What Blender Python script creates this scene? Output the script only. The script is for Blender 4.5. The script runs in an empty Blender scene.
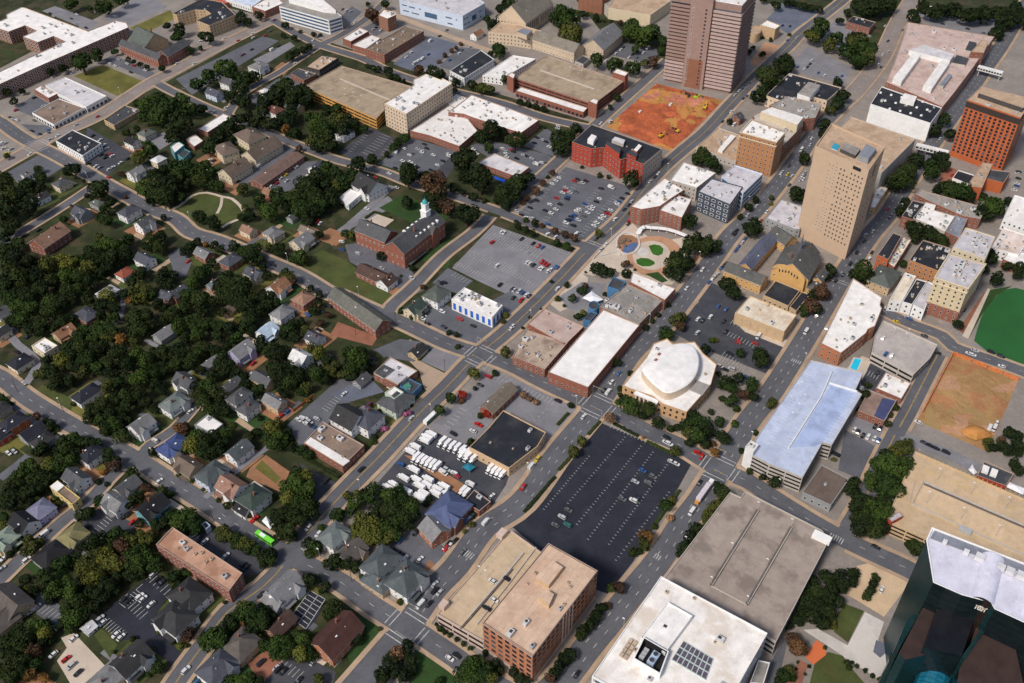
import bpy, bmesh, math, random
from mathutils import Vector, Matrix
RND = random.Random(7)
scene = bpy.context.scene
COL = scene.collection
rad = math.radians
# ------------------------------------------------------------------ camera model (surveyed from the photograph)
H, FPX, PIT, ROLL = 400.0, 968.0, rad(40.9), rad(-0.54)
AZ = rad(54.5)                                     # bearing of the city grid
AX = Vector((math.cos(AZ), math.sin(AZ)))          # avenues
BX = Vector((math.sin(AZ), -math.cos(AZ)))         # cross streets
CROT = Matrix.Rotation(math.pi/2-PIT, 3, 'X') @ Matrix.Rotation(ROLL, 3, 'Z')
def g(x, y, z=0.0):
    """survey point of the photograph -> place on the level z"""
    d = CROT @ Vector((x-512, -(y-341.5), -FPX))
    t = (z-H)/d.z
    return Vector((d.x*t, d.y*t))
TILE = [0.0, 0.0, 1.0]
def O(c, r): TILE[:] = [170.0*c, (114.0*r if r < 5 else 569.0), 5.994]
def O4(c, r): TILE[:] = [256.0*c, (0, 171, 342, 512)[r], 3.996]
def FULL(): TILE[:] = [0.0, 0.0, 1.0]
def P(s):
    if s.startswith('ell'):
        _, c, r = s.split(); cx, cy = map(float, c.split(',')); rx, ry = map(float, r.split(','))
        raw = [(cx+rx*math.cos(a*math.pi/12), cy+ry*math.sin(a*math.pi/12)) for a in range(24)]
    else:
        raw = [tuple(map(float, q.split(','))) for q in s.split()]
    return [(TILE[0]+a/TILE[2], TILE[1]+b/TILE[2]) for a, b in raw]
def W(s, z=0.0): return [g(a, b, z) for a, b in P(s)]
# ------------------------------------------------------------------ materials
MATS = {}
def mat(name, col, rough=.85, var=.18, sc=.35, fine=3.0, stain=0.0, stripes=0.0, sdir=0, space='obj', metal=0.0, tint=None, spec=.25, rnd=None, patch=0.0, seams=None):
    if name in MATS: return MATS[name]
    m = bpy.data.materials.new(name); m.use_nodes = True
    nt = m.node_tree; N = nt.nodes; L = nt.links
    b = N['Principled BSDF']; b.inputs['Roughness'].default_value = rough; b.inputs['Metallic'].default_value = metal
    b.inputs['Specular IOR Level'].default_value = spec
    if space == 'world': co = N.new('ShaderNodeNewGeometry').outputs['Position']
    else: co = N.new('ShaderNodeTexCoord').outputs['Object']
    def noise(scale, det=4, seed=0):
        n = N.new('ShaderNodeTexNoise'); n.noise_dimensions = '4D'; n.inputs['W'].default_value = seed
        n.inputs['Scale'].default_value = scale; n.inputs['Detail'].default_value = det; n.inputs['Roughness'].default_value = .6
        L.new(co, n.inputs['Vector']); return n.outputs['Fac']
    def ramp(f, lo, hi, a, c):
        r = N.new('ShaderNodeMapRange'); r.inputs['From Min'].default_value = lo; r.inputs['From Max'].default_value = hi
        r.inputs['To Min'].default_value = a; r.inputs['To Max'].default_value = c; L.new(f, r.inputs['Value']); return r.outputs['Result']
    def mul(a, bb):
        n = N.new('ShaderNodeMath'); n.operation = 'MULTIPLY'; L.new(a, n.inputs[0]); L.new(bb, n.inputs[1]); return n.outputs[0]
    f = mul(ramp(noise(sc, 4, len(MATS)), .3, .7, 1-var, 1+var), ramp(noise(fine, 2, 3), .3, .7, 1-var*.6, 1+var*.6))
    if stripes:
        w = N.new('ShaderNodeTexWave'); w.wave_type = 'BANDS'; w.bands_direction = 'XYZ'[sdir]; w.inputs['Scale'].default_value = stripes
        w.inputs['Distortion'].default_value = .3; L.new(co, w.inputs['Vector'])
        f = mul(f, ramp(w.outputs['Fac'], 0, 1, .86, 1.08))
    oi = N.new('ShaderNodeObjectInfo')
    f = mul(f, ramp(oi.outputs['Random'], 0, 1, .94, 1.06)) if space == 'obj' else f
    if rnd: f = mul(f, ramp(oi.outputs['Random'], rnd[0], 1, 1, rnd[1]))
    if patch:
        vo = N.new('ShaderNodeTexVoronoi'); vo.inputs['Scale'].default_value = .075; L.new(co, vo.inputs['Vector']); se = N.new('ShaderNodeSeparateColor'); L.new(vo.outputs['Color'], se.inputs['Color'])
        f = mul(f, ramp(se.outputs['Red'], 0, 1, 1-patch, 1+patch))
        cr = N.new('ShaderNodeTexVoronoi'); cr.feature = 'DISTANCE_TO_EDGE'; cr.inputs['Scale'].default_value = .12; L.new(co, cr.inputs['Vector'])
        f = mul(f, ramp(cr.outputs['Distance'], 0, .035, 1-patch*1.6, 1))
        f = mul(f, ramp(noise(.55, 5, 31), .42, .62, 1+patch*.7, 1-patch*.7))
    if seams:
        mp = N.new('ShaderNodeMapping'); mp.inputs['Rotation'].default_value = (0,0,-AZ); L.new(co, mp.inputs['Vector'])
        br = N.new('ShaderNodeTexBrick'); br.inputs['Scale'].default_value = 1; br.inputs['Brick Width'].default_value = seams[0]; br.inputs['Row Height'].default_value = seams[1]; br.inputs['Mortar Size'].default_value = .09; br.inputs['Mortar Smooth'].default_value = .5
        br.inputs['Color1'].default_value = (1,1,1,1); br.inputs['Color2'].default_value = (.90,.90,.90,1); br.inputs['Mortar'].default_value = (seams[2],)*3+(1,); L.new(mp.outputs['Vector'], br.inputs['Vector'])
        sb = N.new('ShaderNodeSeparateColor'); L.new(br.outputs['Color'], sb.inputs['Color']); f = mul(f, sb.outputs['Red'])
        f = mul(f, ramp(noise(.33, 5, 57), .56, .66, 1, .88))
    rgb = N.new('ShaderNodeMix'); rgb.data_type = 'RGBA'; rgb.blend_type = 'MULTIPLY'; rgb.inputs['Factor'].default_value = 1
    rgb.inputs['A'].default_value = (*col, 1)
    L.new(f, rgb.inputs['B']); out = rgb.outputs['Result']
    if stain:
        mx = N.new('ShaderNodeMix'); mx.data_type = 'RGBA'
        t = tint or tuple(c*.45 for c in col); mx.inputs['B'].default_value = (*t, 1)
        L.new(ramp(noise(.09, 5, 9+len(MATS)), .5, .62, 0, stain), mx.inputs['Factor']); L.new(out, mx.inputs['A']); out = mx.outputs['Result']
    L.new(out, b.inputs['Base Color'])
    MATS[name] = m; return m
WALL = dict(coping=(.40,.30,.25), redbrick=(.255,.100,.068), brickbrown=(.26,.12,.075), tanbrick=(.42,.20,.09), orangebrick=(.40,.165,.09), brickdull=(.22,.10,.07), red=(.36,.058,.036), orange=(.43,.115,.043),
    white=(.74,.74,.74), beige=(.62,.49,.36), conc=(.47,.43,.39), tan=(.50,.36,.22), tan2=(.50,.37,.22), stone=(.56,.45,.33), cream=(.62,.53,.38), grey=(.28,.29,.30), dark=(.07,.065,.065),
    paleblue=(.52,.60,.72), navy=(.06,.08,.115), blue=(.07,.19,.36), teal=(.10,.30,.34), yellow=(.62,.33,.09), lilac=(.42,.40,.62), palegreen=(.48,.55,.46), mural=(.60,.42,.26), yellowpale=(.58,.46,.18), creambase=(.60,.50,.33))
ROOF = dict(rwhite=((.80,.78,.76),.15,(.50,.42,.34)), rcreamw=((.74,.66,.54),.5,(.45,.30,.18)), rpinkw=((.70,.60,.55),.5,(.45,.30,.22)), rpale=((.62,.60,.62),.3,None), rpale2=((.55,.53,.57),.3,None), rcream=((.52,.47,.42),.3,None), rgrey=((.32,.30,.28),.5,None), rbluegrey=((.24,.26,.31),.4,None),
    rtan=((.50,.36,.25),.55,(.30,.20,.13)), rtan2=((.36,.285,.20),.6,(.19,.14,.10)), rtanm=((.50,.30,.21),.7,(.30,.15,.09)), rbrown=((.26,.19,.15),.5,None), rbrown2=((.22,.165,.12),.5,None), rbrown3=((.29,.20,.165),.4,None), rbrowndark=((.15,.115,.095),.6,None),
    rdark=((.055,.06,.07),.5,(.12,.12,.12)), rblack=((.022,.025,.034),.5,(.06,.06,.06)), rpink=((.52,.40,.36),.6,(.36,.25,.20)), rblue=((.58,.66,.80),.2,None), rred=((.50,.09,.07),.2,None), rteal=((.06,.22,.17),.2,None),
    rdeckblue=((.47,.53,.68),.7,(.36,.41,.55)), rdeckgrey=((.42,.38,.36),.4,(.30,.26,.24)), rtandeck=((.58,.43,.28),.4,(.50,.36,.20)), rworn=((.42,.33,.26),.8,(.20,.14,.11)))
SLOPE = dict(sorangered2=(.26,.085,.05), sgrey=(.13,.135,.15), sgreyl=(.30,.30,.32), sgreenl=(.22,.27,.27), sdark=(.055,.056,.062), sblack=(.026,.027,.034), sslate=(.105,.115,.16), sslategreen=(.125,.16,.175), sgreen=(.15,.18,.16), sgreendull=(.20,.205,.17), sforest=(.06,.10,.085), snavy=(.032,.036,.062),
    swhite=(1.0,1.0,1.02), sorange=(.44,.185,.075), sorangetan=(.46,.235,.135), ssalmon=(.44,.22,.145), sorangered=(.48,.09,.03), sbrown=(.235,.165,.12), schoc=(.13,.068,.05), sdarkred=(.13,.045,.034), sbrowngrey=(.17,.14,.125), stan=(.33,.26,.19), sstone=(.36,.31,.24), smetalbrown=(.30,.17,.135),
    sbrightblue=(.70,.95,1.2), spaleblue=(.26,.34,.38), sblue=(.055,.11,.36), sviolet=(.10,.15,.36), slavender=(.25,.26,.42), spalegreen=(.34,.44,.35), solive=(.34,.30,.10))
def wm(k): return mat('wall_'+k, WALL[k], .85, .10, .5, 6, stain=.12)
def rm(k):
    c, s, t = ROOF[k]; return mat('roof_'+k, c, .8, .12, .2, 2.5, stain=s, tint=t, seams=None if k == 'rplain' else (9,3,.94) if k in ('rwhite','rwhitest','rpale','rpale2','rblue','rlilac') else (9,3,.72) if 'deck' not in k else (14,8,.86))
def mute(c): l = sum(c)/3; return tuple((.76*x+.24*l)*.62 for x in c)
def sm(k): return mat('slope_'+k, mute(SLOPE[k]), .8, .22, .5, 4, stripes=2.2, sdir=1, stain=.35)
GLASS = mat('window_glass', (.018,.021,.027), .12, .3, .4, 1, spec=.5, rnd=(.7,5))
GLASSB = mat('blue_glass', (.05,.11,.20), .12, .3, .4, 1, spec=.5)
FRAME = mat('window_frame', (.55,.53,.50), .6, .08)
OPEN = mat('dark_opening', (.02,.02,.022), .9, .2)
WHITEP = mat('white_paint', (.78,.78,.78), .5, .05)
GREYM = mat('grey_metal', (.38,.39,.41), .45, .12)
DARKM = mat('dark_metal', (.05,.05,.055), .5, .1)
RUBBER = mat('tyre_rubber', (.02,.02,.02), .9, .1)
BARK = mat('bark', (.07,.05,.035), .95, .3)
GR = dict(
    grass=mat('grass', (.030,.038,.014), .95, .5, .05, 1.2, stain=.75, tint=(.075,.058,.034), space='world'),
    lawn=mat('lawn', (.060,.076,.022), .95, .28, .08, 1.5, stain=.3, tint=(.105,.085,.03), space='world'),
    lawny=mat('dry_lawn', (.135,.125,.032), .95, .3, .06, 1.5, stain=.6, tint=(.09,.095,.025), space='world'),
    field=mat('sports_turf', (.020,.105,.028), .95, .12, .05, 1.5, space='world'),
    dlawn=mat('deep_lawn', (.028,.062,.016), .95, .25, .08, 1.5, space='world'),
    pave=mat('city_paving', (.25,.22,.198), .9, .16, .05, .8, stain=.5, tint=(.20,.185,.175), patch=.06, space='world'),
    asph=mat('old_asphalt', (.115,.119,.138), .9, .14, .06, 1.2, stain=.45, tint=(.088,.090,.102), patch=.06, space='world'),
    asph2=mat('dark_asphalt', (.052,.055,.068), .9, .2, .06, 1.2, stain=.5, tint=(.085,.085,.09), patch=.06, space='world'),
    asphk=mat('fresh_asphalt', (.0225,.025,.036), .85, .2, .08, 1.0, stain=.6, tint=(.034,.037,.050), patch=.06, space='world'),
    asph3=mat('pale_asphalt', (.205,.203,.222), .9, .12, .06, 1.0, stain=.4, tint=(.155,.153,.168), patch=.06, space='world'),
    asphb=mat('blue_asphalt', (.125,.14,.185), .9, .14, .06, 1.0, stain=.4, tint=(.10,.105,.13), patch=.06, space='world'),
    road=mat('road_asphalt', (.108,.111,.126), .9, .12, .04, 1.0, stain=.45, tint=(.076,.078,.092), patch=.06, space='world'),
    roadl=mat('pale_road', (.24,.205,.19), .9, .12, .04, 1.0, stain=.4, tint=(.19,.165,.15), patch=.06, space='world'),
    beige=mat('beige_road', (.40,.30,.22), .9, .12, .05, 1.0, stain=.4, tint=(.33,.25,.19), space='world'),
    walk=mat('pavement_concrete', (.40,.29,.20), .9, .16, .12, 1.5, stain=.5, tint=(.31,.24,.18), space='world'),
    conc=mat('yard_concrete', (.52,.44,.36), .9, .12, .08, 1.2, stain=.4, tint=(.42,.35,.28), space='world'),
    concw=mat('terrace_concrete', (.56,.53,.50), .9, .08, .1, 1.2, stain=.3, space='world'),
    tanc=mat('tan_concrete', (.54,.40,.26), .9, .1, .1, 1.2, stain=.4, tint=(.44,.33,.22), space='world'),
    clay=mat('bare_clay', (.30,.15,.08), .95, .2, .1, 1.2, stain=.7, tint=(.22,.13,.07), space='world'),
    site=mat('orange_clay', (.40,.105,.042), .95, .3, .07, .6, stain=.85, tint=(.24,.062,.032), space='world'),
    site2=mat('ochre_clay', (.44,.20,.06), .95, .25, .07, .6, stain=.75, tint=(.26,.17,.05), space='world'),
    site3=mat('pink_clay', (.42,.17,.11), .95, .25, .08, .6, stain=.7, tint=(.42,.12,.05), space='world'),
    lotclay=mat('rough_clay', (.33,.16,.075), .95, .22, .06, .7, stain=.8, tint=(.34,.235,.10), space='world'),
    lotclay2=mat('ochre_lot_clay', (.33,.195,.085), .95, .22, .06, .7, stain=.8, tint=(.30,.21,.09), space='world'), lotclay3=mat('pale_lot_clay', (.40,.23,.135), .95, .2, .06, .7, stain=.7, tint=(.38,.18,.08), space='world'),
    brickp=mat('brick_paving', (.27,.115,.075), .9, .15, .2, 2, stain=.4, space='world'),
    ring=mat('rose_paving', (.45,.255,.155), .9, .1, .2, 2, stain=.3, space='world'),
    play=mat('orange_court', (.58,.15,.055), .8, .05, .2, 2, space='world'),
    water=mat('pond_water', (.09,.14,.27), .08, .2, .2, 1, space='world', spec=.5))
MARKW = mat('white_marking', (.44,.44,.43), .7, .35, .5, 3, space='world')
MARKY = mat('yellow_marking', (.42,.28,.08), .7, .3, .5, 3, space='world')
# ------------------------------------------------------------------ objects
def link(name, me, parent=None, mats=()):
    o = bpy.data.objects.new(name, me)
    if me is not None:
        for m in mats:
            me.materials.append(m)
    COL.objects.link(o)
    if parent is not None: o.parent = parent
    return o
def tag(o, label=None, cat=None, group=None, kind=None):
    if label: o['label'] = label
    if cat: o['category'] = cat
    if group: o['group'] = group
    if kind: o['kind'] = kind
    return o
def empty(name, loc, rz=0.0):
    o = bpy.data.objects.new(name, None); COL.objects.link(o); o.location = loc; o.rotation_euler = (0,0,rz); o.empty_display_size = 1
    return o
class MB:
    """collects faces of ONE part"""
    def __init__(s): s.v = []; s.f = []; s.mi = []
    def face(s, pts, mi=0):
        n = len(s.v); s.v += [tuple(p) for p in pts]; s.f.append(tuple(range(n, n+len(pts)))); s.mi.append(mi)
    def prism(s, poly, z0, z1, mi=0, top=True, mt=None, bottom=False):
        n = len(poly)
        for i in range(n):
            a, b = poly[i], poly[(i+1) % n]
            s.face([(a[0],a[1],z0),(b[0],b[1],z0),(b[0],b[1],z1),(a[0],a[1],z1)], mi)
        if top: s.face([(p[0],p[1],z1) for p in poly], mi if mt is None else mt)
        if bottom: s.face([(p[0],p[1],z0) for p in reversed(poly)], mi)
    def box(s, c, d, rz=0.0, mi=0, taper=1.0):
        hx, hy = d[0]/2, d[1]/2; cs, sn = math.cos(rz), math.sin(rz)
        def q(x, y, z): return (c[0]+x*cs-y*sn, c[1]+x*sn+y*cs, c[2]+z)
        lo = [q(-hx,-hy,0),q(hx,-hy,0),q(hx,hy,0),q(-hx,hy,0)]; t = taper
        hi = [q(-hx*t,-hy*t,d[2]),q(hx*t,-hy*t,d[2]),q(hx*t,hy*t,d[2]),q(-hx*t,hy*t,d[2])]
        for i in range(4):
            j = (i+1) % 4; s.face([lo[i],lo[j],hi[j],hi[i]], mi)
        s.face(hi, mi); s.face(lo[::-1], mi)
    def tube(s, a, b, r0, r1=None, n=6, mi=0):
        a, b = Vector(a), Vector(b); d = (b-a).normalized(); r1 = r0 if r1 is None else r1
        u = d.orthogonal().normalized(); v = d.cross(u)
        A = [a+(u*math.cos(k*2*math.pi/n)+v*math.sin(k*2*math.pi/n))*r0 for k in range(n)]
        B = [b+(u*math.cos(k*2*math.pi/n)+v*math.sin(k*2*math.pi/n))*r1 for k in range(n)]
        for k in range(n): s.face([A[k],A[(k+1)%n],B[(k+1)%n],B[k]], mi)
        s.face(A[::-1], mi); s.face(B, mi)
    def mesh(s, name):
        me = bpy.data.meshes.new(name); me.from_pydata(s.v, [], s.f)
        if any(s.mi): me.polygons.foreach_set('material_index', s.mi)
        me.update(); return me
    def build(s, name, mats, parent=None):
        return link(name, s.mesh(name), parent, mats if isinstance(mats, (list, tuple)) else [mats])
def area(p): return sum(p[i][0]*p[(i+1)%len(p)][1]-p[(i+1)%len(p)][0]*p[i][1] for i in range(len(p)))/2
def ccw(p): return list(p) if area(p) > 0 else list(reversed(p))
def inset(p, d):
    n = len(p); out = []
    for i in range(n):
        a, b, c = Vector(p[i-1]), Vector(p[i]), Vector(p[(i+1) % n])
        e1, e2 = (b-a), (c-b)
        if e1.length < 1e-6 or e2.length < 1e-6: out.append(b); continue
        e1.normalize(); e2.normalize()
        n1, n2 = Vector((-e1.y, e1.x)), Vector((-e2.y, e2.x)); m = n1+n2
        k = max(.35, 1+n1.dot(n2)); out.append(b+m*(d/k))
    return out
def inside(p, poly):
    c = False; n = len(poly); j = n-1
    for i in range(n):
        if (poly[i][1] > p[1]) != (poly[j][1] > p[1]) and p[0] < (poly[j][0]-poly[i][0])*(p[1]-poly[i][1])/(poly[j][1]-poly[i][1])+poly[i][0]: c = not c
        j = i
    return c
def cen(p): return sum((Vector(q) for q in p), Vector((0,0)))/len(p)
# ------------------------------------------------------------------ ground sheets
GZ = [0.05]
def S(name, m, o, pts, raised=0.0):
    """one ground sheet; each lies a little above the one before"""
    t = TILE[:]
    if o == 'full': FULL()
    poly = ccw(W(pts)); GZ[0] += .001; TILE[:] = t
    mb = MB(); z = GZ[0]+raised
    if raised: mb.prism(poly, 0, z)
    else: mb.face([(p.x,p.y,z) for p in poly])
    ob = mb.build(name, GR[m]); bm = bmesh.new(); bm.from_mesh(ob.data); bmesh.ops.triangulate(bm, faces=bm.faces[:]); bm.to_mesh(ob.data); bm.free()
    tag(ob, kind='structure'); return ob
# ------------------------------------------------------------------ windows shared between all the facades
def _win(fr):
    mb = MB(); mb.box((0,0,0),(1,.10,1)); 
    mb.face([(-.5+fr,-.055,fr),(.5-fr,-.055,fr),(.5-fr,-.055,1-fr),(-.5+fr,-.055,1-fr)], 1); return mb
WME = {}
def wmesh(style):
    if style not in WME:
        fr, a, b = dict(p=(.09,FRAME,GLASS), b=(.02,GREYM,GLASSB), g=(.03,OPEN,OPEN), s=(.05,DARKM,GLASS), q=(.10,WHITEP,GLASS), bp=(.05,WHITEP,mat('blue_panel',(.03,.13,.52),.4,.1)), d=(.04,DARKM,GLASS), o=(.06,mat('dark_frame',(.16,.12,.10),.6,.1),GLASS), w=(.10,WHITEP,GLASS), door=(.08,WHITEP,mat('door_wood',(.12,.06,.035),.6,.1)))[style]
        me = _win(fr).mesh('window_'+style); me.materials.append(a); me.materials.append(b); WME[style] = me
    return WME[style]
def put(root, name, style, pos, ang, w, h):
    """one window on a facade: ang is the bearing of the outward normal"""
    o = bpy.data.objects.new(name, wmesh(style)); COL.objects.link(o); o.parent = root
    o.location = pos; o.rotation_euler = (0,0,ang+math.pi/2); o.scale = (w,1,h); return o
CAM2 = Vector((0,0))
def facade(root, a, b, z0, z1, fl, style, lst):
    e = b-a; L = e.length; n = Vector((e.y,-e.x))/max(L,1e-6); mid = (a+b)/2
    if n.dot(CAM2-mid) < -.15*(CAM2-mid).length or L < 3.2: return
    ang = math.atan2(n.y, n.x); u = e/L; fh = (z1-z0)/max(fl,1)
    def at(s, z): 
        p = a+u*s+n*.03; return (p.x, p.y, z)
    if style in ('p','q','d','o'):
        sp = dict(p=3.3, q=4.4, d=3.0, o=3.5)[style]; w, h = dict(p=(1.25,1.65), q=(3.1,2.1), d=(1.3,1.8), o=(2.5,1.9))[style]
        k = max(1, int((L-1.0)/sp))
        for f in range(fl):
            for i in range(k): lst.append(('window', style, at(L*(i+.5)/k, z0+f*fh+fh*.28), ang, w, min(h, fh*.6)))
    elif style == 'b':
        for f in range(fl): lst.append(('window', 'b', at(L/2, z0+f*fh+fh*.35), ang, L-1.2, fh*.5))
    elif style == 'g':
        k = max(1, round(L/9))
        for f in range(fl):
            for i in range(k): lst.append(('deck_opening', 'g', at(L*(i+.5)/k, z0+f*fh+fh*.36), ang, L/k-.7, fh*.42))
    elif style == 's':
        k = max(1, int((L-1)/4))
        for i in range(k): lst.append(('window', 's', at(L*(i+.5)/k, .5), ang, 2.9, 2.4))
    elif style == 'blue':
        k = max(1, int((L-1)/4.2))
        for i in range(k): lst.append(('window', 'bp', at(L*(i+.5)/k, .8), ang, 2.5, z1-2.2))
    elif style == 'm':
        for i, (s, z, w, h) in enumerate(((.08,.72,.08,1.2),(.2,.70,.1,1.2),(.33,.72,.03,1.2),(.5,.30,.2,5.2),(.78,.62,.1,1.3),(.9,.6,.02,1.3),(.8,.2,.08,1.4),(.25,.3,.12,1.2),(.1,.32,.1,1.2))):
            lst.append(('window', 'b', at(L*s, z1*z), ang, L*w, h))
    elif style == 'v':
        k = max(2, int(L/5))
        for i in range(k+1): lst.append(('pilaster', 'rib', at(min(max(L*i/k,.4),L-.4), z0), ang, .5, z1-z0-.7))
UNIT = {}
def hvac():
    if not UNIT:
        for k in range(3):
            mb = MB(); d = ((2.4,1.8,1.5),(3.4,2.2,1.7),(1.3,1.3,1.0))[k]
            mb.box((0,0,.15), d); mb.box((0,0,0),(d[0]*.8,d[1]*.8,.15), mi=1); mb.box((d[0]*.12,0,.15+d[2]),(d[0]*.42,d[1]*.6,.14), mi=1)
            me = mb.mesh('rooftop_unit'); me.materials.append((GREYM,mat('pale_metal',(.56,.56,.57),.5,.15),mat('tan_metal',(.45,.36,.27),.6,.15))[k]); me.materials.append(DARKM); UNIT[k] = me
    return UNIT
def rooftop(root, poly, z, n):
    n = int(n*1.6)
    ins = inset(poly, 2.0); xs = [p[0] for p in poly]; ys = [p[1] for p in poly]; k = 0; tries = 0
    while k < n and tries < 400:
        tries += 1; p = (RND.uniform(min(xs),max(xs)), RND.uniform(min(ys),max(ys)))
        if not inside(p, ins): continue
        o = bpy.data.objects.new('rooftop_unit', hvac()[RND.choice((0,1,2,2))]); COL.objects.link(o); o.parent = root
        o.location = (p[0],p[1],z); o.rotation_euler = (0,0,AZ+RND.choice((0,math.pi/2))); s = RND.uniform(.7,1.15); o.scale = (s,s,s); k += 1
def place_windows(root, lst, cap=96):
    lst.sort(key=lambda q: (q[2][0])**2+(q[2][1])**2)
    for q in lst[:cap]:
        if q[1] == 'rib':
            mb = MB(); mb.box((0,0,0),(q[4],.35,q[5])); o = mb.build('pilaster', root_mat(root), root); o.location = q[2]; o.rotation_euler = (0,0,q[3]+math.pi/2)
        else: put(root, q[0], q[1], q[2], q[3], q[4], q[5])
    rest = lst[cap:]
    if rest:
        mb = MB()
        for nm, st, p, ang, w, h in rest:
            cs, sn = math.cos(ang+math.pi/2), math.sin(ang+math.pi/2)
            mb.box(p, (w,.10,h), ang+math.pi/2)
            x, y = p[0]+sn*.056, p[1]-cs*.056
            mb.face([(x-cs*w*.42,y-sn*w*.42,p[2]+h*.08),(x+cs*w*.42,y+sn*w*.42,p[2]+h*.08),(x+cs*w*.42,y+sn*w*.42,p[2]+h*.92),(x-cs*w*.42,y-sn*w*.42,p[2]+h*.92)], 1)
        me = wmesh(rest[0][1]); o = mb.build('window_rows', [me.materials[0], me.materials[1]], root); o['kind'] = 'stuff'
RM = {}
def root_mat(root): return RM.get(root.name)
LAMPQ = []
def shell(root, poly, z0, z1, wall, roof, par=.7, alt=None, name='wall'):
    """walls with a parapet round a slightly sunken roof"""
    poly = ccw(poly); mb = MB(); n = len(poly); ins = inset(poly, .35)
    if abs(area(ins)) < .3*abs(area(poly)) or area(ins) < 0: ins = inset(poly, .1)
    far = max(range(n), key=lambda i: ((poly[i]+poly[(i+1) % n])/2).dot(BX))
    for i in range(n):
        a, b = poly[i], poly[(i+1) % n]
        mi = 1 if alt and i == far else 0
        mb.face([(a.x,a.y,z0),(b.x,b.y,z0),(b.x,b.y,z1),(a.x,a.y,z1)], mi)
        c, d = ins[i], ins[(i+1) % n]
        mb.face([(a.x,a.y,z1),(b.x,b.y,z1),(d.x,d.y,z1),(c.x,c.y,z1)], 2)
        mb.face([(d.x,d.y,z1),(d.x,d.y,z1-par),(c.x,c.y,z1-par),(c.x,c.y,z1)], 2)
    w = mb.build(name, [wm(wall), wm(alt or wall), wm('coping' if wall in ('redbrick','orangebrick','yellow','red','orange','brickbrown','tanbrick','brickdull') else wall)], root)
    mb = MB(); mb.face([(p.x,p.y,z1-par) for p in ins]); r = mb.build('roof', rm(roof), root)
    bm = bmesh.new(); bm.from_mesh(r.data); bmesh.ops.triangulate(bm, faces=bm.faces[:]); bm.to_mesh(r.data); bm.free()
    return poly, ins
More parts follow.
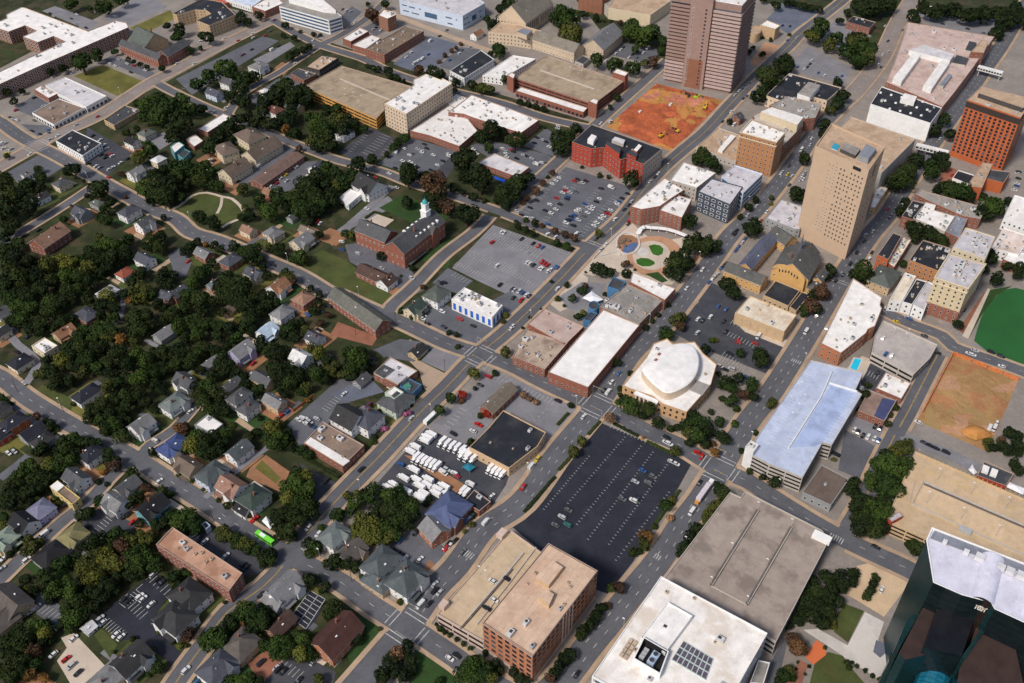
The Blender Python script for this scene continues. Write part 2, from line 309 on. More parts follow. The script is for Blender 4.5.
def b(cat, name, label, pts, h, wall, roof, fl=2, win='p', hv=0, top=None, tops=(), alt=None, lamps=0, dots=0, cornice=0, seam=0, solar=None, z0=0, group=None):
    poly = ccw(W(pts, h)); c = cen(poly)
    root = empty(name, (0,0,0)); tag(root, label, cat, group); RM[root.name] = wm(wall)
    poly, ins = shell(root, poly, 0, h, wall, roof, alt=alt)
    lst = []
    if fl or win in ('v','m'):
        for i in range(len(poly)):
            a, bb = poly[i], poly[(i+1) % len(poly)]
            if win == 's': facade(root, a, bb, 0, h, 1, 's', lst)
            else: facade(root, a, bb, .3, h-.8, max(fl,1), win, lst)
    place_windows(root, lst)
    for t in list(tops)+([top] if top else []):
        pp, th, w2, r2 = t; q = ccw(W(pp, h+th)); sub = empty('penthouse', (0,0,0)); sub.parent = root
        mb = MB(); mb.prism(q, h-.7, h+th, mt=1); mb.build('upper_block', [wm(w2), rm(r2)], sub)
    if hv: rooftop(root, poly, h-.7, hv)
    if dots:
        for k in range(dots):
            p = g(*[(TILE[0]+(450+ (k%5)*42+(k//5)*18)/TILE[2]), (TILE[1]+(372+(k//5)*32+(k%5)*9)/TILE[2])][:2], h-.7)
            mb = MB(); mb.tube((p.x,p.y,h-.7),(p.x,p.y,h+.3),1.1,.9,10); mb.build('roof_vent', WHITEP, root)
    if cornice:
        mb = MB(); o1 = inset(poly,-.5)
        mb.prism(o1, h-4.2, h-3.6); mb.prism(o1, h-.5, h+.25, top=False)
        for i in range(len(o1)):
            a, bb, c2, d2 = o1[i], o1[(i+1)%len(o1)], poly[(i+1)%len(o1)], poly[i]
            mb.face([(a.x,a.y,h+.25),(bb.x,bb.y,h+.25),(c2.x,c2.y,h+.25),(d2.x,d2.y,h+.25)])
        mb.build('cornice', wm('cream'), root)
    if wall == 'creambase':
        mb = MB(); mb.prism(inset(poly,-.12), 0, 9.5); mb.build('brick_base', wm('redbrick'), root)
        l2 = []
        q = inset(poly,-.14)
        for i in range(len(q)): facade(root, q[i], q[(i+1)%len(q)], .3, 9.3, 3, 'p', l2)
        place_windows(root, l2, 40)
    if seam:
        pass
    if solar:
        q = ccw(W(solar, h-.3)); mb = MB(); mb.prism(q, h-.6, h-.3); mb.build('solar_panel', mat('solar_cells',(.06,.07,.15),.25,.2,stripes=.9), root)
    if win == 'g' and label.split()[0] in ('tan','brick') and 'sunken' not in label:
        q = ccw(W(pts, h)); i = max(range(len(q)), key=lambda i: (q[(i+1)%len(q)]-q[i]).length); a, bb = q[i], q[(i+1)%len(q)]; e = bb-a; nn = Vector((-e.y,e.x)).normalized(); mb = MB(); wdt = max((p-a).dot(nn) for p in q)
        for s in (.9, wdt*.34, wdt*.64, wdt-5.8):
            for k in range(int(e.length/2.9)-3):
                p = a+e.normalized()*(5+2.9*k)+nn*s; p2 = p+nn*4.8
                if inside(p, q) and inside(p2, q): line(mb, p, p2, .2, h-.685)
        if mb.f: mb.build('bay_markings', mat('faded_marking2', (.50,.45,.38), .8, .2), root)
        mb = MB(); mb.prism(ccw([a+e*.14+nn*wdt*.5, a+e*.86+nn*wdt*.5, a+e*.86+nn*(wdt*.5+.9), a+e*.14+nn*(wdt*.5+.9)]), h-.7, h+.2); mb.build('ramp_wall', wm('conc'), root)
    if lamps:
        xs = sorted(range(len(poly)), key=lambda i: -(poly[(i+1)%len(poly)]-poly[i]).length)
        a, bb = poly[xs[0]], poly[(xs[0]+1)%len(poly)]; cc = cen(poly)
        for k in range(lamps):
            p = (a+(bb-a)*((k//2+1)/(lamps//2+1)))*(.45+.3*(k%2))+cc*(.55-.3*(k%2)); LAMPQ.append((p.x,p.y,h-.7,'on the roof deck of the '+name.replace('_',' '),6))
    return root
# ------------------------------------------------------------------ pitched houses
def house(root, c, L, Wd, ang, h, kind, roof, wall, x=0, tall=0, low=0, seed=0):
    """c centre, L ridge length, Wd width, ang bearing of the ridge; eaves at h"""
    rr = random.Random(seed)
    u = Vector((math.cos(ang), math.sin(ang))); v = Vector((-u.y, u.x))
    def q(s, t, z): p = c+u*s+v*t; return (p.x, p.y, z)
    rise = Wd*(.30 if kind == 'h' else .36)*(.4 if low else 1)*(1.25 if tall else 1); hl, hw = L/2, Wd/2
    mb = MB()
    for a, bb in (((-hl,-hw),(hl,-hw)),((hl,-hw),(hl,hw)),((hl,hw),(-hl,hw)),((-hl,hw),(-hl,-hw))): mb.face([q(*a,0),q(*bb,0),q(*bb,h),q(*a,h)])
    if kind == 'g':
        for s in (-hl, hl): mb.face([q(s,-hw,h),q(s,hw,h),q(s,0,h+rise)] if s > 0 else [q(s,hw,h),q(s,-hw,h),q(s,0,h+rise)])
    mb.build('wall', wm(wall), root)
    ov = .55; k = rise/hw
    mb = MB()
    if kind == 'g':
        for sgn in (-1, 1):
            e = sgn*(hw+ov); z = h-ov*k
            t = [q(-hl-ov,e,z),q(hl+ov,e,z),q(hl+ov,0,h+rise),q(-hl-ov,0,h+rise)]
            up = [(p[0],p[1],p[2]+.22) for p in t]
            mb.face(up if sgn < 0 else up[::-1])
            for i in range(4): mb.face([t[i],t[(i+1)%4],up[(i+1)%4],up[i]], 1)
    else:
        r = max(0, hl-hw*.95); z = h-ov*k; lo = [q(-hl-ov,-hw-ov,z),q(hl+ov,-hw-ov,z),q(hl+ov,hw+ov,z),q(-hl-ov,hw+ov,z)]
        A, B = q(-r,0,h+rise), q(r,0,h+rise); l2 = [(p[0],p[1],p[2]+.2) for p in lo]
        for i in range(4): mb.face([lo[i],lo[(i+1)%4],l2[(i+1)%4],l2[i]], 1)
        mb.face([l2[0],l2[1],B,A]); mb.face([l2[2],l2[3],A,B]); mb.face([l2[1],l2[2],B]); mb.face([l2[3],l2[0],A])
    ro = mb.build('roof', [sm(roof), WHITEP if wall in ('white','cream') else FRAME], root)
    if not low and rr.random() < .3 and not tall:
        s, t = rr.uniform(-hl*.5,hl*.5), rr.choice((-1,1))*hw*.3; m2 = MB(); p = q(s,t,h+rise*.45); m2.box(p,(.9,.9,rise*.75+.6),ang); m2.build('chimney', wm('brickdull'), ro)
    for kk in range(rr.randint(1,3)):
        s, t = rr.uniform(-hl*.6,hl*.6), rr.choice((-1,1))*hw*rr.uniform(.2,.6)
        if kind == 'h' and abs(s) > hl-hw*.9: continue
        m2 = MB(); p = q(s,t,h+rise*(1-abs(t)/hw)-.1); m2.box(p,(.45,.45,.7),ang) if kk else m2.box(p,(1.1,.9,.45),ang); m2.build('roof_vent', GREYM if kk else WHITEP, ro)
    toward = -1 if v.dot(CAM2-c) < 0 else 1
    if x:      # a cross gable and a porch on the side facing the street
        side = toward; w2 = Wd*.42; s0 = rr.choice((-.22,.22))*L; ln = hw+1.6; rs = w2*.5
        m2 = MB(); m2.face([q(s0-w2/2*side*-1,side*ln,0),q(s0+w2/2*side*-1,side*ln,0),q(s0+w2/2*side*-1,side*ln,h),q(s0,side*ln,h+rs),q(s0-w2/2*side*-1,side*ln,h)])
        for e in (-1,1): m2.face([q(s0+e*w2/2,0,0),q(s0+e*w2/2,side*ln,0),q(s0+e*w2/2,side*ln,h),q(s0+e*w2/2,0,h)])
        m2.build('front_gable', wm(wall), root)
        m2 = MB()
        for e in (-1,1):
            t = [q(s0+e*(w2/2+.4),side*(ln+.5),h-.4*rs/(w2/2)),q(s0+e*(w2/2+.4),0,h-.4*rs/(w2/2)),q(s0,0,h+rs),q(s0,side*(ln+.5),h+rs)]
            up = [(p[0],p[1],p[2]+.2) for p in t]; m2.face(up); 
            for i in range(4): m2.face([t[i],t[(i+1)%4],up[(i+1)%4],up[i]], 1)
        m2.build('gable_roof', [sm(roof), WHITEP], root)
        sp = -s0*1.1; m2 = MB(); m2.box(q(sp,side*(hw+1.2),2.7),(L*.4,2.6,.2),ang)
        for e in (-1,1): m2.box(q(sp+e*L*.18,side*(hw+2.3),0),(.22,.22,2.7),ang)
        m2.build('porch', [sm(roof)], root)
    lst = []; cor = [Vector(q(*t,0)[:2]) for t in ((-hl,-hw),(hl,-hw),(hl,hw),(-hl,hw))]; fl = 2 if h > 5.2 else 1
    if tall: fl = 1
    for i in range(4):
        a, bb = cor[i], cor[(i+1)%4]; e = bb-a; n = Vector((e.y,-e.x)).normalized()
        if n.dot(CAM2-(a+bb)/2) <= 0: continue
        k = max(2, int(e.length/3.6)); angn = math.atan2(n.y,n.x)
        for f in range(fl):
            for j in range(k):
                p = a+e*((j+.5)/k)+n*.03; z = .9+f*(h/fl)
                if f == 0 and j == k//2 and i in (0,2): put(root,'door','door',(p.x,p.y,.1),angn,1.1,2.1); continue
                if tall: put(root,'window','d',(p.x,p.y,4),angn,1.6,7)
                else: put(root,'window','w',(p.x,p.y,z),angn,1.1,1.5)
def gab(cat, name, label, pts, h, wall, roof, fl=2, hip=0, tall=0, cross=0, low=0, group=None):
    p = W(pts, h); e1 = ((p[1]-p[0])+(p[2]-p[3]))/2; e2 = ((p[2]-p[1])+(p[3]-p[0]))/2
    if e2.length > e1.length: e1, e2 = e2, e1
    ang = math.atan2(e1.y, e1.x); wd = abs(e1.x*e2.y-e1.y*e2.x)/e1.length
    root = empty(name, (0,0,0)); tag(root, label, cat, group)
    house(root, cen(p), e1.length, wd, ang, h, 'h' if hip else 'g', roof, wall, x=cross, tall=tall, low=low, seed=len(label))
    return root
HN = [0]
YZ = [.006]
def yard(c, L, Wd, ang, seed):
    rr = random.Random(seed*5+1); u = Vector((math.cos(ang), math.sin(ang))); v = Vector((-u.y,u.x)); s = rr.choice((-1,1)); t = rr.choice((-1,1))
    def sheet(nm, m, x0, x1, y0, y1):
        YZ[0] += .0002; mb = MB(); j = lambda: rr.uniform(-.8,.8)
        mb.face([(*(c+u*(x+j())+v*(y+j())), YZ[0]) for x, y in ((x0,y0),(x1,y0),(x1,y1),(x0,y1))]); tag(mb.build(nm, GR[m]), kind='structure')
    sheet('yard', rr.choice(('lawn','lawn','lawny','grass','dlawn','clay')), -L/2-rr.uniform(2,6), L/2+rr.uniform(2,6), -Wd/2-rr.uniform(3,8), Wd/2+rr.uniform(3,8))
    sheet('driveway', rr.choice(('asph3','conc','asph','walk')), s*(L/2+.8), s*(L/2+rr.uniform(3.8,5)), -t*2, t*(Wd/2+rr.uniform(5,11)))
def hz(label, px, py, L, Wd, rel, kind, roof, wall, h, x=0):
    k = .84; h *= .92
    c = g(TILE[0]+px/TILE[2], TILE[1]+py/TILE[2], h*.85); ang = AZ-rad(rel); HN[0] += 1
    name = 'shed' if ('shed' in label or 'hut' in label or 'garage' in label.split(' ')[:5] and h < 4) else 'cottage' if 'cottage' in label else 'house'
    yard(c, L*k, Wd*k, ang, HN[0])
    root = empty(name, (0,0,0)); tag(root, label, name, 'pitched roof houses of the neighbourhood' if name == 'house' else None)
    house(root, c, L*k, Wd*k, ang, h, kind, roof, wall, x=x, seed=HN[0]*7+3)
    return root
# ------------------------------------------------------------------ queues filled by the survey lists
TREES = []; CARS = []; TRUCKS = []
def T(zone, s):
    for q in s.split():
        x, y, r, k = q.split(','); r = float(r)/TILE[2]
        TREES.append((TILE[0]+float(x)/TILE[2], TILE[1]+float(y)/TILE[2], r, k, zone))
def C(zone, d, s):
    for q in s.split():
        x, y, k = q.split(','); CARS.append((TILE[0]+float(x)/TILE[2], TILE[1]+float(y)/TILE[2], k, d, zone))
def KT(zone, s, d='B'):
    for q in s.split():
        x, y, k = q.split(','); TRUCKS.append((TILE[0]+float(x)/TILE[2], TILE[1]+float(y)/TILE[2], zone, d))
def FOOT(*a): pass
def mono(name, label, cat, mb, mats, group=None):
    return tag(mb.build(name, mats), label, cat, group)
def find_label(t): return [o for o in bpy.data.objects if o.get('label','').startswith(t)][0]
def keep_tile(f):
    def w():
        t = TILE[:]; f(); TILE[:] = t
    return w
# ------------------------------------------------------------------ landmarks
def ring_windows(root, a, bb, z0, z1, fl, cols, w, h, s0=0.0, s1=1.0, style='d', jit=0.0, cap=96):
    e = bb-a; n = Vector((e.y,-e.x)).normalized(); ang = math.atan2(n.y,n.x); lst = []
    for f in range(fl):
        for i in range(cols):
            if jit and RND.random() < jit: continue
            p = a+e*(s0+(s1-s0)*(i+.5)/cols)+n*.04; lst.append(('window',style,(p.x,p.y,z0+(z1-z0)*(f+.3)/fl),ang,w,h))
    place_windows(root, lst, cap)
@keep_tile
def tower_orange():
    O4(3,0); hh = 49
    q = ccw(W('797,398 850,345 1062,395 1010,470', hh)); root = empty('orange_tower', (0,0,0))
    tag(root, 'orange brick tower with a grid of square dark windows at the right edge', 'office tower'); RM[root.name] = wm('orange')
    poly, ins = shell(root, q, 0, hh, 'orange', 'rtan')
    m = mat('tower_crown', (.045,.035,.032), .6, .1); mb = MB(); mb.prism(inset(poly,-.12), hh-6, hh-1.2, top=False); mb.build('crown_band', m, root)
    q2 = ccw(W('842,372 862,352 1050,392 1020,432', hh+3)); mb = MB(); mb.prism(q2, hh-.7, hh+3, mt=1); mb.build('upper_block', [wm('dark'), rm('rtan')], root)
    rooftop(root, poly, hh-.7, 4)
    for i in range(4):
        a, c = poly[i], poly[(i+1)%4]; e = c-a; n = Vector((e.y,-e.x)).normalized()
        if n.dot(CAM2-(a+c)/2) > 0: ring_windows(root, a, c, 4, hh-7, 13, max(3,int(e.length/3.6)), 1.9, 2.0, cap=96 if e.length > 25 else 30)
@keep_tile
def tower_brown():
    FULL(); A = g(663,81.3); Bq = g(729.7,94.6); Cq = g(743.5,76.3); D = A+Cq-Bq; hh = 80
    root = empty('brown_tower', (0,0,0)); tag(root, 'tall brown ribbed office tower beside the orange building site', 'office tower'); m = mat('tower_stone', (.30,.205,.18), .8, .1, .3, 3)
    RM[root.name] = m
    core = ccw([A,Bq,Cq,D]); mb = MB(); mb.prism(inset(core,1.2), 0, hh, mt=1); mb.build('wall', [m, rm('rwhite')], root)
    u = (Bq-A); n = Vector((u.y,-u.x)).normalized()
    if n.dot(CAM2-A) < 0: n = -n
    mid = [A+u*.29, A+u*.60, A+u*.60+n*2.2, A+u*.29+n*2.2]; mb = MB(); mb.prism(ccw([mid[0]-n*2,mid[1]-n*2,mid[2],mid[3]]), 0, hh+3); mb.build('centre_bay', m, root)
    lo = [A+u*.33+n*2.3, A+u*.56+n*2.3, A+u*.56+n*2, A+u*.33+n*2]; mb = MB(); mb.prism(ccw(lo), 0, hh*.34); mb.build('lower_panel', wm('brickbrown'), root)
    led = mat('tower_ledge', (.44,.335,.31), .8, .08); fl = 22; ang = math.atan2(n.y,n.x)
    side = (Cq-Bq); ns = Vector((side.y,-side.x)).normalized()
    if ns.dot(u) < 0: ns = -ns
    for f in range(fl):
        z = 3+f*(hh-9)/fl
        for s0, s1 in ((0,.28),(.61,1)):
            p = A+u*((s0+s1)/2)-n*.6; L = u.length*(s1-s0); mb = MB(); mb.box((0,0,0),(L,2.2,1.9)); o = mb.build('floor_ledge', led if (f < 6 or s0 > .5) else m, root); o.location = (p.x,p.y,z); o.rotation_euler = (0,0,ang+math.pi/2)
            p2 = A+u*((s0+s1)/2)-n*1.15; put(root, 'window', 'b' if 0 else 'd', (p2.x,p2.y,z+1.9), ang, L-.4, (hh-9)/fl-1.9)
        p = (Bq+Cq)/2-ns*.6; mb = MB(); mb.box((0,0,0),(side.length,2.2,1.5)); o = mb.build('floor_ledge', m, root); o.location = (p.x,p.y,z); o.rotation_euler = (0,0,math.atan2(ns.y,ns.x)+math.pi/2)
        for s in (.34,.52):
            p3 = A+u*s+n*2.26; put(root,'window','w' if s < .4 else 'd',(p3.x,p3.y,z+.9),ang,1.5,1.5)
    rooftop(root, core, hh, 4)
@keep_tile
def tan_tower():
    FULL(); hh = 72; q = ccw(W('815.5,146 869,170 885,147 831.5,123', hh)); root = empty('tan_tower', (0,0,0)); tag(root, 'tall tan slab tower with small punched windows and a rooftop pool', 'office tower'); RM[root.name] = mat('tower_tan', (.50,.37,.265), .85, .05, .25, 3)
    mb = MB(); ins = inset(q,.4); n = len(q)
    for i in range(n):
        a, bb, c, d = q[i], q[(i+1)%n], ins[i], ins[(i+1)%n]
        mb.face([(a.x,a.y,0),(bb.x,bb.y,0),(bb.x,bb.y,hh),(a.x,a.y,hh)]); mb.face([(a.x,a.y,hh),(bb.x,bb.y,hh),(d.x,d.y,hh),(c.x,c.y,hh)]); mb.face([(d.x,d.y,hh),(d.x,d.y,hh-1.2),(c.x,c.y,hh-1.2),(c.x,c.y,hh)])
    mb.build('wall', RM[root.name], root)
    mb = MB(); mb.face([(p.x,p.y,hh-1.2) for p in ins]); mb.build('roof', rm('rtan'), root)
    def loc(s): return ccw(W(s, hh))
    mb = MB(); mb.prism(loc('857.5,158.5 867.5,163 875.5,152.5 865.5,148'), hh-1.2, hh+3, mt=1); mb.build('plant_room', [wm('grey'), rm('rbluegrey')], root)
    mb = MB(); mb.prism(loc('840,150.5 855,157.3 860,150.8 845,144'), hh-1.2, hh+1.4, mt=1); mb.build('upper_block', [wm('dark'), rm('rgrey')], root)
    mb = MB(); mb.prism(loc('831,147 837.5,149.5 840.5,144 834.5,141.5'), hh-1.2, hh-.9, mt=1); mb.build('pool', [WHITEP, mat('pool_water', (.04,.30,.42), .1, .1, spec=.5)], root)
    for i in range(4):
        a, c = q[i], q[(i+1)%4]; e = c-a; nn = Vector((e.y,-e.x)).normalized()
        if nn.dot(-AX) > .7:
            ring_windows(root, a, c, 10, hh-6, 16, 7, .9, 1.2, .50, .96, jit=.06, cap=100)
            ring_windows(root, a, c, 12, hh-4, 22, 3, .7, .9, .30, .48, style='w', jit=.35, cap=0)
            ang = math.atan2(nn.y,nn.x); p = a+e*.8+nn*.05; put(root,'louvre','g',(p.x,p.y,hh-4),ang,6,2.4)
        elif nn.dot(BX) > .7:
            ring_windows(root, a, c, 10, hh-6, 15, 2, 1.0, 1.4, .2, .8, jit=.2, cap=40)
            ang = math.atan2(nn.y,nn.x); p = (a+c)/2+nn*.05; put(root,'louvre','g',(p.x,p.y,hh-14),ang,2.4,9)
@keep_tile
def brick_school():
    O4(1,1); hh = 13
    root = gab('brick school', 'brick_school', 'large red brick school with grey slate roofs and a white turquoise domed cupola', '512,292 692,166 738,208 592,337', hh, 'redbrick', 'sgrey', fl=3, cross=1)
    p = W('402,238 442,194 560,240 515,292', hh-1); e1 = p[2]-p[1]; e2 = p[1]-p[0]
    wing = empty('west_wing', (0,0,0)); wing.parent = root
    house(wing, cen(p), e1.length, e2.length*.95, math.atan2(e1.y,e1.x), hh-1, 'g', 'sgrey', 'redbrick', seed=4)
    c = g(TILE[0]+678/TILE[2], TILE[1]+172/TILE[2], 20); ang = AZ
    mb = MB(); mb.box((c.x,c.y,13),(5,5,10),ang); mb.box((c.x,c.y,23),(5.8,5.8,.7),ang); mb.box((c.x,c.y,23.7),(3.8,3.8,5),ang); mb.box((c.x,c.y,28.7),(4.4,4.4,.5),ang); cup = mb.build('cupola', WHITEP, root)
    mb = MB(); 
    for k in range(5): mb.tube((c.x,c.y,29.2+k*.75),(c.x,c.y,29.95+k*.75),2.1*math.cos(k*.31),2.1*math.cos((k+1)*.31),12)
    mb.tube((c.x,c.y,32.5),(c.x,c.y,35),.15,.05); mb.build('dome', mat('verdigris', (.06,.36,.36), .6, .1), cup)
    for k in range(6):
        for sgn in (-1,1):
            q2 = g(TILE[0]+(600+k*17)/TILE[2], TILE[1]+(246-k*12)/TILE[2], hh+2)+BX*(5.2*sgn+3.5); mb = MB(); mb.box((q2.x,q2.y,hh+1.2),(1.6,2.2,1.8),ang); mb.build('dormer', WHITEP, root)
def arch_poly(): pass
@keep_tile
def tan_church():
    O(4,2)
    root = empty('tan_church', (0,0,0)); tag(root, 'tan brick church with grey cross gabled roofs and a dark spire', 'church'); RM[root.name] = wm('tanchurch')
    def wing(name, s, h, roof='sgrey2', wall='tanchurch', hip=0):
        p = W(s, h); e1 = p[1]-p[0]; e2 = p[2]-p[1]; e = empty(name, (0,0,0)); e.parent = root
        if e2.length > e1.length: e1, e2 = e2, e1
        wd = abs(e1.x*e2.y-e1.y*e2.x)/e1.length
        house(e, cen(p), e1.length, wd, math.atan2(e1.y,e1.x), h, 'h' if hip else 'g', roof, wall, seed=len(name), tall=0)
    wing('long_wing', '352,222 505,45 580,70 425,252', 7, 'sbluewing')
    wing('front_wing', '268,255 300,205 522,292 492,342', 8)
    wing('back_wing', '520,30 600,0 700,62 640,112', 7)
    wing('nave', '560,235 640,105 840,190 760,318', 11)
    wing('transept', '640,180 740,90 830,150 720,270', 11.2)
    wing('side_wing', '800,300 842,248 886,272 850,325', 7); wing('low_wing', '762,352 805,312 842,342 805,375', 5, hip=1); wing('rear_wing', '740,110 790,92 810,160 770,175', 7)
    a, bb = g(TILE[0]+556/TILE[2], TILE[1]+238/TILE[2], 11), g(TILE[0]+752/TILE[2], TILE[1]+318/TILE[2], 11); u = bb-a; n = Vector((u.y,-u.x)).normalized()
    n = n if n.dot(CAM2-a) > 0 else -n; pts = [(a,0),(bb,0)]+[(a+u*(.5+.5*math.cos(t*math.pi/14)), 11+6.5*math.sin(t*math.pi/14)) for t in range(15)]
    mb = MB(); fr = [(p.x+n.x*1.2,p.y+n.y*1.2,z) for p, z in pts]; bk = [(p.x,p.y,z) for p, z in pts]; mb.face(fr); mb.face(bk[::-1])
    for i in range(len(fr)): j = (i+1)%len(fr); mb.face([fr[j],fr[i],bk[i],bk[j]])
    mb.build('arched_front', wm('tanchurch'), root)
    ang = math.atan2(n.y,n.x); mid = a+u*.5+n*1.25
    for k in range(-3,4):
        p = mid+u*(k*.09); put(root,'window','d',(p.x,p.y,12.6-abs(k)*.55),ang,.9,2.0)
    c = g(TILE[0]+718/TILE[2], TILE[1]+140/TILE[2], 18); mb = MB(); mb.tube((c.x,c.y,12),(c.x,c.y,17),3.2,2.6,8); mb.tube((c.x,c.y,17),(c.x,c.y,20),1.9,1.6,8); mb.tube((c.x,c.y,20),(c.x,c.y,33),1.1,.08,8); mb.build('spire', mat('spire_slate', (.10,.11,.15), .6, .1), root)
WALL['tanchurch'] = (.56,.335,.13); SLOPE['sgrey2'] = (.155,.155,.15); SLOPE['sbluewing'] = (.16,.185,.30)
def smooth_ring(q, n=4):
    out = []; N = len(q)
    for i in range(N):
        a, bb, c, d = q[i-1], q[i], q[(i+1)%N], q[(i+2)%N]
        for k in range(n):
            t = k/n; out.append(.5*((2*bb)+(c-a)*t+(2*a-5*bb+4*c-d)*t*t+(3*bb-a-3*c+d)*t**3))
    return out
@keep_tile
def rotunda():
    O4(2,2); root = empty('domed_hall', (0,0,0)); tag(root, 'tan brick hall with raised oval white roof at the crossroads', 'concert hall'); RM[root.name] = wm('peach')
    poly = ccw(W('442,172 535,60 565,5 620,-15 640,5 730,-2 765,45 818,88 795,168 758,212 698,280 600,246 560,215 470,185', 9)); shell(root, poly, 0, 9, 'peach', 'rwhite'); lst = []
    for i in range(len(poly)): facade(root, poly[i], poly[(i+1)%len(poly)], .3, 8.4, 2, 'd', lst)
    place_windows(root, lst, 60)
    q = ccw(W('520,105 555,62 590,30 640,8 690,2 728,18 748,60 742,115 712,160 665,190 620,201 588,185 550,150', 14.5)); q = smooth_ring(q); mb = MB(); mb.prism(q, 8.3, 13.8, top=False)
    for d0, d1, z0, z1 in ((0,.8,13.8,14.4),(.8,4,14.4,15.0),(4,9,15.0,15.5)):
        cc = cen(q); R0 = 19.0; r0, r1 = [cc+(p-cc)*(1-d0/R0) for p in q], [cc+(p-cc)*(1-d1/R0) for p in q]
        for i in range(len(q)):
            j = (i+1)%len(q); mb.face([(*r0[i],z0),(*r0[j],z0),(*r1[j],z1),(*r1[i],z1)], 1)
    mb.face([(*(cc+(p-cc)*(1-9/R0)),15.5) for p in q], 1); mb.build('raised_hall', [wm('cream2'), rm('rplain')], root)
    q = ccw(W('705,185 735,150 790,172 762,210', 9.4)); mb = MB(); mb.prism(q, 8.3, 9.2, mt=1); mb.build('upper_block', [wm('grey'), rm('rgrey')], root)
    a, bb = g(TILE[0]+500/TILE[2], TILE[1]+198/TILE[2], 9), g(TILE[0]+580/TILE[2], TILE[1]+232/TILE[2], 9); u = bb-a; n = Vector((u.y,-u.x)).normalized(); n = n if n.dot(CAM2-a) > 0 else -n
    for k in range(6):
        p = a+u*(k/5)+n*1.0; mb = MB(); mb.tube((p.x,p.y,0),(p.x,p.y,7.6),.45,.4,10); mb.build('column', WHITEP, root)
    p = a+u*.5+n*.6; mb = MB(); mb.box((p.x,p.y,7.6),(u.length+2,2.4,1.2),math.atan2(u.y,u.x)); mb.build('entablature', WHITEP, root)
    rooftop(root, poly, 8.3, 6)
    for x, y in ((588,52),(575,75)):
        c = g(TILE[0]+x/TILE[2], TILE[1]+y/TILE[2], 14.5); mb = MB(); mb.box((c.x,c.y,14.5),(2.2,1.6,1.0),AZ); mb.build('rooftop_unit', wm('brickbrown'), root)
WALL['peach'] = (.50,.315,.17); WALL['cream2'] = (.62,.50,.38); ROOF['rplain'] = ((.80,.78,.77),.12,None)
@keep_tile
def fountain_plaza():
    S('plaza_paving','conc','full','575,258 602,226 622,214 640,230 655,243 690,236 700,240 690,262 672,285 650,283 600,277 577,273')
    S('plaza_ring','ring','full',' '.join('%.1f,%.1f'%(655+28*math.cos(t*math.pi/18), 256.5-20.5*math.sin(t*math.pi/18)) for t in range(36)))
    S('plaza_path','conc','full',' '.join('%.1f,%.1f'%(651.5+19*math.cos(t*math.pi/18), 255.5-14.5*math.sin(t*math.pi/18)) for t in range(36)))
    S('plaza_lawn','field2','full','648.5,246 654,244.5 660,245.5 663.5,249 662.5,254 658,256 653,254.5 651,251.5')
    S('plaza_lawn','field2','full','636,260 641,258 648,258.5 654,261.5 655,264 650,266.5 642,266.5 637,264')
    S('plaza_lawn','dlawn','full','645,274 658,272 668,281 662,283')
    S('plaza_disc','concw','full',' '.join('%.1f,%.1f'%(643+5.5*math.cos(t*math.pi/9), 252-4.3*math.sin(t*math.pi/9)) for t in range(18)))
    S('rock_bed','clay','full','617,240 623,235 632,235.5 637.5,239 638,245 634,251 627,254 622,252.5 620,247')
    S('pond','water','full','624,247 629,244.5 633,243 637.3,242 637.6,246 634,250.5 627,253.5 622.5,252')
    FULL(); c = g(628,244)
    rock = mat('rock', (.16,.12,.09), .95, .4, .5, 3)
    for k in range(16):
        a = rad(70+k*11); rr = 6.5+RND.uniform(-3.5,2.5); me = MB(); s = RND.uniform(.9,1.7)
        bm = bmesh.new(); bmesh.ops.create_icosphere(bm, subdivisions=1, radius=s)
        for v in bm.verts: v.co *= RND.uniform(.75,1.2); v.co.z *= .8
        m2 = bpy.data.meshes.new('rock'); bm.to_mesh(m2); bm.free(); o = link('rock', m2, None, [rock]); o.location = (c.x+math.cos(a)*rr, c.y+math.sin(a)*rr, .5)
        tag(o, 'brown boulder on the rim of the blue plaza pond', 'rock', 'boulders round the plaza pond')
    def curb(name, label, pts, w, h, m):
        p = W(pts); mb = MB()
        for i in range(len(p)-1):
            d = (p[i+1]-p[i]); nn = Vector((-d.y,d.x)).normalized()*(w/2); mb.prism(ccw([p[i]-nn,p[i+1]-nn,p[i+1]+nn,p[i]+nn]), 0, h)
        tag(mb.build(name, m), label, 'wall')
    curb('pond_wall','pale ring wall round the plaza pond',' '.join('%.1f,%.1f'%(628+11.5*math.cos(t*math.pi/14), 244-10.5*math.sin(t*math.pi/14)) for t in range(29)),1.0,.9,GR['concw'])
    # white pergola round the upper edge of the ring
    root = empty('pergola', (0,0,0)); tag(root, 'long curved white pergola along the upper edge of the round plaza', 'pergola')
    p = W('638,233.5 641,228.5 645,226.5 651,227.5 659,228 667,229 676,231.5 686,235.5', 3.2)
    mb = MB()
    for i in range(len(p)-1):
        d = p[i+1]-p[i]; nn = Vector((-d.y,d.x)).normalized()*1.6; mb.prism(ccw([p[i]-nn,p[i+1]-nn,p[i+1]+nn,p[i]+nn]), 2.9, 3.3, bottom=True)
    mb.build('roof_beam', WHITEP, root)
    for i in range(len(p)):
        mb = MB(); mb.tube((p[i].x,p[i].y,0),(p[i].x,p[i].y,2.9),.28,.24,8); mb.build('column', WHITEP, root)
    curb('terrace_wall','long cream retaining wall between the plaza pond and the street','593,259.5 604,248 615,237 627,227',.7,1.1,GR['concw'])
    curb('terrace_wall','short cream retaining wall beside the plaza steps','600.5,256.5 617,252.3 620.5,256',.8,1.1,GR['concw'])
    c = g(677,276,3); root = empty('fabric_sail', (0,0,0)); tag(root, 'white fabric sail sculpture standing beside the white roofed gallery', 'sculpture')
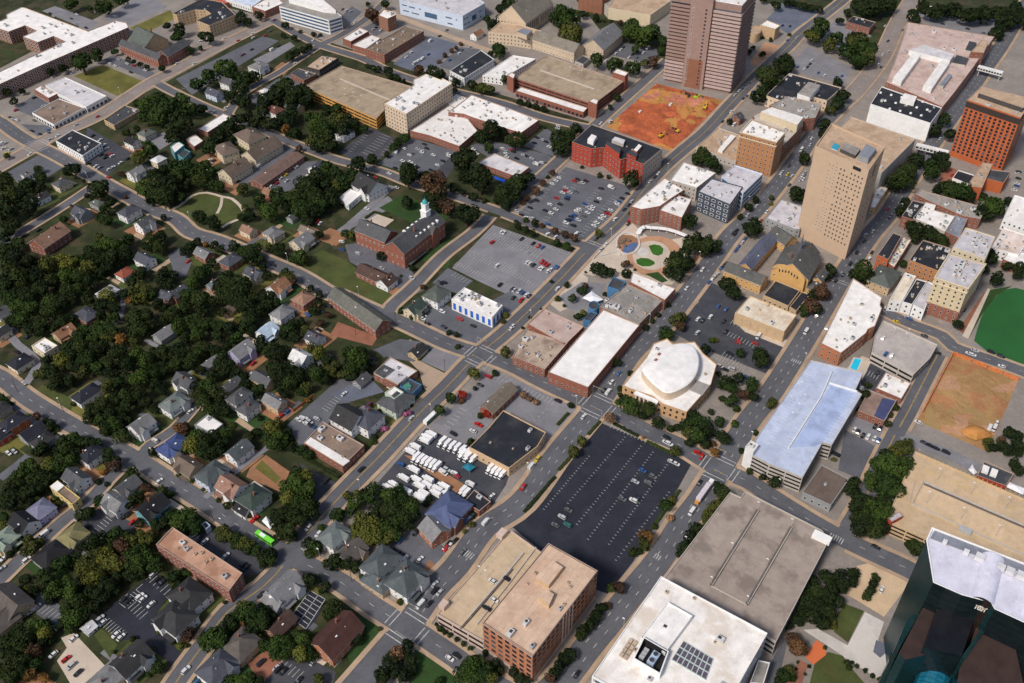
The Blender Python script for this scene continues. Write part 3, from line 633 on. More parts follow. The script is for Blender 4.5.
    mb = MB(); mb.tube((c.x,c.y,0),(c.x,c.y,9),.2,.12); mb.build('mast', GREYM, root); mb = MB()
    for k in range(8):
        a0, a1 = k*math.pi/4, (k+1)*math.pi/4
        for r0, r1, z0, z1 in ((.6,2.6,8.6,6.0),(2.6,3.6,6.0,2.4)):
            mb.face([(c.x+math.cos(a0)*r0,c.y+math.sin(a0)*r0,z0),(c.x+math.cos(a1)*r0,c.y+math.sin(a1)*r0,z0),(c.x+math.cos(a1)*r1,c.y+math.sin(a1)*r1,z1),(c.x+math.cos(a0)*r1,c.y+math.sin(a0)*r1,z1)])
    mb.build('sail', WHITEP, root)
GR['field2'] = mat('plaza_lawn', (.035,.12,.015), .95, .2, .1, 1.5, space='world')
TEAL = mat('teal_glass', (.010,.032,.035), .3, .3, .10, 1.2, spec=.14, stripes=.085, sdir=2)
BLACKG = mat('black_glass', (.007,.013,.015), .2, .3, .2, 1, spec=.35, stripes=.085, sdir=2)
@keep_tile
def glass_tower():
    O4(3,3); hh = 73; root = empty('glass_tower', (0,0,0)); tag(root, 'dark glass tower with pale lilac roof and arched crown at the lower right corner', 'office tower')
    q = ccw(W('632,112 655,60 1150,252 1150,500 905,388 890,362 775,332 660,282', hh))
    mb = MB(); ins = inset(q,.5); n = len(q)
    for i in range(n):
        a, bb, c, d = q[i], q[(i+1)%n], ins[i], ins[(i+1)%n]; e = bb-a; nn = Vector((e.y,-e.x)).normalized()
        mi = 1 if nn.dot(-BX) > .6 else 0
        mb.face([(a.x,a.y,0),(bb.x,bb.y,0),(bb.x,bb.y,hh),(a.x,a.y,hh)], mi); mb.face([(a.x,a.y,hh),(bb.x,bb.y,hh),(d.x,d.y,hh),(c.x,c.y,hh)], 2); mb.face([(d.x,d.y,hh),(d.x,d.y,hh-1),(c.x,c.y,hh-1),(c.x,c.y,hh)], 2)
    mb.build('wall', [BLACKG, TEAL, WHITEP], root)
    mb = MB(); mb.face([(p.x,p.y,hh-1) for p in ins]); r = mb.build('roof', rm('rlilac'), root); bm = bmesh.new(); bm.from_mesh(r.data); bmesh.ops.triangulate(bm, faces=bm.faces[:]); bm.to_mesh(r.data); bm.free()
    s = W('650,100 668,70 1130,246 1118,276', hh); mb = MB(); mb.prism(ccw(s), hh-1, hh-.6, mt=1); mb.build('plant_trench', [wm('grey'), rm('rbluegrey')], root)
    for x, y, w in ((705,125,2.5),(790,165,3),(845,185,5),(930,225,4),(965,240,4.5),(1010,258,5)):
        c = g(TILE[0]+x/TILE[2], TILE[1]+y/TILE[2], hh); mb = MB(); mb.box((c.x,c.y,hh-.6),(w*.7,w*.6,2.4),AZ-math.pi/2); mb.build('rooftop_unit', mat('pale_metal2', (.6,.6,.62), .5, .1), root)
    # arched bay
    L, R = g(TILE[0]+803/TILE[2], TILE[1]+330/TILE[2], hh-3), g(TILE[0]+905/TILE[2], TILE[1]+372/TILE[2], hh-3); u = R-L; n = Vector((u.y,-u.x)).normalized(); n = n if n.dot(CAM2-L) > 0 else -n
    pr = []
    for t in range(13):
        a = math.pi*t/12; pr.append((L+u*(.5-.5*math.cos(a)), hh-3+u.length*.5*math.sin(a)))
    mb = MB(); back = [(p-n*22, z) for p, z in pr]; fr = [(p+n*3, z) for p, z in pr]
    for i in range(12):
        mb.face([(fr[i][0].x,fr[i][0].y,fr[i][1]),(fr[i+1][0].x,fr[i+1][0].y,fr[i+1][1]),(back[i+1][0].x,back[i+1][0].y,back[i+1][1]),(back[i][0].x,back[i][0].y,back[i][1])])
    mb.face([(p.x,p.y,z) for p, z in back]); mb.build('barrel_roof', rm('rlilac'), root)
    mb = MB(); f2 = [(p+n*2.6, z) for p, z in pr]; mb.face([(f2[0][0].x,f2[0][0].y,0)]+[(p.x,p.y,z-.3) for p, z in f2]+[(f2[-1][0].x,f2[-1][0].y,0)])
    for p in (L, R): mb.face([(p.x-n.x*4,p.y-n.y*4,0),(p.x+n.x*2.6,p.y+n.y*2.6,0),(p.x+n.x*2.6,p.y+n.y*2.6,hh-3),(p.x-n.x*4,p.y-n.y*4,hh-3)])
    mb.build('arched_bay', mat('brown_glass', (.022,.016,.014), .2, .2, spec=.4), root)
    sg = L+u*.5+n*2.9; sign = empty('sign', (0,0,0)); sign.parent = root; ang = math.atan2(n.y,n.x)
    letter_pale = mat('sign_letters', (.70,.66,.58), .5, .05)  # plain pale colour of the letters
    for k in range(7):
        p = L+u*(.22+.085*k)+n*2.9; mb = MB(); hgt = 2.6; mb.box((0,0,0),(.32,.2,hgt)); mb.box((0,0,hgt-.4),(1.3,.2,.4)) if k%3 != 1 else mb.box((0,0,0),(1.3,.2,.4)); mb.box((0,0,hgt*.45),(.9,.2,.35)) if k%2 else None
        o = mb.build('letter', letter_pale, sign); o.location = (p.x,p.y,hh-6+.4*(k-3)*0); o.rotation_euler = (0,0,ang+math.pi/2)
    # lower glass wings with brown terraces
    O(5,5); br = mat('brown_terrace', (.042,.026,.023), .8, .2, .2, 2, stain=.3)
    def blk(name, s, h, top, wall=BLACKG):
        qq = ccw(W(s, h)); mb = MB(); mb.prism(qq, 0, h, mt=1); mb.build(name, [wall, top], root)
    blk('terrace_wing','462,185 520,240 445,468 490,505 330,545 292,505', 56, br, TEAL)
    blk('terrace_wing','770,300 975,400 1040,690 640,700 655,600 700,520', 56, br, BLACKG)
    blk('atrium','520,235 745,300 670,520 440,470', 60, mat('atrium_roof', (.010,.011,.015), .3, .2), BLACKG)
    blk('glass_strip','790,355 815,362 700,525 675,515', 58, TEAL, TEAL)
    blk('glass_strip','345,300 395,265 410,280 300,470 285,440', 50, TEAL, TEAL)
    c = g(TILE[0]+375/TILE[2], TILE[1]+590/TILE[2], 34); mb = MB(); mb.tube((c.x,c.y,0),(c.x,c.y,34),9.5,9.5,20); dr = mb.build('round_bay', BLACKG, root)
    for k in range(6):
        a = k*1.05; mb = MB(); mb.box((c.x+math.cos(a)*4.5,c.y+math.sin(a)*4.5,34),(1.6,.9,.8),a); mb.build('rooftop_unit', WHITEP, dr)
    a, e = g(TILE[0]+548/TILE[2], TILE[1]+545/TILE[2], 44), g(TILE[0]+470/TILE[2], TILE[1]+760/TILE[2], 44); d = (e-a).normalized(); pn = Vector((-d.y,d.x)); mb = MB(); bl = mat('blue_vault', (.012,.14,.23), .22, .35, .8, 4, stripes=1.3, spec=.5)
    for k in range(6):
        t0, t1 = math.pi*k/6, math.pi*(k+1)/6
        for j in range(8):
            p0, p1 = a+(e-a)*(j/8), a+(e-a)*((j+.94)/8); f = lambda p, t: ((p+pn*(6.2*math.cos(t))).x, (p+pn*(6.2*math.cos(t))).y, 40+6.2*math.sin(t))
            mb.face([f(p0,t0),f(p1,t0),f(p1,t1),f(p0,t1)])
    mb.build('blue_vault', bl, root)
    mb = MB(); mb.prism(ccw([a+pn*6.2,a-pn*6.2,e-pn*6.2,e+pn*6.2]), 0, 40); mb.build('vault_base', BLACKG, root)
ROOF['rlilac'] = ((.66,.66,.78),.1,None)
def deck_wall(root, s, h, t=.5, hh=1.2, name='ramp_wall', m=None):
    p = W(s, h); mb = MB()
    for i in range(len(p)-1):
        d = p[i+1]-p[i]; nn = Vector((-d.y,d.x)).normalized()*(t/2); mb.prism(ccw([p[i]-nn,p[i+1]-nn,p[i+1]+nn,p[i]+nn]), h, h+hh)
    return mb.build(name, m or wm('conc'), root)
def slope_panel(root, s, z, m, name='ramp'):
    """sloping deck: first two points at z, last two 2.6 m lower"""
    pass
@keep_tile
def ramp_garage():
    FULL(); hh = 12
    root = b('parking garage', 'parking_garage', 'big grey brown parking garage with two deck ramps at the lower crossroads', '730,492 741,497 745,491 822,530 829,540 776,642 764,634 664,578', hh, 'conc', 'rdeckbrown', fl=3, win='g', hv=0)
    dark = mat('painted_ramp_shade', (.13,.11,.10), .9, .2)  # shaded sides of the ramp walls, shade put into the colour
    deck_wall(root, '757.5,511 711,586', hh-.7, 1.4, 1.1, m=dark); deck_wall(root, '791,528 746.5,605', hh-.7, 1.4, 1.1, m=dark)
    deck_wall(root, '758.5,511.5 712,586.5', hh-.7, .35, 1.35); deck_wall(root, '792,528.5 747.5,605.5', hh-.7, .35, 1.35)
    deck_wall(root, '711,586 746.5,605', hh-.7, .4, .5)
    for x, y in ((757.5,510),(731.5,551),(791,527),(766.5,567),(711,585),(747,604)): 
        p = g(x,y,hh-.7); LAMPQ.append((p.x,p.y,hh-.7,'on the grey brown ramp garage',6))
    mb = MB(); p = g(822,537,hh+1); mb.box((p.x,p.y,hh-.7),(9,4,2.6),AZ-math.pi/2); mb.build('stair_head', WHITEP, root)
    FULL()
ROOF['rdeckbrown'] = ((.36,.30,.26),.8,(.19,.155,.135))
@keep_tile
def office_garage():
    FULL()
    b('parking garage', 'parking_garage', 'tan deck parking garage joined to the red brick office at the bottom', '437,614 510,529.5 548,557 483.5,641', 9, 'pinkconc', 'rdecktan', fl=2, win='g', hv=0, lamps=2)
    root = [o for o in bpy.data.objects if o.get('label','').startswith('tan deck parking garage')][0]
    deck_wall(root, '477,625 512,580 536,548', 8.3, .5, .8); deck_wall(root, '461,629 477,611 512,570', 8.3, .9, .9, m=mat('painted_ramp_shade', (.13,.11,.10), .9, .2))  # second wall is dark: the ramp's shade is painted into it
    mb = MB(); p = g(444,606,9); mb.box((p.x,p.y,8.3),(4,3.4,3),AZ); mb.build('stair_head', wm('pinkconc'), root)
    mb = MB(); p = g(502,535,9); mb.box((p.x,p.y,8.3),(5,3.6,3),AZ); mb.build('stair_head', wm('pinkconc'), root)
    FULL()
    b('office building', 'brick_office', 'red brick office block with tan roof and rows of dark windows at the bottom', '548.4,543 597.6,570.5 532.5,656 482.6,622.5', 23, 'orangebrick', 'rtanb', fl=6, win='o', hv=7, tops=[('535,578 553,560.5 563,567 549,585',2.2,'tan','rtanb'),('538,596 547,589.5 554,594 549,605',2.4,'tan','rtanb')])
    root = find_label('red brick office block with tan roof'); q = ccw(W('548.4,543 597.6,570.5 532.5,656 482.6,622.5', 23))
    mb = MB(); mb.prism(inset(q,-.12), 0, 3.2, top=False); mb.build('stone_base', wm('pinkconc'), root)
    mb = MB(); mb.prism(inset(q,-.16), 21.9, 22.5, top=False); mb.build('stone_band', wm('pinkconc'), root)
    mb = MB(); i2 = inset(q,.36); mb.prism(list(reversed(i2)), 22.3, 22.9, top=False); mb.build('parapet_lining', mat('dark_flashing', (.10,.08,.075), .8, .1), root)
    for k in range(4):
        e = max(range(4), key=lambda i: ((q[i]+q[(i+1)%4])/2).dot(BX)); a, bb = q[e], q[(e+1)%4]; d = bb-a; nn = Vector((d.y,-d.x)).normalized(); p = a+d*(.45+.05*k)+nn*.1
        mb = MB(); mb.box((0,0,0),(.7,.5,21)); o = mb.build('pilaster', wm('pinkconc'), root); o.location = (p.x,p.y,1); o.rotation_euler = (0,0,math.atan2(d.y,d.x))
ROOF['rtanb'] = ((.58,.42,.31),.45,(.42,.26,.19)); ROOF['rdecktan'] = ((.52,.40,.27),.5,(.42,.31,.21)); WALL['pinkconc'] = (.54,.42,.36)
@keep_tile
def white_office():
    FULL()
    root = b('office building', 'white_office', 'large white roofed office block with cooling plant at the bottom edge', '661,576 767.6,633 707,740 592,676', 24, 'white', 'rwhitest', fl=6, win='b', hv=5)
    hh = 24
    q = ccw(W('667,604.5 692,618.5 665,655 640,640', hh)); shell(root, q, hh-.7, hh+2.2, 'white', 'rwhite', name='plant_wall')
    q = ccw(W('643.5,638.5 668.5,653 660,676 633,660', hh+2)); sub = empty('cooling_plant', (0,0,0)); sub.parent = root
    mb = MB(); ins = inset(q,.5); n = len(q)
    for i in range(n):
        a, bb, c, d = q[i], q[(i+1)%n], ins[i], ins[(i+1)%n]
        mb.face([(a.x,a.y,hh-.7),(bb.x,bb.y,hh-.7),(bb.x,bb.y,hh+3.4),(a.x,a.y,hh+3.4)]); mb.face([(a.x,a.y,hh+3.4),(bb.x,bb.y,hh+3.4),(d.x,d.y,hh+3.4),(c.x,c.y,hh+3.4)]); mb.face([(d.x,d.y,hh+3.4),(d.x,d.y,hh-.6),(c.x,c.y,hh-.6),(c.x,c.y,hh+3.4)], 1)
    mb.face([(p.x,p.y,hh-.6) for p in ins], 1); mb.build('screen_wall', [WHITEP, OPEN], sub)
    c = cen(q)
    for k in range(2):
        p = c+AX*(1.6-3.4*k)+BX*1.2; mb = MB(); mb.box((p.x,p.y,hh-.6),(3.2,3.2,3.4),AZ); mb.tube((p.x,p.y,hh+2.8),(p.x,p.y,hh+3.3),1.3,1.3,14); mb.tube((p.x,p.y,hh+3.3),(p.x,p.y,hh+3.34),1.1,1.1,14,mi=1); mb.build('cooling_tower', [mat('plant_blue', (.36,.45,.58), .5, .2), DARKM], sub)
    for k in range(3):
        p = c-BX*3.4+AX*(2-2*k); mb = MB(); mb.box((p.x,p.y,hh-.6),(1.6,2.2,2.4),AZ); mb.build('chiller', GREYM, sub)
    q = W('683.5,640.5 713.5,658.5 706,680 671.5,659.5', hh-.2); fr = empty('skylight', (0,0,0)); fr.parent = root
    mb = MB(); mb.prism(ccw(q), hh-.7, hh-.3); mb.build('frame', mat('skylight_frame', (.42,.50,.48), .5, .1), fr)
    for i in range(7):
        for j in range(3):
            f = lambda s, t: (q[0]*(1-s)+q[1]*s)*(1-t)+(q[3]*(1-s)+q[2]*s)*t
            c4 = [f((i+.1)/7,(j+.1)/3),f((i+.9)/7,(j+.1)/3),f((i+.9)/7,(j+.9)/3),f((i+.1)/7,(j+.9)/3)]; mb = MB(); mb.prism(ccw(c4), hh-.3, hh-.2); mb.build('pane', mat('skylight_glass', (.10,.085,.115), .2, .3), fr)
    rk = empty('vent_rack', (0,0,0)); rk.parent = root
    for i in range(2):
        for j in range(4):
            p = g(630.5+i*4.2-j*2.9, 641+i*2.4+j*4.6, hh); mb = MB(); mb.box((p.x,p.y,hh-.7),(1.9,1.7,1.3),AZ); mb.build('vent', mat('tan_metal', (.45,.36,.27), .6, .15), rk)
    O(4,5)
    b('entrance annex', 'annex', 'small white framed annex at the right foot of the white roofed office', '470,545 540,560 500,690 420,680', 9, 'white', 'rgrey', fl=0, hv=0)
ROOF['rwhitest'] = ((.78,.75,.72),.75,(.60,.52,.44))
# ------------------------------------------------------------------ small structures
def canopy(label, pts, h, col=None):
    q = ccw(W(pts, h)); root = empty('canopy', (0,0,0)); tag(root, label, 'canopy'); c = cen(q); mb = MB(); n = len(q)
    for i in range(n):
        a, bb = q[i], q[(i+1)%n]; mb.face([(a.x,a.y,h-.4),(bb.x,bb.y,h-.4),(c.x,c.y,h+.9)]); mb.face([(a.x,a.y,h-.8),(bb.x,bb.y,h-.8),(bb.x,bb.y,h-.4),(a.x,a.y,h-.4)])
    mb.build('cloth', mat('teal_cloth', (.02,.17,.25), .8, .1) if col else mat('white_cloth', (.72,.72,.76), .8, .08), root)
    for p in q:
        mb = MB(); mb.tube((p.x,p.y,0),(p.x,p.y,h-.5),.07); mb.build('pole', GREYM, root)
def tarp(label, pts):
    q = ccw(W(pts, .5)); c = cen(q); mb = MB()
    for i in range(len(q)):
        a, bb = q[i], q[(i+1)%len(q)]; mb.face([(a.x,a.y,.25),(bb.x,bb.y,.25),(c.x,c.y,.8)])
    mono('tarp', label, 'tarp', mb, mat('blue_tarp', (.01,.10,.62), .5, .15))
def pool(label, pts):
    q = ccw(W(pts)); root = empty('swimming_pool', (0,0,0)); tag(root, label, 'swimming pool'); mb = MB(); o = inset(q,-1.0)
    for i in range(len(q)):
        j = (i+1)%len(q); mb.face([(o[i].x,o[i].y,.34),(o[j].x,o[j].y,.34),(q[j].x,q[j].y,.34),(q[i].x,q[i].y,.34)])
    mb.build('coping', GR['concw'], root); mb = MB(); mb.face([(p.x,p.y,.3) for p in q]); mb.build('water', mat('pool_blue', (.02,.50,.72), .1, .1, spec=.5), root)
def SOLAR(label, pts):
    S('court_surface','asphk','x',pts); p = W(pts); mb = MB(); z = GZ[0]+.02
    a, bb, c, d = p[0], p[1], p[2], p[4]
    def f(s, t): return (a*(1-s)+bb*s)*(1-t)+(d*(1-s)+c*s)*t
    for k in range(8):
        s = k/7; q0, q1 = f(s,0), f(s,.93); line(mb, q0, q1, .28, z)
    for t in (0,.5,.95): line(mb, f(0,t), f(1,t), .28, z)
    tag(mb.build('court_markings', MARKW), kind='structure')
def line(mb, a, bb, w, z):
    d = bb-a
    if d.length < 1e-4: return
    n = Vector((-d.y,d.x)).normalized()*(w/2); mb.face([((a-n).x,(a-n).y,z),((bb-n).x,(bb-n).y,z),((bb+n).x,(bb+n).y,z),((a+n).x,(a+n).y,z)])
def FENCE(label, pts):
    p = W(pts); root = empty('board_fence', (0,0,0)); tag(root, label, 'fence'); wood = mat('orange_boards', (.40,.14,.045), .8, .25, 1.2, 6)
    for i in range(len(p)-1):
        mb = MB(); d = p[i+1]-p[i]; nn = Vector((-d.y,d.x)).normalized()*.06; mb.prism(ccw([p[i]-nn,p[i+1]-nn,p[i+1]+nn,p[i]+nn]), 0, 2.0); mb.build('panel', wood, root)
    for q in p: mb = MB(); mb.box((q.x,q.y,0),(.2,.2,2.3),AZ); mb.build('post', wood, root)
def BARRIER(label, pts):
    p = W(pts); root = empty('site_barrier', (0,0,0)); tag(root, label, 'barrier'); m = mat('orange_sheet', (.52,.17,.06), .8, .3, .6, 4)
    for i in range(len(p)-1):
        d = p[i+1]-p[i]; n = max(1,int(d.length/7)); nn = Vector((-d.y,d.x)).normalized()*.25
        for k in range(n):
            a, bb = p[i]+d*((k+.04)/n), p[i]+d*((k+.96)/n); mb = MB(); mb.prism(ccw([a-nn,bb-nn,bb+nn,a+nn]), 0, 2.6); mb.build('sheet', m, root)
LEAFM = {}
def leafmat(k, wide=False):
    if (k,wide) in LEAFM: return LEAFM[k,wide]
    base = dict(d=(.0085,.0190,.0060), g=(.015,.034,.008), y=(.043,.055,.013), o=(.125,.068,.02), r=(.050,.030,.020), R=(.26,.022,.012), b=(.13,.085,.055), p=(.30,.10,.22), h=(.014,.026,.010))[k]
    m = bpy.data.materials.new('foliage_'+dict(d='dark_green',g='green',y='yellow_green',o='orange',r='russet',R='scarlet',b='bare_brown',p='pink',h='hedge_green')[k]); m.use_nodes = True
    nt = m.node_tree; N = nt.nodes; L = nt.links; bs = N['Principled BSDF']; bs.inputs['Roughness'].default_value = .8; bs.inputs['Specular IOR Level'].default_value = .15
    tc = N.new('ShaderNodeTexCoord'); nz = N.new('ShaderNodeTexNoise'); nz.inputs['Scale'].default_value = .11 if wide else 3.2; nz.inputs['Detail'].default_value = 6 if wide else 3; nz.inputs['Roughness'].default_value = .6; L.new(tc.outputs['Object'], nz.inputs['Vector'])
    oi = N.new('ShaderNodeObjectInfo'); mx = N.new('ShaderNodeMath'); mx.operation = 'MULTIPLY_ADD'; mx.inputs[1].default_value = 1.05 if wide else .9; L.new(nz.outputs['Fac'], mx.inputs[0]); 
    sc = N.new('ShaderNodeMath'); sc.operation = 'MULTIPLY'; sc.inputs[1].default_value = .0 if wide else .45; L.new(oi.outputs['Random'], sc.inputs[0]); L.new(sc.outputs[0], mx.inputs[2])
    r = N.new('ShaderNodeValToRGB'); r.color_ramp.elements[0].position = .34; r.color_ramp.elements[1].position = .92
    hi = (base[0]*2.5+.008, base[1]*2.1+.005, base[2]*1.6)
    r.color_ramp.elements[0].color = (base[0]*.62,base[1]*.66,base[2]*.75,1); r.color_ramp.elements[1].color = (*hi,1); L.new(mx.outputs[0], r.inputs['Fac']); L.new(r.outputs['Color'], bs.inputs['Base Color'])
    LEAFM[k,wide] = m; return m
def HEDGE(label, pts):
    p = W(pts); mb = MB(); rr = random.Random(len(label)); verts = []
    for i in range(len(p)-1):
        d = p[i+1]-p[i]; n = max(3,int(d.length*14)); nn = Vector((-d.y,d.x)).normalized()
        for k in range(n):
            q = p[i]+d*rr.random()+nn*rr.uniform(-.95,.95); z = rr.uniform(.1,1.5); s = rr.uniform(.25,.5)
            u = Vector((rr.gauss(0,1),rr.gauss(0,1),rr.gauss(0,1))).normalized(); w = u.orthogonal().normalized()*s; v2 = u.cross(w); c = Vector((q.x,q.y,z)); mb.face([c+w,c+v2,c-w,c-v2])
        a, bb = p[i], p[i+1]; mb.prism(ccw([a-nn*.8,bb-nn*.8,bb+nn*.8,a+nn*.8]), 0, 1.2)
    mono('hedge', label, 'hedge', mb, leafmat('h'), 'clipped hedges')
def sky_bridge(label, pts, h):
    p = W(pts, h); root = empty('footbridge', (0,0,0)); tag(root, label, 'footbridge'); d = p[1]-p[0]; nn = Vector((-d.y,d.x)).normalized()*2
    mb = MB(); mb.prism(ccw([p[0]-nn,p[1]-nn,p[1]+nn,p[0]+nn]), h-3.6, h, bottom=True); mb.build('deck', wm('white'), root)
    k = 9; ang = math.atan2(-(-nn.y), 0); nv = nn.normalized(); nv = nv if nv.dot(CAM2-p[0]) > 0 else -nv; ang = math.atan2(nv.y,nv.x)
    for i in range(k):
        q = p[0]+d*((i+.5)/k)+nv*2.04; put(root,'window','d',(q.x,q.y,h-2.7),ang,d.length/k*.75,1.6)
    for s in (.08,.92):
        q = p[0]+d*s; mb = MB(); mb.tube((q.x,q.y,0),(q.x,q.y,h-3.6),.5,.5,8); mb.build('pier', wm('conc'), root)
def wheelset(root, xs, ys, r, me):
    for x in xs:
        for y in ys:
            o = bpy.data.objects.new('wheel', me); COL.objects.link(o); o.parent = root; o.location = (x,y,r); o.rotation_euler = (math.pi/2,0,0)
def wheel_mesh(r, w):
    mb = MB(); mb.tube((0,0,-w/2),(0,0,w/2),r,r,10); mb.tube((0,0,-w/2-.01),(0,0,w/2+.01),r*.55,r*.55,8,mi=1); me = mb.mesh('wheel'); me.materials.append(RUBBER); me.materials.append(GREYM); return me
WHL = wheel_mesh(.36,.24); WHB = wheel_mesh(.52,.32)
def BUS(label, pos, d='A', green=0):
    x, y = map(float, pos.split(',')); c = g(TILE[0]+x/TILE[2], TILE[1]+y/TILE[2], 1.5); root = empty('bus' if green else 'coach', (c.x,c.y,.22), AZ if d == 'A' else AZ-math.pi/2); tag(root, label, 'bus')
    m = mat('lime_paint', (.16,.66,.05), .4, .05) if green else mat('coach_white', (.72,.74,.72), .4, .06)
    mb = MB(); mb.box((0,0,.45),(12,2.6,2.7),taper=.985); mb.build('body', m, root)
    mb = MB()
    for s in (-1,1): mb.box((0,s*1.29,1.55),(11,.06,1.05))
    mb.box((5.98,0,1.3),(.06,2.2,1.5)); mb.build('windows', GLASS, root)
    mb = MB(); mb.box((-1.5 if green else 2,0,3.15),(3.6 if green else 2.2,1.7,.22)); mb.build('roof_unit', WHITEP, root)
    if not green: mb = MB(); [mb.box((0,s*1.3,.5),(11.6,.05,.9)) for s in (-1,1)]; mb.build('green_stripe', mat('coach_green', (.03,.16,.08), .5, .1), root)
    wheelset(root, (-3.8,4.2), (-1.15,1.15), .52, WHB)
@keep_tile
def ARROWS():
    """big trailer rig at the lower crossroads"""
    root0 = g(706,489.5,2); root = empty('lorry', (root0.x,root0.y,.22), AZ); tag(root, 'long lorry with pale trailer leaving the lower crossroads', 'lorry')
    mb = MB(); mb.box((-3,0,1.2),(13,2.6,2.7)); mb.build('trailer', mat('trailer_lilac', (.58,.52,.58), .6, .15, .8, 2), root)
    mb = MB(); mb.box((6.2,0,.7),(2.6,2.5,2.6),taper=.9); mb.build('cab', WHITEP, root); mb = MB(); mb.box((7.4,0,1.9),(.1,2.1,.9)); mb.build('windshield', GLASS, root)
    mb = MB(); mb.box((-10.2,0,.7),(2.0,2.3,1.6),taper=.9); mb.build('lift_gate', mat('amber_paint', (.60,.28,.06), .5, .1), root)
    wheelset(root, (-7.5,-6.2,3.6,6.2), (-1.1,1.1), .52, WHB)

def deck_marks(root, a, bb, n, L, z, d, m, name='bay_markings'):
    p, q = g(*a, z), g(*bb, z); u = (AX if d == 'A' else BX)*L; mb = MB()
    for i in range(n):
        s = p+(q-p)*(i/max(1,n-1)); line(mb, s, s+u, .22, z+.012)
    return mb.build(name, m, root)
@keep_tile
def blue_garage_ramp():
    root = find_label('large parking garage with pale blue deck'); O(4,3); hh = 11.3
    deck_wall(root, '910,180 880,250 840,340 650,640', hh, .5, 1.1, m=wm('white')); deck_wall(root, '895,250 1060,300', hh, .5, 1.1, m=wm('white'))
    mb = MB(); mb.prism(ccw(W('905,262 1045,304 850,610 800,625 668,632 850,345', hh+.05)), hh, hh+.05); mb.build('ramp', mat('ramp_blue', (.37,.45,.67), .8, .12, .2, 2, stain=.4), root)
    FULL(); mk = mat('faded_marking', (.58,.66,.82), .8, .1)
    deck_marks(root, (765,441), (806,370), 26, 4.5, hh, 'B', mk); deck_marks(root, (790,452), (822,397), 20, -4.5, hh, 'B', mk); deck_marks(root, (822,440), (850,392), 18, 4.5, hh+.06, 'B', mk)
@keep_tile
def tan_garage_ramp():
    root = find_label('tan parking garage with sunken ramp'); O(5,4); hh = 8.3; yl = mat('faded_yellow', (.62,.42,.12), .8, .1)
    deck_wall(root, '370,290 436,156 1240,505', hh, .5, 1.0); deck_wall(root, '370,290 1240,690', hh, .5, 1.0)
    deck_wall(root, '442,166 1240,512', hh, 1.6, .12, m=mat('painted_ramp_shade', (.13,.11,.10), .9, .2)); deck_wall(root, '392,150 352,280', hh, .4, .5)  # flat dark strip paints the shade along the upper ramp wall
    mb = MB(); mb.prism(ccw(W('386,286 440,178 1240,525 1240,676', hh+.05)), hh, hh+.05); mb.build('ramp', rm('rtandeck'), root)
    FULL(); deck_marks(root, (924,474), (1015,512), 26, 4.6, hh, 'A', yl); deck_marks(root, (922,505), (1010,545), 24, -4.6, hh, 'A', yl); deck_marks(root, (926,455), (1020,494), 22, -4.2, hh, 'A', yl)
    mb = MB(); p = g(TILE[0]+965, 531, 9); mb.box((p.x,p.y,8.3),(6,2.4,2.6),AZ-math.pi/2); mb.build('stair_head', GREYM, root)
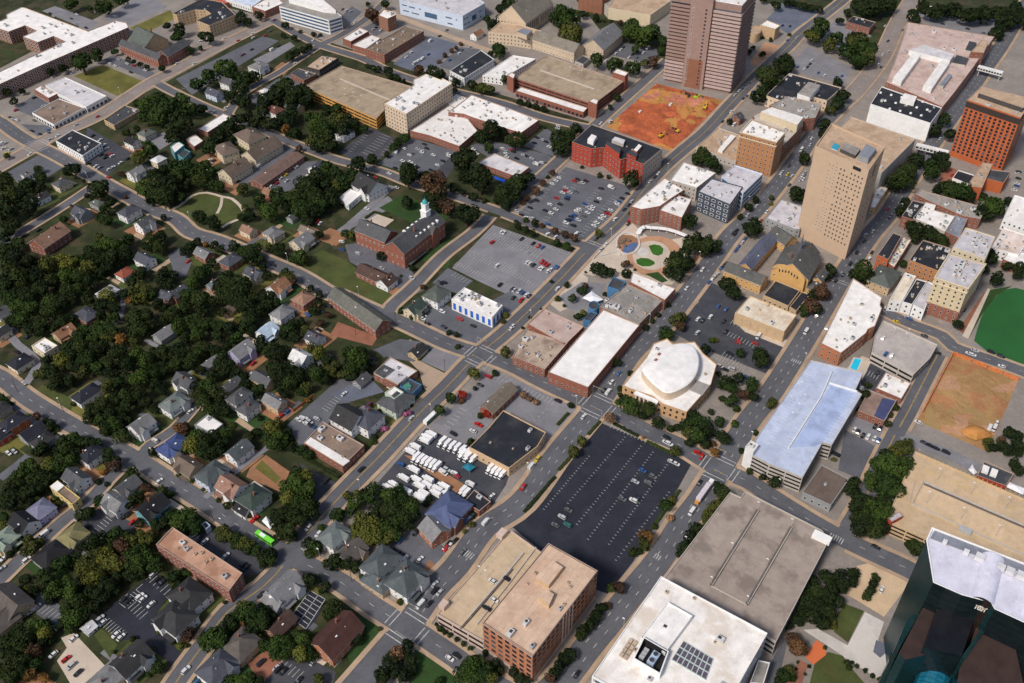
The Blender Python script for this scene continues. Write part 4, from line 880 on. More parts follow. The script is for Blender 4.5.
# ================================================================== ground
def terrain():
    mb = MB(); s = 4000; mb.face([(-s,-s,0),(s,-s,0),(s,s,0),(-s,s,0)]); tag(mb.build('ground', GR['grass']), kind='structure')
terrain()
for nm, m, p in [
 ('city_block','pave','365,690 480,520 600,395 480,355 590,250 500,215 600,125 250,18 300,-70 1300,-90 1300,760 365,760'),
 ('city_block','pave','298,546 480,355 600,405 410,622'),
 ('city_block','pave','-80,110 150,-10 280,20 160,85 40,150 -80,185'),
 ('hill_verge','grass','905,12 930,-60 1300,-60 1300,40 1010,30 985,22 920,16'),
 ('hill_verge','grass','845,12 880,-20 908,-20 900,18 868,72 855,70'),
 ('verge','grass','700,-20 1000,-40 960,-10 880,0 838,4 800,14'),
 ('verge','grass','560,-20 580,-20 620,20 700,62 680,75 600,30'),
 ('parking_lot','asph3','42,11 55,6 100,23 90,31'), ('parking_lot','asph3','102,20 143,-7 167,7 130,25'),
 ('lane','asph','103,60 113,55 155,73 149,79'), ('parking_lot','asph2','87,127 133,153 107,176 84,158'),
 ('parking_lot','asph','20,124 55,126 42,139'), ('parking_lot','asph','14,109 34,95 50,104 36,118'),
 ('parking_lot','asph','176,79 263,36 279,41 192,95'), ('parking_lot','asph','8,172 39,155 64,167 46,178 18,183'),
 ('parking_lot','asph3','253,60 290,42 295,46 263,66'), ('paved_yard','asph','248,100 276,80 300,70 312,80 282,96 262,108'), ('motel_court','asph','228,172 256,158 288,140 300,146 268,172 240,188'), ('parking_lot','asph','268,190 300,162 318,161 296,186 280,198'), ('dirt_yard','clay','272,70 282,62 292,66 284,76'), ('dirt_yard','clay','196,160 214,150 224,160 206,170'), ('paved_yard','asph3','150,140 164,132 176,140 160,150'), ('dirt_yard','clay','224,178 246,186 236,196 222,188'),
 ('parking_lot','asph2','340,152 370,127 396,139 380,159 350,160'), ('parking_lot','asph','378,164 412,138 456,151 433,175 405,172'),
 ('parking_lot','asph2','433,175 456,151 463,155 444,182'), ('parking_lot','asph','470,146 488,140 545,154 553,158 534,181 508,170'), ('parking_lot','asph','524,146 546,128 562,140 556,158'),
 ('parking_lot','asphb','393,64 430,36 458,44 438,66 412,71'), ('parking_lot','asph','438,67 460,47 482,50 452,70'), ('parking_lot','asph','362,28 378,20 392,28 376,36'), ('parking_lot','asph','340,18 352,6 362,12 350,24'),
 ('parking_lot','asph','606,54 620,42 660,50 652,64'), ('parking_lot','asphb','766,20 782,3 822,12 802,24 788,34'), ('parking_lot','asph3','816,33 838,20 872,36 850,50 824,46'), ('parking_lot','asph3','792,63 808,46 852,68 844,84 804,74'), ('parking_lot','asph3','918,12 1002,20 996,30 990,38 925,22'),
 ('red_plaza','ring','750,62 765,42 782,46 766,64 752,66'),
 ('yellow_field','lawny','130,28 170,10 176,18 144,34'), ('corner_lawn','lawny','74,76 103,65 145,82 117,96'), ('corner_lawn','grass','137,100 158,87 190,104 160,122'),
 ('parking_lot','asph','515,217 566,167 641,190 585,245'), ('parking_lot','asph3','452,268 493,225 578,255 524,304 508,295 480,282'), ('parking_lot','asph','510,291 524,304 505,326 478,331 470,312'),
 ('parking_lot','asph','417,318 440,302 500,330 484,345 447,339'), ('parking_lot','asph','432,283 448,268 473,281 458,294'),
 ('parking_lot','asph2','690,292 712,283 760,303 745,330 718,322'), ('parking_lot','asph2','668,330 715,288 747,303 735,322 798,345 772,376 757,370 712,352 690,342'),
 ('parking_lot','asph2','722,315 740,322 792,346 772,372 716,350'), ('gravel_yard','conc','735,322 760,330 800,345 795,352 745,332'),
 ('drive','asph','345,245 363,242 405,262 425,290 412,296 350,262'), ('drive','asph3','326,238 372,205 388,196 398,205 352,228 332,246'),
 ('school_lawn','dlawn','379,208 402,195 452,214 432,232'), ('school_lawn','dlawn','420,254 462,234 448,268 428,270'), ('school_lawn','lawn','300,262 322,250 345,260 396,298 382,312 340,298'),
 ('school_court','conc','368,220 378,214 394,220 384,228'),
 ('clay_court','clay','312,238 330,228 350,236 336,246'), ('court','asph','168,255 180,248 192,262 186,276 176,278'),
 ('paved_yard','beige','405,357 420,361 450,376 433,397 424,388 419,371'), ('paved_yard','asph3','421,361 437,344 468,359 452,375'), ('paved_yard','asph','373,350 400,339 437,344 414,362 390,358'),
 ('terrace','brickp','338,322 378,337 372,346 330,335'), ('paved_yard','asph','376,350 396,341 400,348 384,358'),
 ('parking_lot','asph','287,425 338,380 368,376 384,392 350,402 322,430 312,447 300,447'), ('parking_lot','asphb','330,395 368,376 384,392 350,402'),
 ('parking_lot','asph3','470,392 490,372 583,402 556,439 545,434 512,416 503,410 470,447 428,427 442,416'), ('truck_yard','asph2','426,428 468,447 512,467 506,485 490,509 478,506 425,506 374,487'),
 ('weedy_strip','clay','404,455 420,458 472,489 458,494'),
 ('parking_lot','asphk','601,423 693,461 680,485 633,562 608,594 596,590 540,550 512,527 573,456'),
 ('parking_lot','asph','845,430 877,447 862,480 838,470'), ('paved_yard','asph3','848,424 862,410 886,424 877,446'), ('sunken_court','asph2','860,382 873,359 912,377 905,393 870,400'),
 ('pool_deck','conc','842,372 862,356 872,360 862,380'),
 ('forecourt','brickp','938,178 948,166 976,178 970,190 945,190'), ('side_alley','brickp','958,330 984,292 990,296 966,336'), ('footpath','conc','962,336 988,288 992,291 968,339'),
 ('sports_field','field','974,341 977,330 981,318 986,309 992,300 1000,293 1008,289 1016,288 1100,310 1100,370 1000,362'), ('green_bank','dlawn','968,340 990,290 1012,286 996,296 980,318'),
 
 ('plaza_forecourt','conc','543,282 575,268 588,278 586,300 560,312 545,300'), ('forecourt','asph3','560,296 582,282 606,284 600,296 580,312 566,308'),
 ('brick_walk','brickp','672,300 690,272 700,262 706,268 690,292 680,306'), ('brick_walk','brickp','690,262 706,245 714,250 700,270'),
 ('parking_lot','asphk','98,616 155,572 173,590 152,620 188,662 176,668 140,640 118,640'), ('concrete_yard','conc','61,638 74,633 128,690 80,700 57,661 67,648'), ('parking_lot','asph','36,595 44,592 64,609 55,626 36,614'),
 ('parking_lot','asph2','80,525 97,508 115,516 138,524 128,534 100,535'), ('parking_lot','asph2','194,540 203,528 275,563 266,574 240,576'), ('parking_lot','asph2','300,463 338,484 317,511 309,490'),
 ('clay_garden','clay','250,468 266,455 290,472 280,492 246,477'), ('garden_lawn','lawny','255,468 262,460 281,478 276,484'),
 ('parking_lot','asph','384,550 413,528 452,552 438,571 418,571'), ('parking_lot','asph2','255,672 270,655 302,655 336,672 330,700 260,700'), ('clay_path','brickp','246,662 268,650 284,660 262,684'),
 ('park_lawn','dlawn','415,650 455,671 458,700 405,700'), ('corner_lawn','dlawn','360,615 388,628 350,668 345,640'),
 ('green_bank','lawn','20,405 42,385 75,400 70,412 45,420 30,398'), ('house_lawn','grass','-5,365 10,350 32,372 18,384'), ('grass_strip','lawn','92,632 100,627 118,645 110,658'),
 ('tan_drive','tanc','857,566 878,561 912,580 884,617 846,594'), ('terrace','concw','865,612 884,622 878,640 900,672 905,690 895,690 842,656'), ('footpath','concw','803,630 818,629 852,648 843,656'),
 ('painted_court','asphb','876,640 884,643 887,652 880,658 873,652'), ('round_lawn','lawn','835,617 845,604 864,611 848,643 834,632'), ('round_lawn','lawn','828,652 843,656 846,662 870,690 808,690 815,662'), ('play_court','play','805,657 816,640 825,646 826,655 813,665'), ('brick_walk','brickp','786,682 800,660 808,664 800,690'),
 ('service_lane','asph','768,668 784,638 788,640 776,690 766,690'), ('clay_border','clay','430,560 436,566 398,612 392,606'),
 ('oval_lawn','lawn','174,211 190,195 208,193 232,199 242,212 232,224 214,224 186,222')]: S(nm, m, 'full', p)
# ------------------------------------------------------------------ roads, kerbed pavements and markings
ROADS = []
def road(name, pts, w, m='road', walk=2.2, mark='dash', zk=0):
    FULL(); p = W(pts); out = [p[0]]          # smooth the surveyed line
    for i in range(len(p)-1):
        a, bb, c, d = p[max(i-1,0)], p[i], p[i+1], p[min(i+2,len(p)-1)]
        n = max(2, int((c-bb).length/6))
        for k in range(1,n+1):
            t = k/n; out.append(.5*((2*bb)+(c-a)*t+(2*a-5*bb+4*c-d)*t*t+(3*bb-a-3*c+d)*t**3))
    ROADS.append((name, out, w, m, walk, mark))
road('avenue','345,700 375,665 407,627 433,591 457,566 485,528 522,502 559,452 597,406 630,356 662,326 690,291 710,263.6 732,233.6 755,212 782,179 797,159 818,129 850,97',13,'road',2.6,'lanes3')
road('flyover','846,101 850,97 867,78 883,55 897,25 912,0 925,-25',15,'roadl',1.6,'dash')
road('avenue','300,543 327,511 362,474 378,458 418,415 447,387 473,360 513,326 557,283 593,245 623,217 660,171 705,132 728,107 760,73 787,48 803,32 840,3 860,-15',11,'road',2.4,'yellow')
road('avenue','540,700 565,677 585,651 613,617 637,587 660,559 683,523 700,501 720,469 747,424 773,390 812,328 843,276 868,238 888,214 905,186 930,147 967,95 982,73 1000,48 1017,20 1035,-10',13,'road',2.4,'lanes3')
road('street','938,354 927,375 908,412 895,435 880,465 862,505 838,545',9,'road',2.0,'yellow')
road('street','300,543 283,566 262,588 228,612 205,643 180,677 165,700',9,'road',2.0,'yellow')
road('street','-20,368 0,377 30,400 75,427 117,449 142,463 173,483 207,504 243,529 277,549 303,563 340,582 373,606 407,627 423,636 457,659 473,671 510,694',10,'road',2.2,'dash')
road('street','-20,112 0,122 18,135 37,146 63,159 100,181 127,196 150,209 175,218.5 192,233 218,241 270,263 300,276 328,293 340,296 373,311 403,323 448,344 473,352 510,365 543,382 580,399 617,414 648,432 677,444 718,469 747,481 783,504 822,528 853,544 883,558 905,568 950,592',11,'road',2.2,'dash')
road('wide_road','-15,175 0,167 37,146 50,137 97,117 150,83 170,73 203,55 237,38 263,25 273,20 300,2 318,-12',13,'roadl',2.4,'dash')
road('side_street','158,84 175,93 212,110 260,129 287,141 320,154 340,161 382,172 407,182 433,190 457,197 507,215 560,237 590,248',8,'road',2.0,'none')
road('side_street','228,114 242,95 262,82 280,72 298,60 318,47',7,'road',1.6,'none')
road('side_street','500,214 537,181 565,155 585,135 612,110 640,85 668,60',9,'road',2.0,'none')
road('side_street','273,20 295,33 320,45 345,53 366,60 390,72 440,88 500,103 545,118 597,130',9,'road',2.0,'none')
road('side_street','318,46 340,36 365,20 383,4 395,-10',8,'road',1.6,'none')
road('beige_street','383,4 397,16 427,28 467,43 510,58',8,'beige',0,'none')
road('side_street','97,184 72,201 47,217 22,232 -10,250',7,'road',1.8,'none')
road('side_street','142,463 127,463 107,481 90,501 67,518 47,536 17,563 -10,590',7,'road',1.8,'none')
road('side_street','142,463 146,449 157,441 175,429 192,410 205,395',6,'road',1.2,'none')
road('side_street','388,315 392,306 415,285 443,256 473,233 490,216',8,'road',2.2,'none')
road('lane','0,479 17,466 29,456',6,'asph',0,'none')
road('lane','10,335 18,345 32,356 37,366 26,384',5,'asph3',0,'none')
road('lane','126,292 123,303 120,318 110,328',4,'asph',0,'none')
road('lane','350,224 373,204 392,186',6,'asph3',0,'none')
road('lane','205,498 238,470 262,452 270,446',3.5,'asph3',0,'none')
road('park_path','168,211 180,206 192,196 207,193 222,197 232,199 241,207 243,211',2.6,'conc',0,'none')
road('park_path','222,198 221,206 217,214',2.2,'conc',0,'none')
road('park_path','240,219 228,224 222,228',2.6,'conc',0,'none')
road('cross_street','874,302 880,309 908,323 942,336 953,347 981,357 1018,370 1060,388',9,'road',2.0,'dash')
road('gated_lane','905,436 913,442 943,452 976,468 1000,478',8,'asph3',0,'none')
road('fork','353,690 372,672 392,640',7,'road',0,'none')
S('raised_crossing','conc','full','546,291 554,284 564,289 555,298',raised=.075)
def near_road(p, skip, extra=0.0):
    for k, (nm, pl, w, m, wk, mk) in enumerate(ROADS):
        if k == skip: continue
        if wk == 0 and 'lane' not in nm and nm not in ('fork',): continue
        for i in range(len(pl)-1):
            a, bb = pl[i], pl[i+1]; d = bb-a; t = max(0,min(1,(p-a).dot(d)/max(d.length_squared,1e-6)))
            if (p-a-d*t).length < w/2+extra: return True
    return False
RZ = .245
def ribbon(pl, off, w):
    out = []
    for i in range(len(pl)):
        d = (pl[min(i+1,len(pl)-1)]-pl[max(i-1,0)]).normalized(); n = Vector((-d.y,d.x)); out.append((pl[i]+n*(off-w/2), pl[i]+n*(off+w/2)))
    return out
MWh = MB(); MYe = MB()
for k, (nm, pl, w, m, wk, mk) in enumerate(ROADS):
    rb = ribbon(pl, 0, w); z = RZ+k*.0014+(.05 if nm in ('park_path',) else 0); mb = MB()
    for i in range(len(rb)-1): mb.face([(rb[i][0].x,rb[i][0].y,z),(rb[i+1][0].x,rb[i+1][0].y,z),(rb[i+1][1].x,rb[i+1][1].y,z),(rb[i][1].x,rb[i][1].y,z)])
    tag(mb.build(nm, GR[m]), kind='structure')
    if wk:
        for sgn in (-1,1):
            rb = ribbon(pl, sgn*(w/2+wk/2+.1), wk); mb = MB(); zt = .385+k*.001
            for i in range(len(rb)-1):
                a, bb, c, d = rb[i][0], rb[i+1][0], rb[i+1][1], rb[i][1]
                N = max(1,int((bb-a).length/2))
                for j in range(N):
                    t0, t1 = j/N, (j+1)/N; q = [a+(bb-a)*t0, a+(bb-a)*t1, d+(c-d)*t1, d+(c-d)*t0]
                    if near_road(cen(q), k, .3): continue
                    mb.face([(v.x,v.y,zt) for v in q]); inn = (0,1) if sgn > 0 else (3,2)
                    e0, e1 = q[inn[0]], q[inn[1]]; mb.face([(e0.x,e0.y,0),(e1.x,e1.y,0),(e1.x,e1.y,zt),(e0.x,e0.y,zt)])
            if mb.f: tag(mb.build('pavement', GR['walk']), kind='structure')
    zz = .305
    def dashes(off, mbx, L=3.0, G=6.0, wd=.24):
        acc = 0.0
        for i in range(len(pl)-1):
            d = pl[i+1]-pl[i]; u = d.normalized(); n = Vector((-u.y,u.x)); s = 0
            while s < d.length:
                ph = (acc+s) % (L+G)
                if ph < L:
                    e = min(d.length, s+L-ph); a, bb = pl[i]+u*s+n*off, pl[i]+u*e+n*off
                    if not near_road((a+bb)/2, k, 3): line(mbx, a, bb, wd, zz)
                    s = e+1e-3
                else: s += (L+G)-ph
            acc += d.length
    if mk == 'dash': dashes(.0, MWh, 3, 7)
    elif mk == 'lanes3':
        for o2 in (-w/6, w/6): dashes(o2, MWh, 2.6, 6.4, .3)
    elif mk == 'yellow':
        for o2 in (-.22,.22): dashes(o2, MYe, 40, .01, .22)
def crossing(x, y, arms, wa, wb):
    """stop bars and crosswalk lines: arms picks the approaches"""
    c = g(x,y)
    for dd, h, other in ((AX,wa,wb),(-AX,wa,wb),(BX,wb,wa),(-BX,wb,wa)):
        key = 'A' if dd is AX else 'a' if (dd+AX).length < .1 else 'B' if dd is BX else 'b'
        if key not in arms: continue
        n = Vector((-dd.y,dd.x))
        for s in (.8,3.4): line(MWh, c+dd*(other/2+s)-n*(h/2-.5), c+dd*(other/2+s)+n*(h/2-.5), .45, .312)
crossing(407,627,'AaBb',13,10); crossing(597,406,'AaBb',13,11); crossing(719,469,'AaBb',13,11); crossing(480,356,'AaBb',11,11); crossing(37,146,'AaBb',13,11); crossing(843,277,'a',13,9); crossing(600,130,'b',9,9); crossing(300,560,'A',10,9); crossing(590,248,'A',11,8)
def ladder(x, y, d, n, L=4.0):
    c = g(x,y); u = AX if d == 'A' else BX; v = BX if d == 'A' else -AX
    for i in range(n): line(MWh, c+v*(i*1.3)-u*L/2, c+v*(i*1.3)+u*L/2, .5, .316)
ladder(462,551,'A',6); ladder(830,536,'A',6,4); ladder(688,364,'A',1); ladder(792,360,'A',5,3); ladder(655,556,'A',3,3)
def stalls(a, bb, n, L, d='B', w=.24, mbx=None, z=.238):
    p, q = g(*a), g(*bb); u = (AX if d == 'A' else BX)*L
    for i in range(n):
        s = p+(q-p)*(i/max(1,n-1)); line(mbx or MWh, s, s+u, w, z)
for a, bb, n, L, d in [
 ((543,509),(588,456),22,1.1,'B'),((567,503),(624,437),26,1.1,'B'),((576,524),(640,446),30,1.1,'B'),((587,539),(652,452),32,1.1,'B'),((608,544),(668,462),30,1.1,'B'),((615,560),(668,492),22,1.1,'B'),((610,428),(684,460),22,4.5,'A'),((556,446),(573,456),1,1,'B'),
 ((458,262),(508,284),20,-4.8,'A'),((472,254),(514,272),18,-4.8,'A'),((472,254),(514,272),18,4.8,'A'),((489,236),(540,254),20,-4.8,'A'),((489,236),(540,254),20,4.8,'A'),((502,228),(570,252),26,-4.5,'A'),((512,276),(534,288),9,4.6,'A'),((524,254),(548,264),9,4.6,'A'),
 ((540,222),(575,182),16,5,'B'),((560,228),(595,190),16,5,'B'),((578,234),(612,196),16,5,'B'),((596,238),(632,196),18,-5,'B'),((524,212),(560,172),15,4.6,'B'),
 ((366,154),(386,136),9,5,'B'),((366,154),(386,136),9,-5,'B'),((352,152),(370,134),9,-4,'B'),((385,156),(395,143),6,-5,'B'),
 ((119,603),(136,590),7,4.8,'B'),((136,590),(150,611),1,4,'A'),((128,594),(148,612),8,-5,'A'),((101,626),(118,640),8,5,'A'),((154,573),(172,588),6,-5,'A'),((38,612),(55,622),6,5,'A'),
 ((490,375),(540,396),14,4.6,'a') if 0 else ((500,378),(556,400),16,-5,'A'),((444,425),(460,408),6,4.8,'B'),((533,420),(546,409),4,1.6,'B'),((488,366),(510,374),6,-5,'A'),((478,415),(488,405),4,4.5,'B'),
 ((322,408),(335,397),6,4.8,'B'),((176,91),(205,74),12,4.6,'B'),((92,531),(106,517),6,5,'B'),((276,668),(296,680),6,5,'A'),((313,657),(334,668),6,5,'A'),
 ((725,352),(745,366),8,-4.6,'A'),((716,360),(742,372),10,4.5,'A'),((727,336),(752,348),9,4.6,'A'),((806,60),(826,70),8,4.6,'A'),((823,68),(838,60),5,4,'B'),((862,373),(876,380),6,5,'A'),((730,324),(762,338),10,4.6,'A'),
 ((452,276),(466,284),6,4.8,'A'),((443,298),(456,305),5,4,'A')]: stalls(a, bb, n, L, d)
tag(MWh.build('white_road_markings', MARKW), kind='structure'); tag(MYe.build('yellow_road_markings', MARKY), kind='structure')
# building site machines

from mathutils import noise as NZ
def relief(name, quad, amp, mats, seed, n=70, m=56, bench=0.0):
    """dug ground: real humps and benches; returns a height lookup"""
    FULL(); q = W(quad); V = []; F = []; MI = []
    def hgt(p, s, t):
        e = min(1, 8*min(s,1-s), 8*min(t,1-t)); v = Vector((p.x*.035,p.y*.035,seed)); w = Vector((p.x*.11,p.y*.11,seed+3))
        h = NZ.noise(v)*1.1+NZ.noise(v*2.3)*.5+.22*NZ.noise(w)+.12*NZ.noise(w*3)
        h = (round(h*2.2)/2.2*.65+h*.35); return .06+e*(amp*(.55+.5*h)+bench*(s-.5))
    P_ = {}
    for i in range(n+1):
        for j in range(m+1):
            s, t = i/n, j/m; p = (q[0]*(1-s)+q[1]*s)*(1-t)+(q[3]*(1-s)+q[2]*s)*t; z = hgt(p,s,t); V.append((p.x,p.y,max(.06,z)))
    for i in range(n):
        for j in range(m):
            a = i*(m+1)+j; F.append((a,a+m+1,a+m+2,a+1)); c = V[a]; k = NZ.noise(Vector((c[0]*.03,c[1]*.03,seed+9)))+.35*NZ.noise(Vector((c[0]*.12,c[1]*.12,seed+11))); MI.append(0 if k < .08 else 1 if k < .38 else 2)
    me = bpy.data.meshes.new(name); me.from_pydata(V,[],F)
    if me.polygons[0].normal.z < 0: me.flip_normals()
    me.polygons.foreach_set('material_index', MI); o = link(name, me, None, [GR[k] for k in mats]); o['kind'] = 'structure'
    def at(x, y):
        p = g(x,y); return min(((v[0]-p.x)**2+(v[1]-p.y)**2, v[2]) for v in V)[1]
    return at
SITE = relief('building_site','606,127 656,83.5 723,100.5 673,152',4.6,('site','site2','site3'),4.2)
LOT = relief('clay_lot','917,421 952,354.5 1018,381 988,452',1.6,('lotclay','lotclay2','lotclay3'),8.1)
# ---- row 0
O(0,0)
b('apartment block','apartment_building','long white roofed apartment complex with two courtyards at the top left','-60,530 260,385 480,290 560,255 770,163 755,135 690,122 525,186 150,45 125,42 35,85 38,108 -40,140 -40,160 50,190 150,152 215,182 135,218 225,253 320,216 388,247 180,340 -60,455',13,'brickbrown','rwhite',fl=4,hv=14,win='q')
b('workshop','workshop','low workshop with wide pale grey metal roof beside the small lawn','270,508 390,462 638,574 515,640 350,562',6,'white','rpale',fl=1,hv=3,win='s')
b('workshop annex','workshop','small brick annex with white roof at the pale metal roofed workshop','200,532 238,512 345,560 290,588',5,'redbrick','rwhite',fl=1,hv=2)
gab('townhouse row','townhouse','grey roofed brick townhouse row facing the small lawn','722,268 752,244 985,330 955,364',9,'redbrick','sgrey',fl=3)
gab('townhouse row','townhouse','rear grey green roofed townhouse row behind the brick townhouse row','775,248 900,183 990,232 880,292',8,'tan','sgreen',fl=3)
O4(0,0)
gab('townhouse row','townhouse','short brick townhouse row on the corner of the wide road','645,212 722,160 752,182 655,232',9,'redbrick','sgrey',fl=3)
b('shop','shop_building','white walled corner shop with brown flat roof near the left crossroads','128,450 235,393 338,430 215,498',5,'white','rbrown',fl=1,hv=4,win='s')
b('shop','shop_building','small tan brick shop with dark flat roof beside the wide road','415,478 500,420 562,440 455,500',5,'tan','rdark',fl=2,hv=2)
b('office building','office_building','low dark roofed office with white ribbed walls by the left crossroads','222,562 290,518 405,572 330,622',7,'white','rblack',fl=2,hv=5)
b('brick hall','brick_building','narrow brick hall with white roof between trees at upper left','790,515 890,452 925,468 830,528',5,'redbrick','rwhite',fl=1,hv=0)
b('cottage','cottage','little flat roofed white topped cottage near the narrow brick hall','742,556 780,536 812,562 775,586',4,'redbrick','rwhite',fl=1,hv=0)
O(1,0)
b('apartment block','apartment_building','dark flat roofed apartment block with courtyard and tan walls at the top','15,80 160,5 200,-10 310,10 395,88 235,152 158,122 245,82 215,60 150,58 40,88',13,'tan','rblack',fl=4,hv=8)
b('warehouse','warehouse','pale blue roofed warehouse at the top edge beside white brick store','330,-8 420,-32 560,-10 490,42',6,'white','rblue',fl=1,hv=0)
b('store','store','brick store with white flat roof beside the banded white office','490,38 560,-2 650,-8 680,18 570,66',8,'redbrick','rwhite',fl=2,hv=4)
b('shop','shop_building','tiny red roofed shop at the top edge','262,0 300,-12 352,14 312,24',5,'redbrick','rred',fl=1,hv=0)
b('shop','shop_building','small dark roofed brick shop next to the tan garage','722,440 770,408 878,442 802,482',5,'redbrick','rdark',fl=1,hv=2)
b('shop','shop_building','tan roofed black walled shop behind the tan garage','815,398 905,330 1008,346 895,420',7,'dark','rtan',fl=1,hv=4)
hz('ornate pale house with many dormers beside the strip car park',530,398,17,15,0,'h','sgreyl','white',8,x=1)
hz('white walled house with dark grey roof among trees below the strip car park',348,495,14,11,90,'g','sgrey','white',7)
hz('long slate roofed house with pale blue end below the strip car park',268,560,17,11,90,'g','sslate','paleblue',6)
hz('tiny cream garden cottage beside the upper lane',565,545,8,7,0,'h','swhite','cream',4)
hz('white house with red brown roof behind the yellow walled garage',625,660,17,13,90,'h','sorangered2','white',6)
hz('low green grey roofed house near the yellow walled garage',745,640,18,11,90,'g','sslategreen','tan',5)
O4(1,0)
b('office building','office_building','white office building with blue glass bands near the top','92,24 165,-12 250,-10 342,64 290,80',15,'white','rgrey',fl=4,win='b',hv=2,top=('130,-2 170,-18 250,-16 318,40 270,36',3,'white','rwhite'))
b('parking garage','parking_garage','tan parking garage with yellow lower wall beside the beige hotel','190,345 340,262 622,345 510,410 512,440 480,474',10,'yellow','rtan2',fl=3,win='g',lamps=6)
b('hotel','hotel','beige six floor hotel with white roof','512,412 630,340 628,318 678,295 738,318 745,312 783,332 600,455',21,'beige','rwhite',fl=6,hv=8)
b('hall','exhibition_hall','low white roofed hall in front of the beige hotel','615,522 775,418 835,460 885,522 812,584 690,540',6,'redbrick','rwhite',fl=1,hv=12)
b('store','store','small white roofed store beside the hotel hall','755,410 800,375 850,395 800,432',5,'conc','rwhite',fl=1,hv=3)
b('warehouse','warehouse','large white roofed brick warehouse right of the beige hotel','768,448 860,378 920,400 1023,437 1130,480 1060,530 1023,520 870,470 830,455',9,'redbrick','rwhite',fl=2,hv=14)
b('clinic','clinic_building','white walled clinic with black flat roof at top centre','775,282 900,200 952,236 832,312',8,'white','rblack',fl=2,hv=3)
b('clinic annex','clinic_building','low white annex at the near corner of the black roofed clinic','770,306 790,290 838,312 818,330',5,'white','rdark',fl=1,hv=0)
b('store','store','long white roofed white store between cathedral and clinic','905,300 1025,220 1118,235 985,312',7,'white','rwhite',fl=2,hv=3)
O(2,0)
b('brick hall','brick_building','long red brick hall with brown flat roof at top centre','150,292 395,155 502,185 265,328',9,'redbrick','rbrown2',fl=2,hv=10)
b('brick hall','brick_building','brick hall with half white roof joined to the long brown roofed hall','72,268 185,208 245,228 152,292',7,'redbrick','rwhite',fl=1,hv=1)
b('brick hall','brick_building','small white roofed brick hall left of the round brick tower','15,228 115,165 172,186 65,248',7,'redbrick','rwhite',fl=1,hv=3)
b('tower','brick_tower','short square brick tower with white roof at top centre','230,90 258,57 332,70 335,88 285,112',14,'brickbrown','rwhite',fl=3,hv=2)
b('hospital','medical_building','big pale blue medical building with flat roof at the top edge','355,0 735,95 868,18 790,-40 480,-60',15,'paleblue','rpale2',fl=3,win='m',hv=4)
hz('white walled chapel house with orange roof beside the cathedral',820,205,14,9,0,'g','sorange','white',5)
O(3,0)
gab('cathedral','cathedral','tall stone cathedral nave with grey pitched roof at top centre','-70,100 110,-30 242,38 88,142',14,'stone','sstone',fl=2,tall=1)
b('cathedral front','cathedral_wing','stone cathedral front block with flat roofs and turret','-130,190 -60,130 70,150 192,186 125,222 20,205',12,'stone','rtan',fl=3,hv=1,top=('40,190 78,168 132,182 100,212',4,'stone','rbluegrey'))
gab('school wing','school_building','long stone school wing with grey roof behind the brick garage','125,226 192,204 442,276 385,318',10,'stone','sstone',fl=3)
gab('school wing','school_building','stone school wing with grey gable roof beside the small car park','440,262 565,165 668,205 552,312',10,'stone','sgreyl',fl=3)
b('annex','school_annex','little grey roofed annex at the foot of the stone school wing','390,365 440,330 480,350 440,385',5,'conc','rdark',fl=1,hv=0)
b('parking garage','parking_garage','brick parking garage with tan roof deck beside the orange building site','30,468 185,350 232,335 682,487 528,604 468,612',10,'redbrick','rtan2',fl=3,win='g',lamps=4)
b('stair tower','stair_tower','brick stair tower at the right end of the brick garage','615,432 640,410 710,434 690,456',15,'redbrick','rwhite',fl=0,hv=0,z0=0)
b('stair tower','stair_tower','brick stair tower at the near corner of the brick garage','470,604 498,588 530,600 520,625',14,'redbrick','rwhite',fl=0,hv=0)
b('stair tower','stair_tower','brick stair tower at the left corner of the brick garage','-18,448 8,432 32,446 20,470',14,'redbrick','rwhite',fl=0,hv=0)
b('shop row','shop_building','low brick shop row with white roof along the brick garage','35,542 65,520 465,645 440,672',6,'redbrick','rwhite',fl=1,hv=0,win='s')
b('brick hall','brick_hall','ribbed brick hall at the top edge behind the cathedral trees','412,-45 480,-70 620,-50 555,-15',18,'brickbrown','rtan',fl=0,win='v',hv=0)
b('auditorium','auditorium','cream walled auditorium with wide tan roof at the top edge','590,45 842,90 962,5 900,-45 640,-45',12,'cream','rtan',fl=0,win='v',hv=0)
b('auditorium wing','auditorium','grey wing on the left of the cream auditorium','553,5 650,-5 640,36 588,44',11,'conc','rgrey',fl=0,hv=0)
O(4,0)
b('library','library_building','tan walled block with white roof behind the brown tower','480,148 520,120 602,152 572,174',12,'tan','rwhite',fl=0,hv=0)
b('drum hall','round_hall','round tan drum hall behind the brown tower','ell 452,180 34,26',9,'tan','rtan',fl=0,hv=0)
b('office building','office_building','black flat roofed office with beige walls and roof plant beyond the brown tower','515,572 655,437 968,525 882,602 805,582 630,612',10,'beige','rblack',fl=2,hv=12,top=('705,560 770,490 842,510 780,585',4,'white','rgrey'))
O(5,0)
b('brick hall','brick_building','low brick hall with black roof beside the flyover','-20,130 20,95 155,132 120,168',7,'redbrick','rblack',fl=2,hv=2)
b('convention hall','convention_hall','sprawling convention hall with dusty pink roof and white skylights','345,132 865,220 740,400 620,560 555,640 215,490 275,350 330,190',12,'redbrick','rpink',fl=3,hv=22,tops=[('355,300 440,268 628,325 600,362',4,'white','rpale'),('260,465 375,320 425,330 310,487',4,'white','rwhite'),('440,512 545,365 597,376 490,532',4,'white','rwhite'),('535,510 590,440 612,450 560,520',2,'conc','rbluegrey'),('690,300 715,245 760,256 735,308',2,'conc','rdark'),('610,375 640,328 712,350 690,390',1.5,'conc','rdark')])
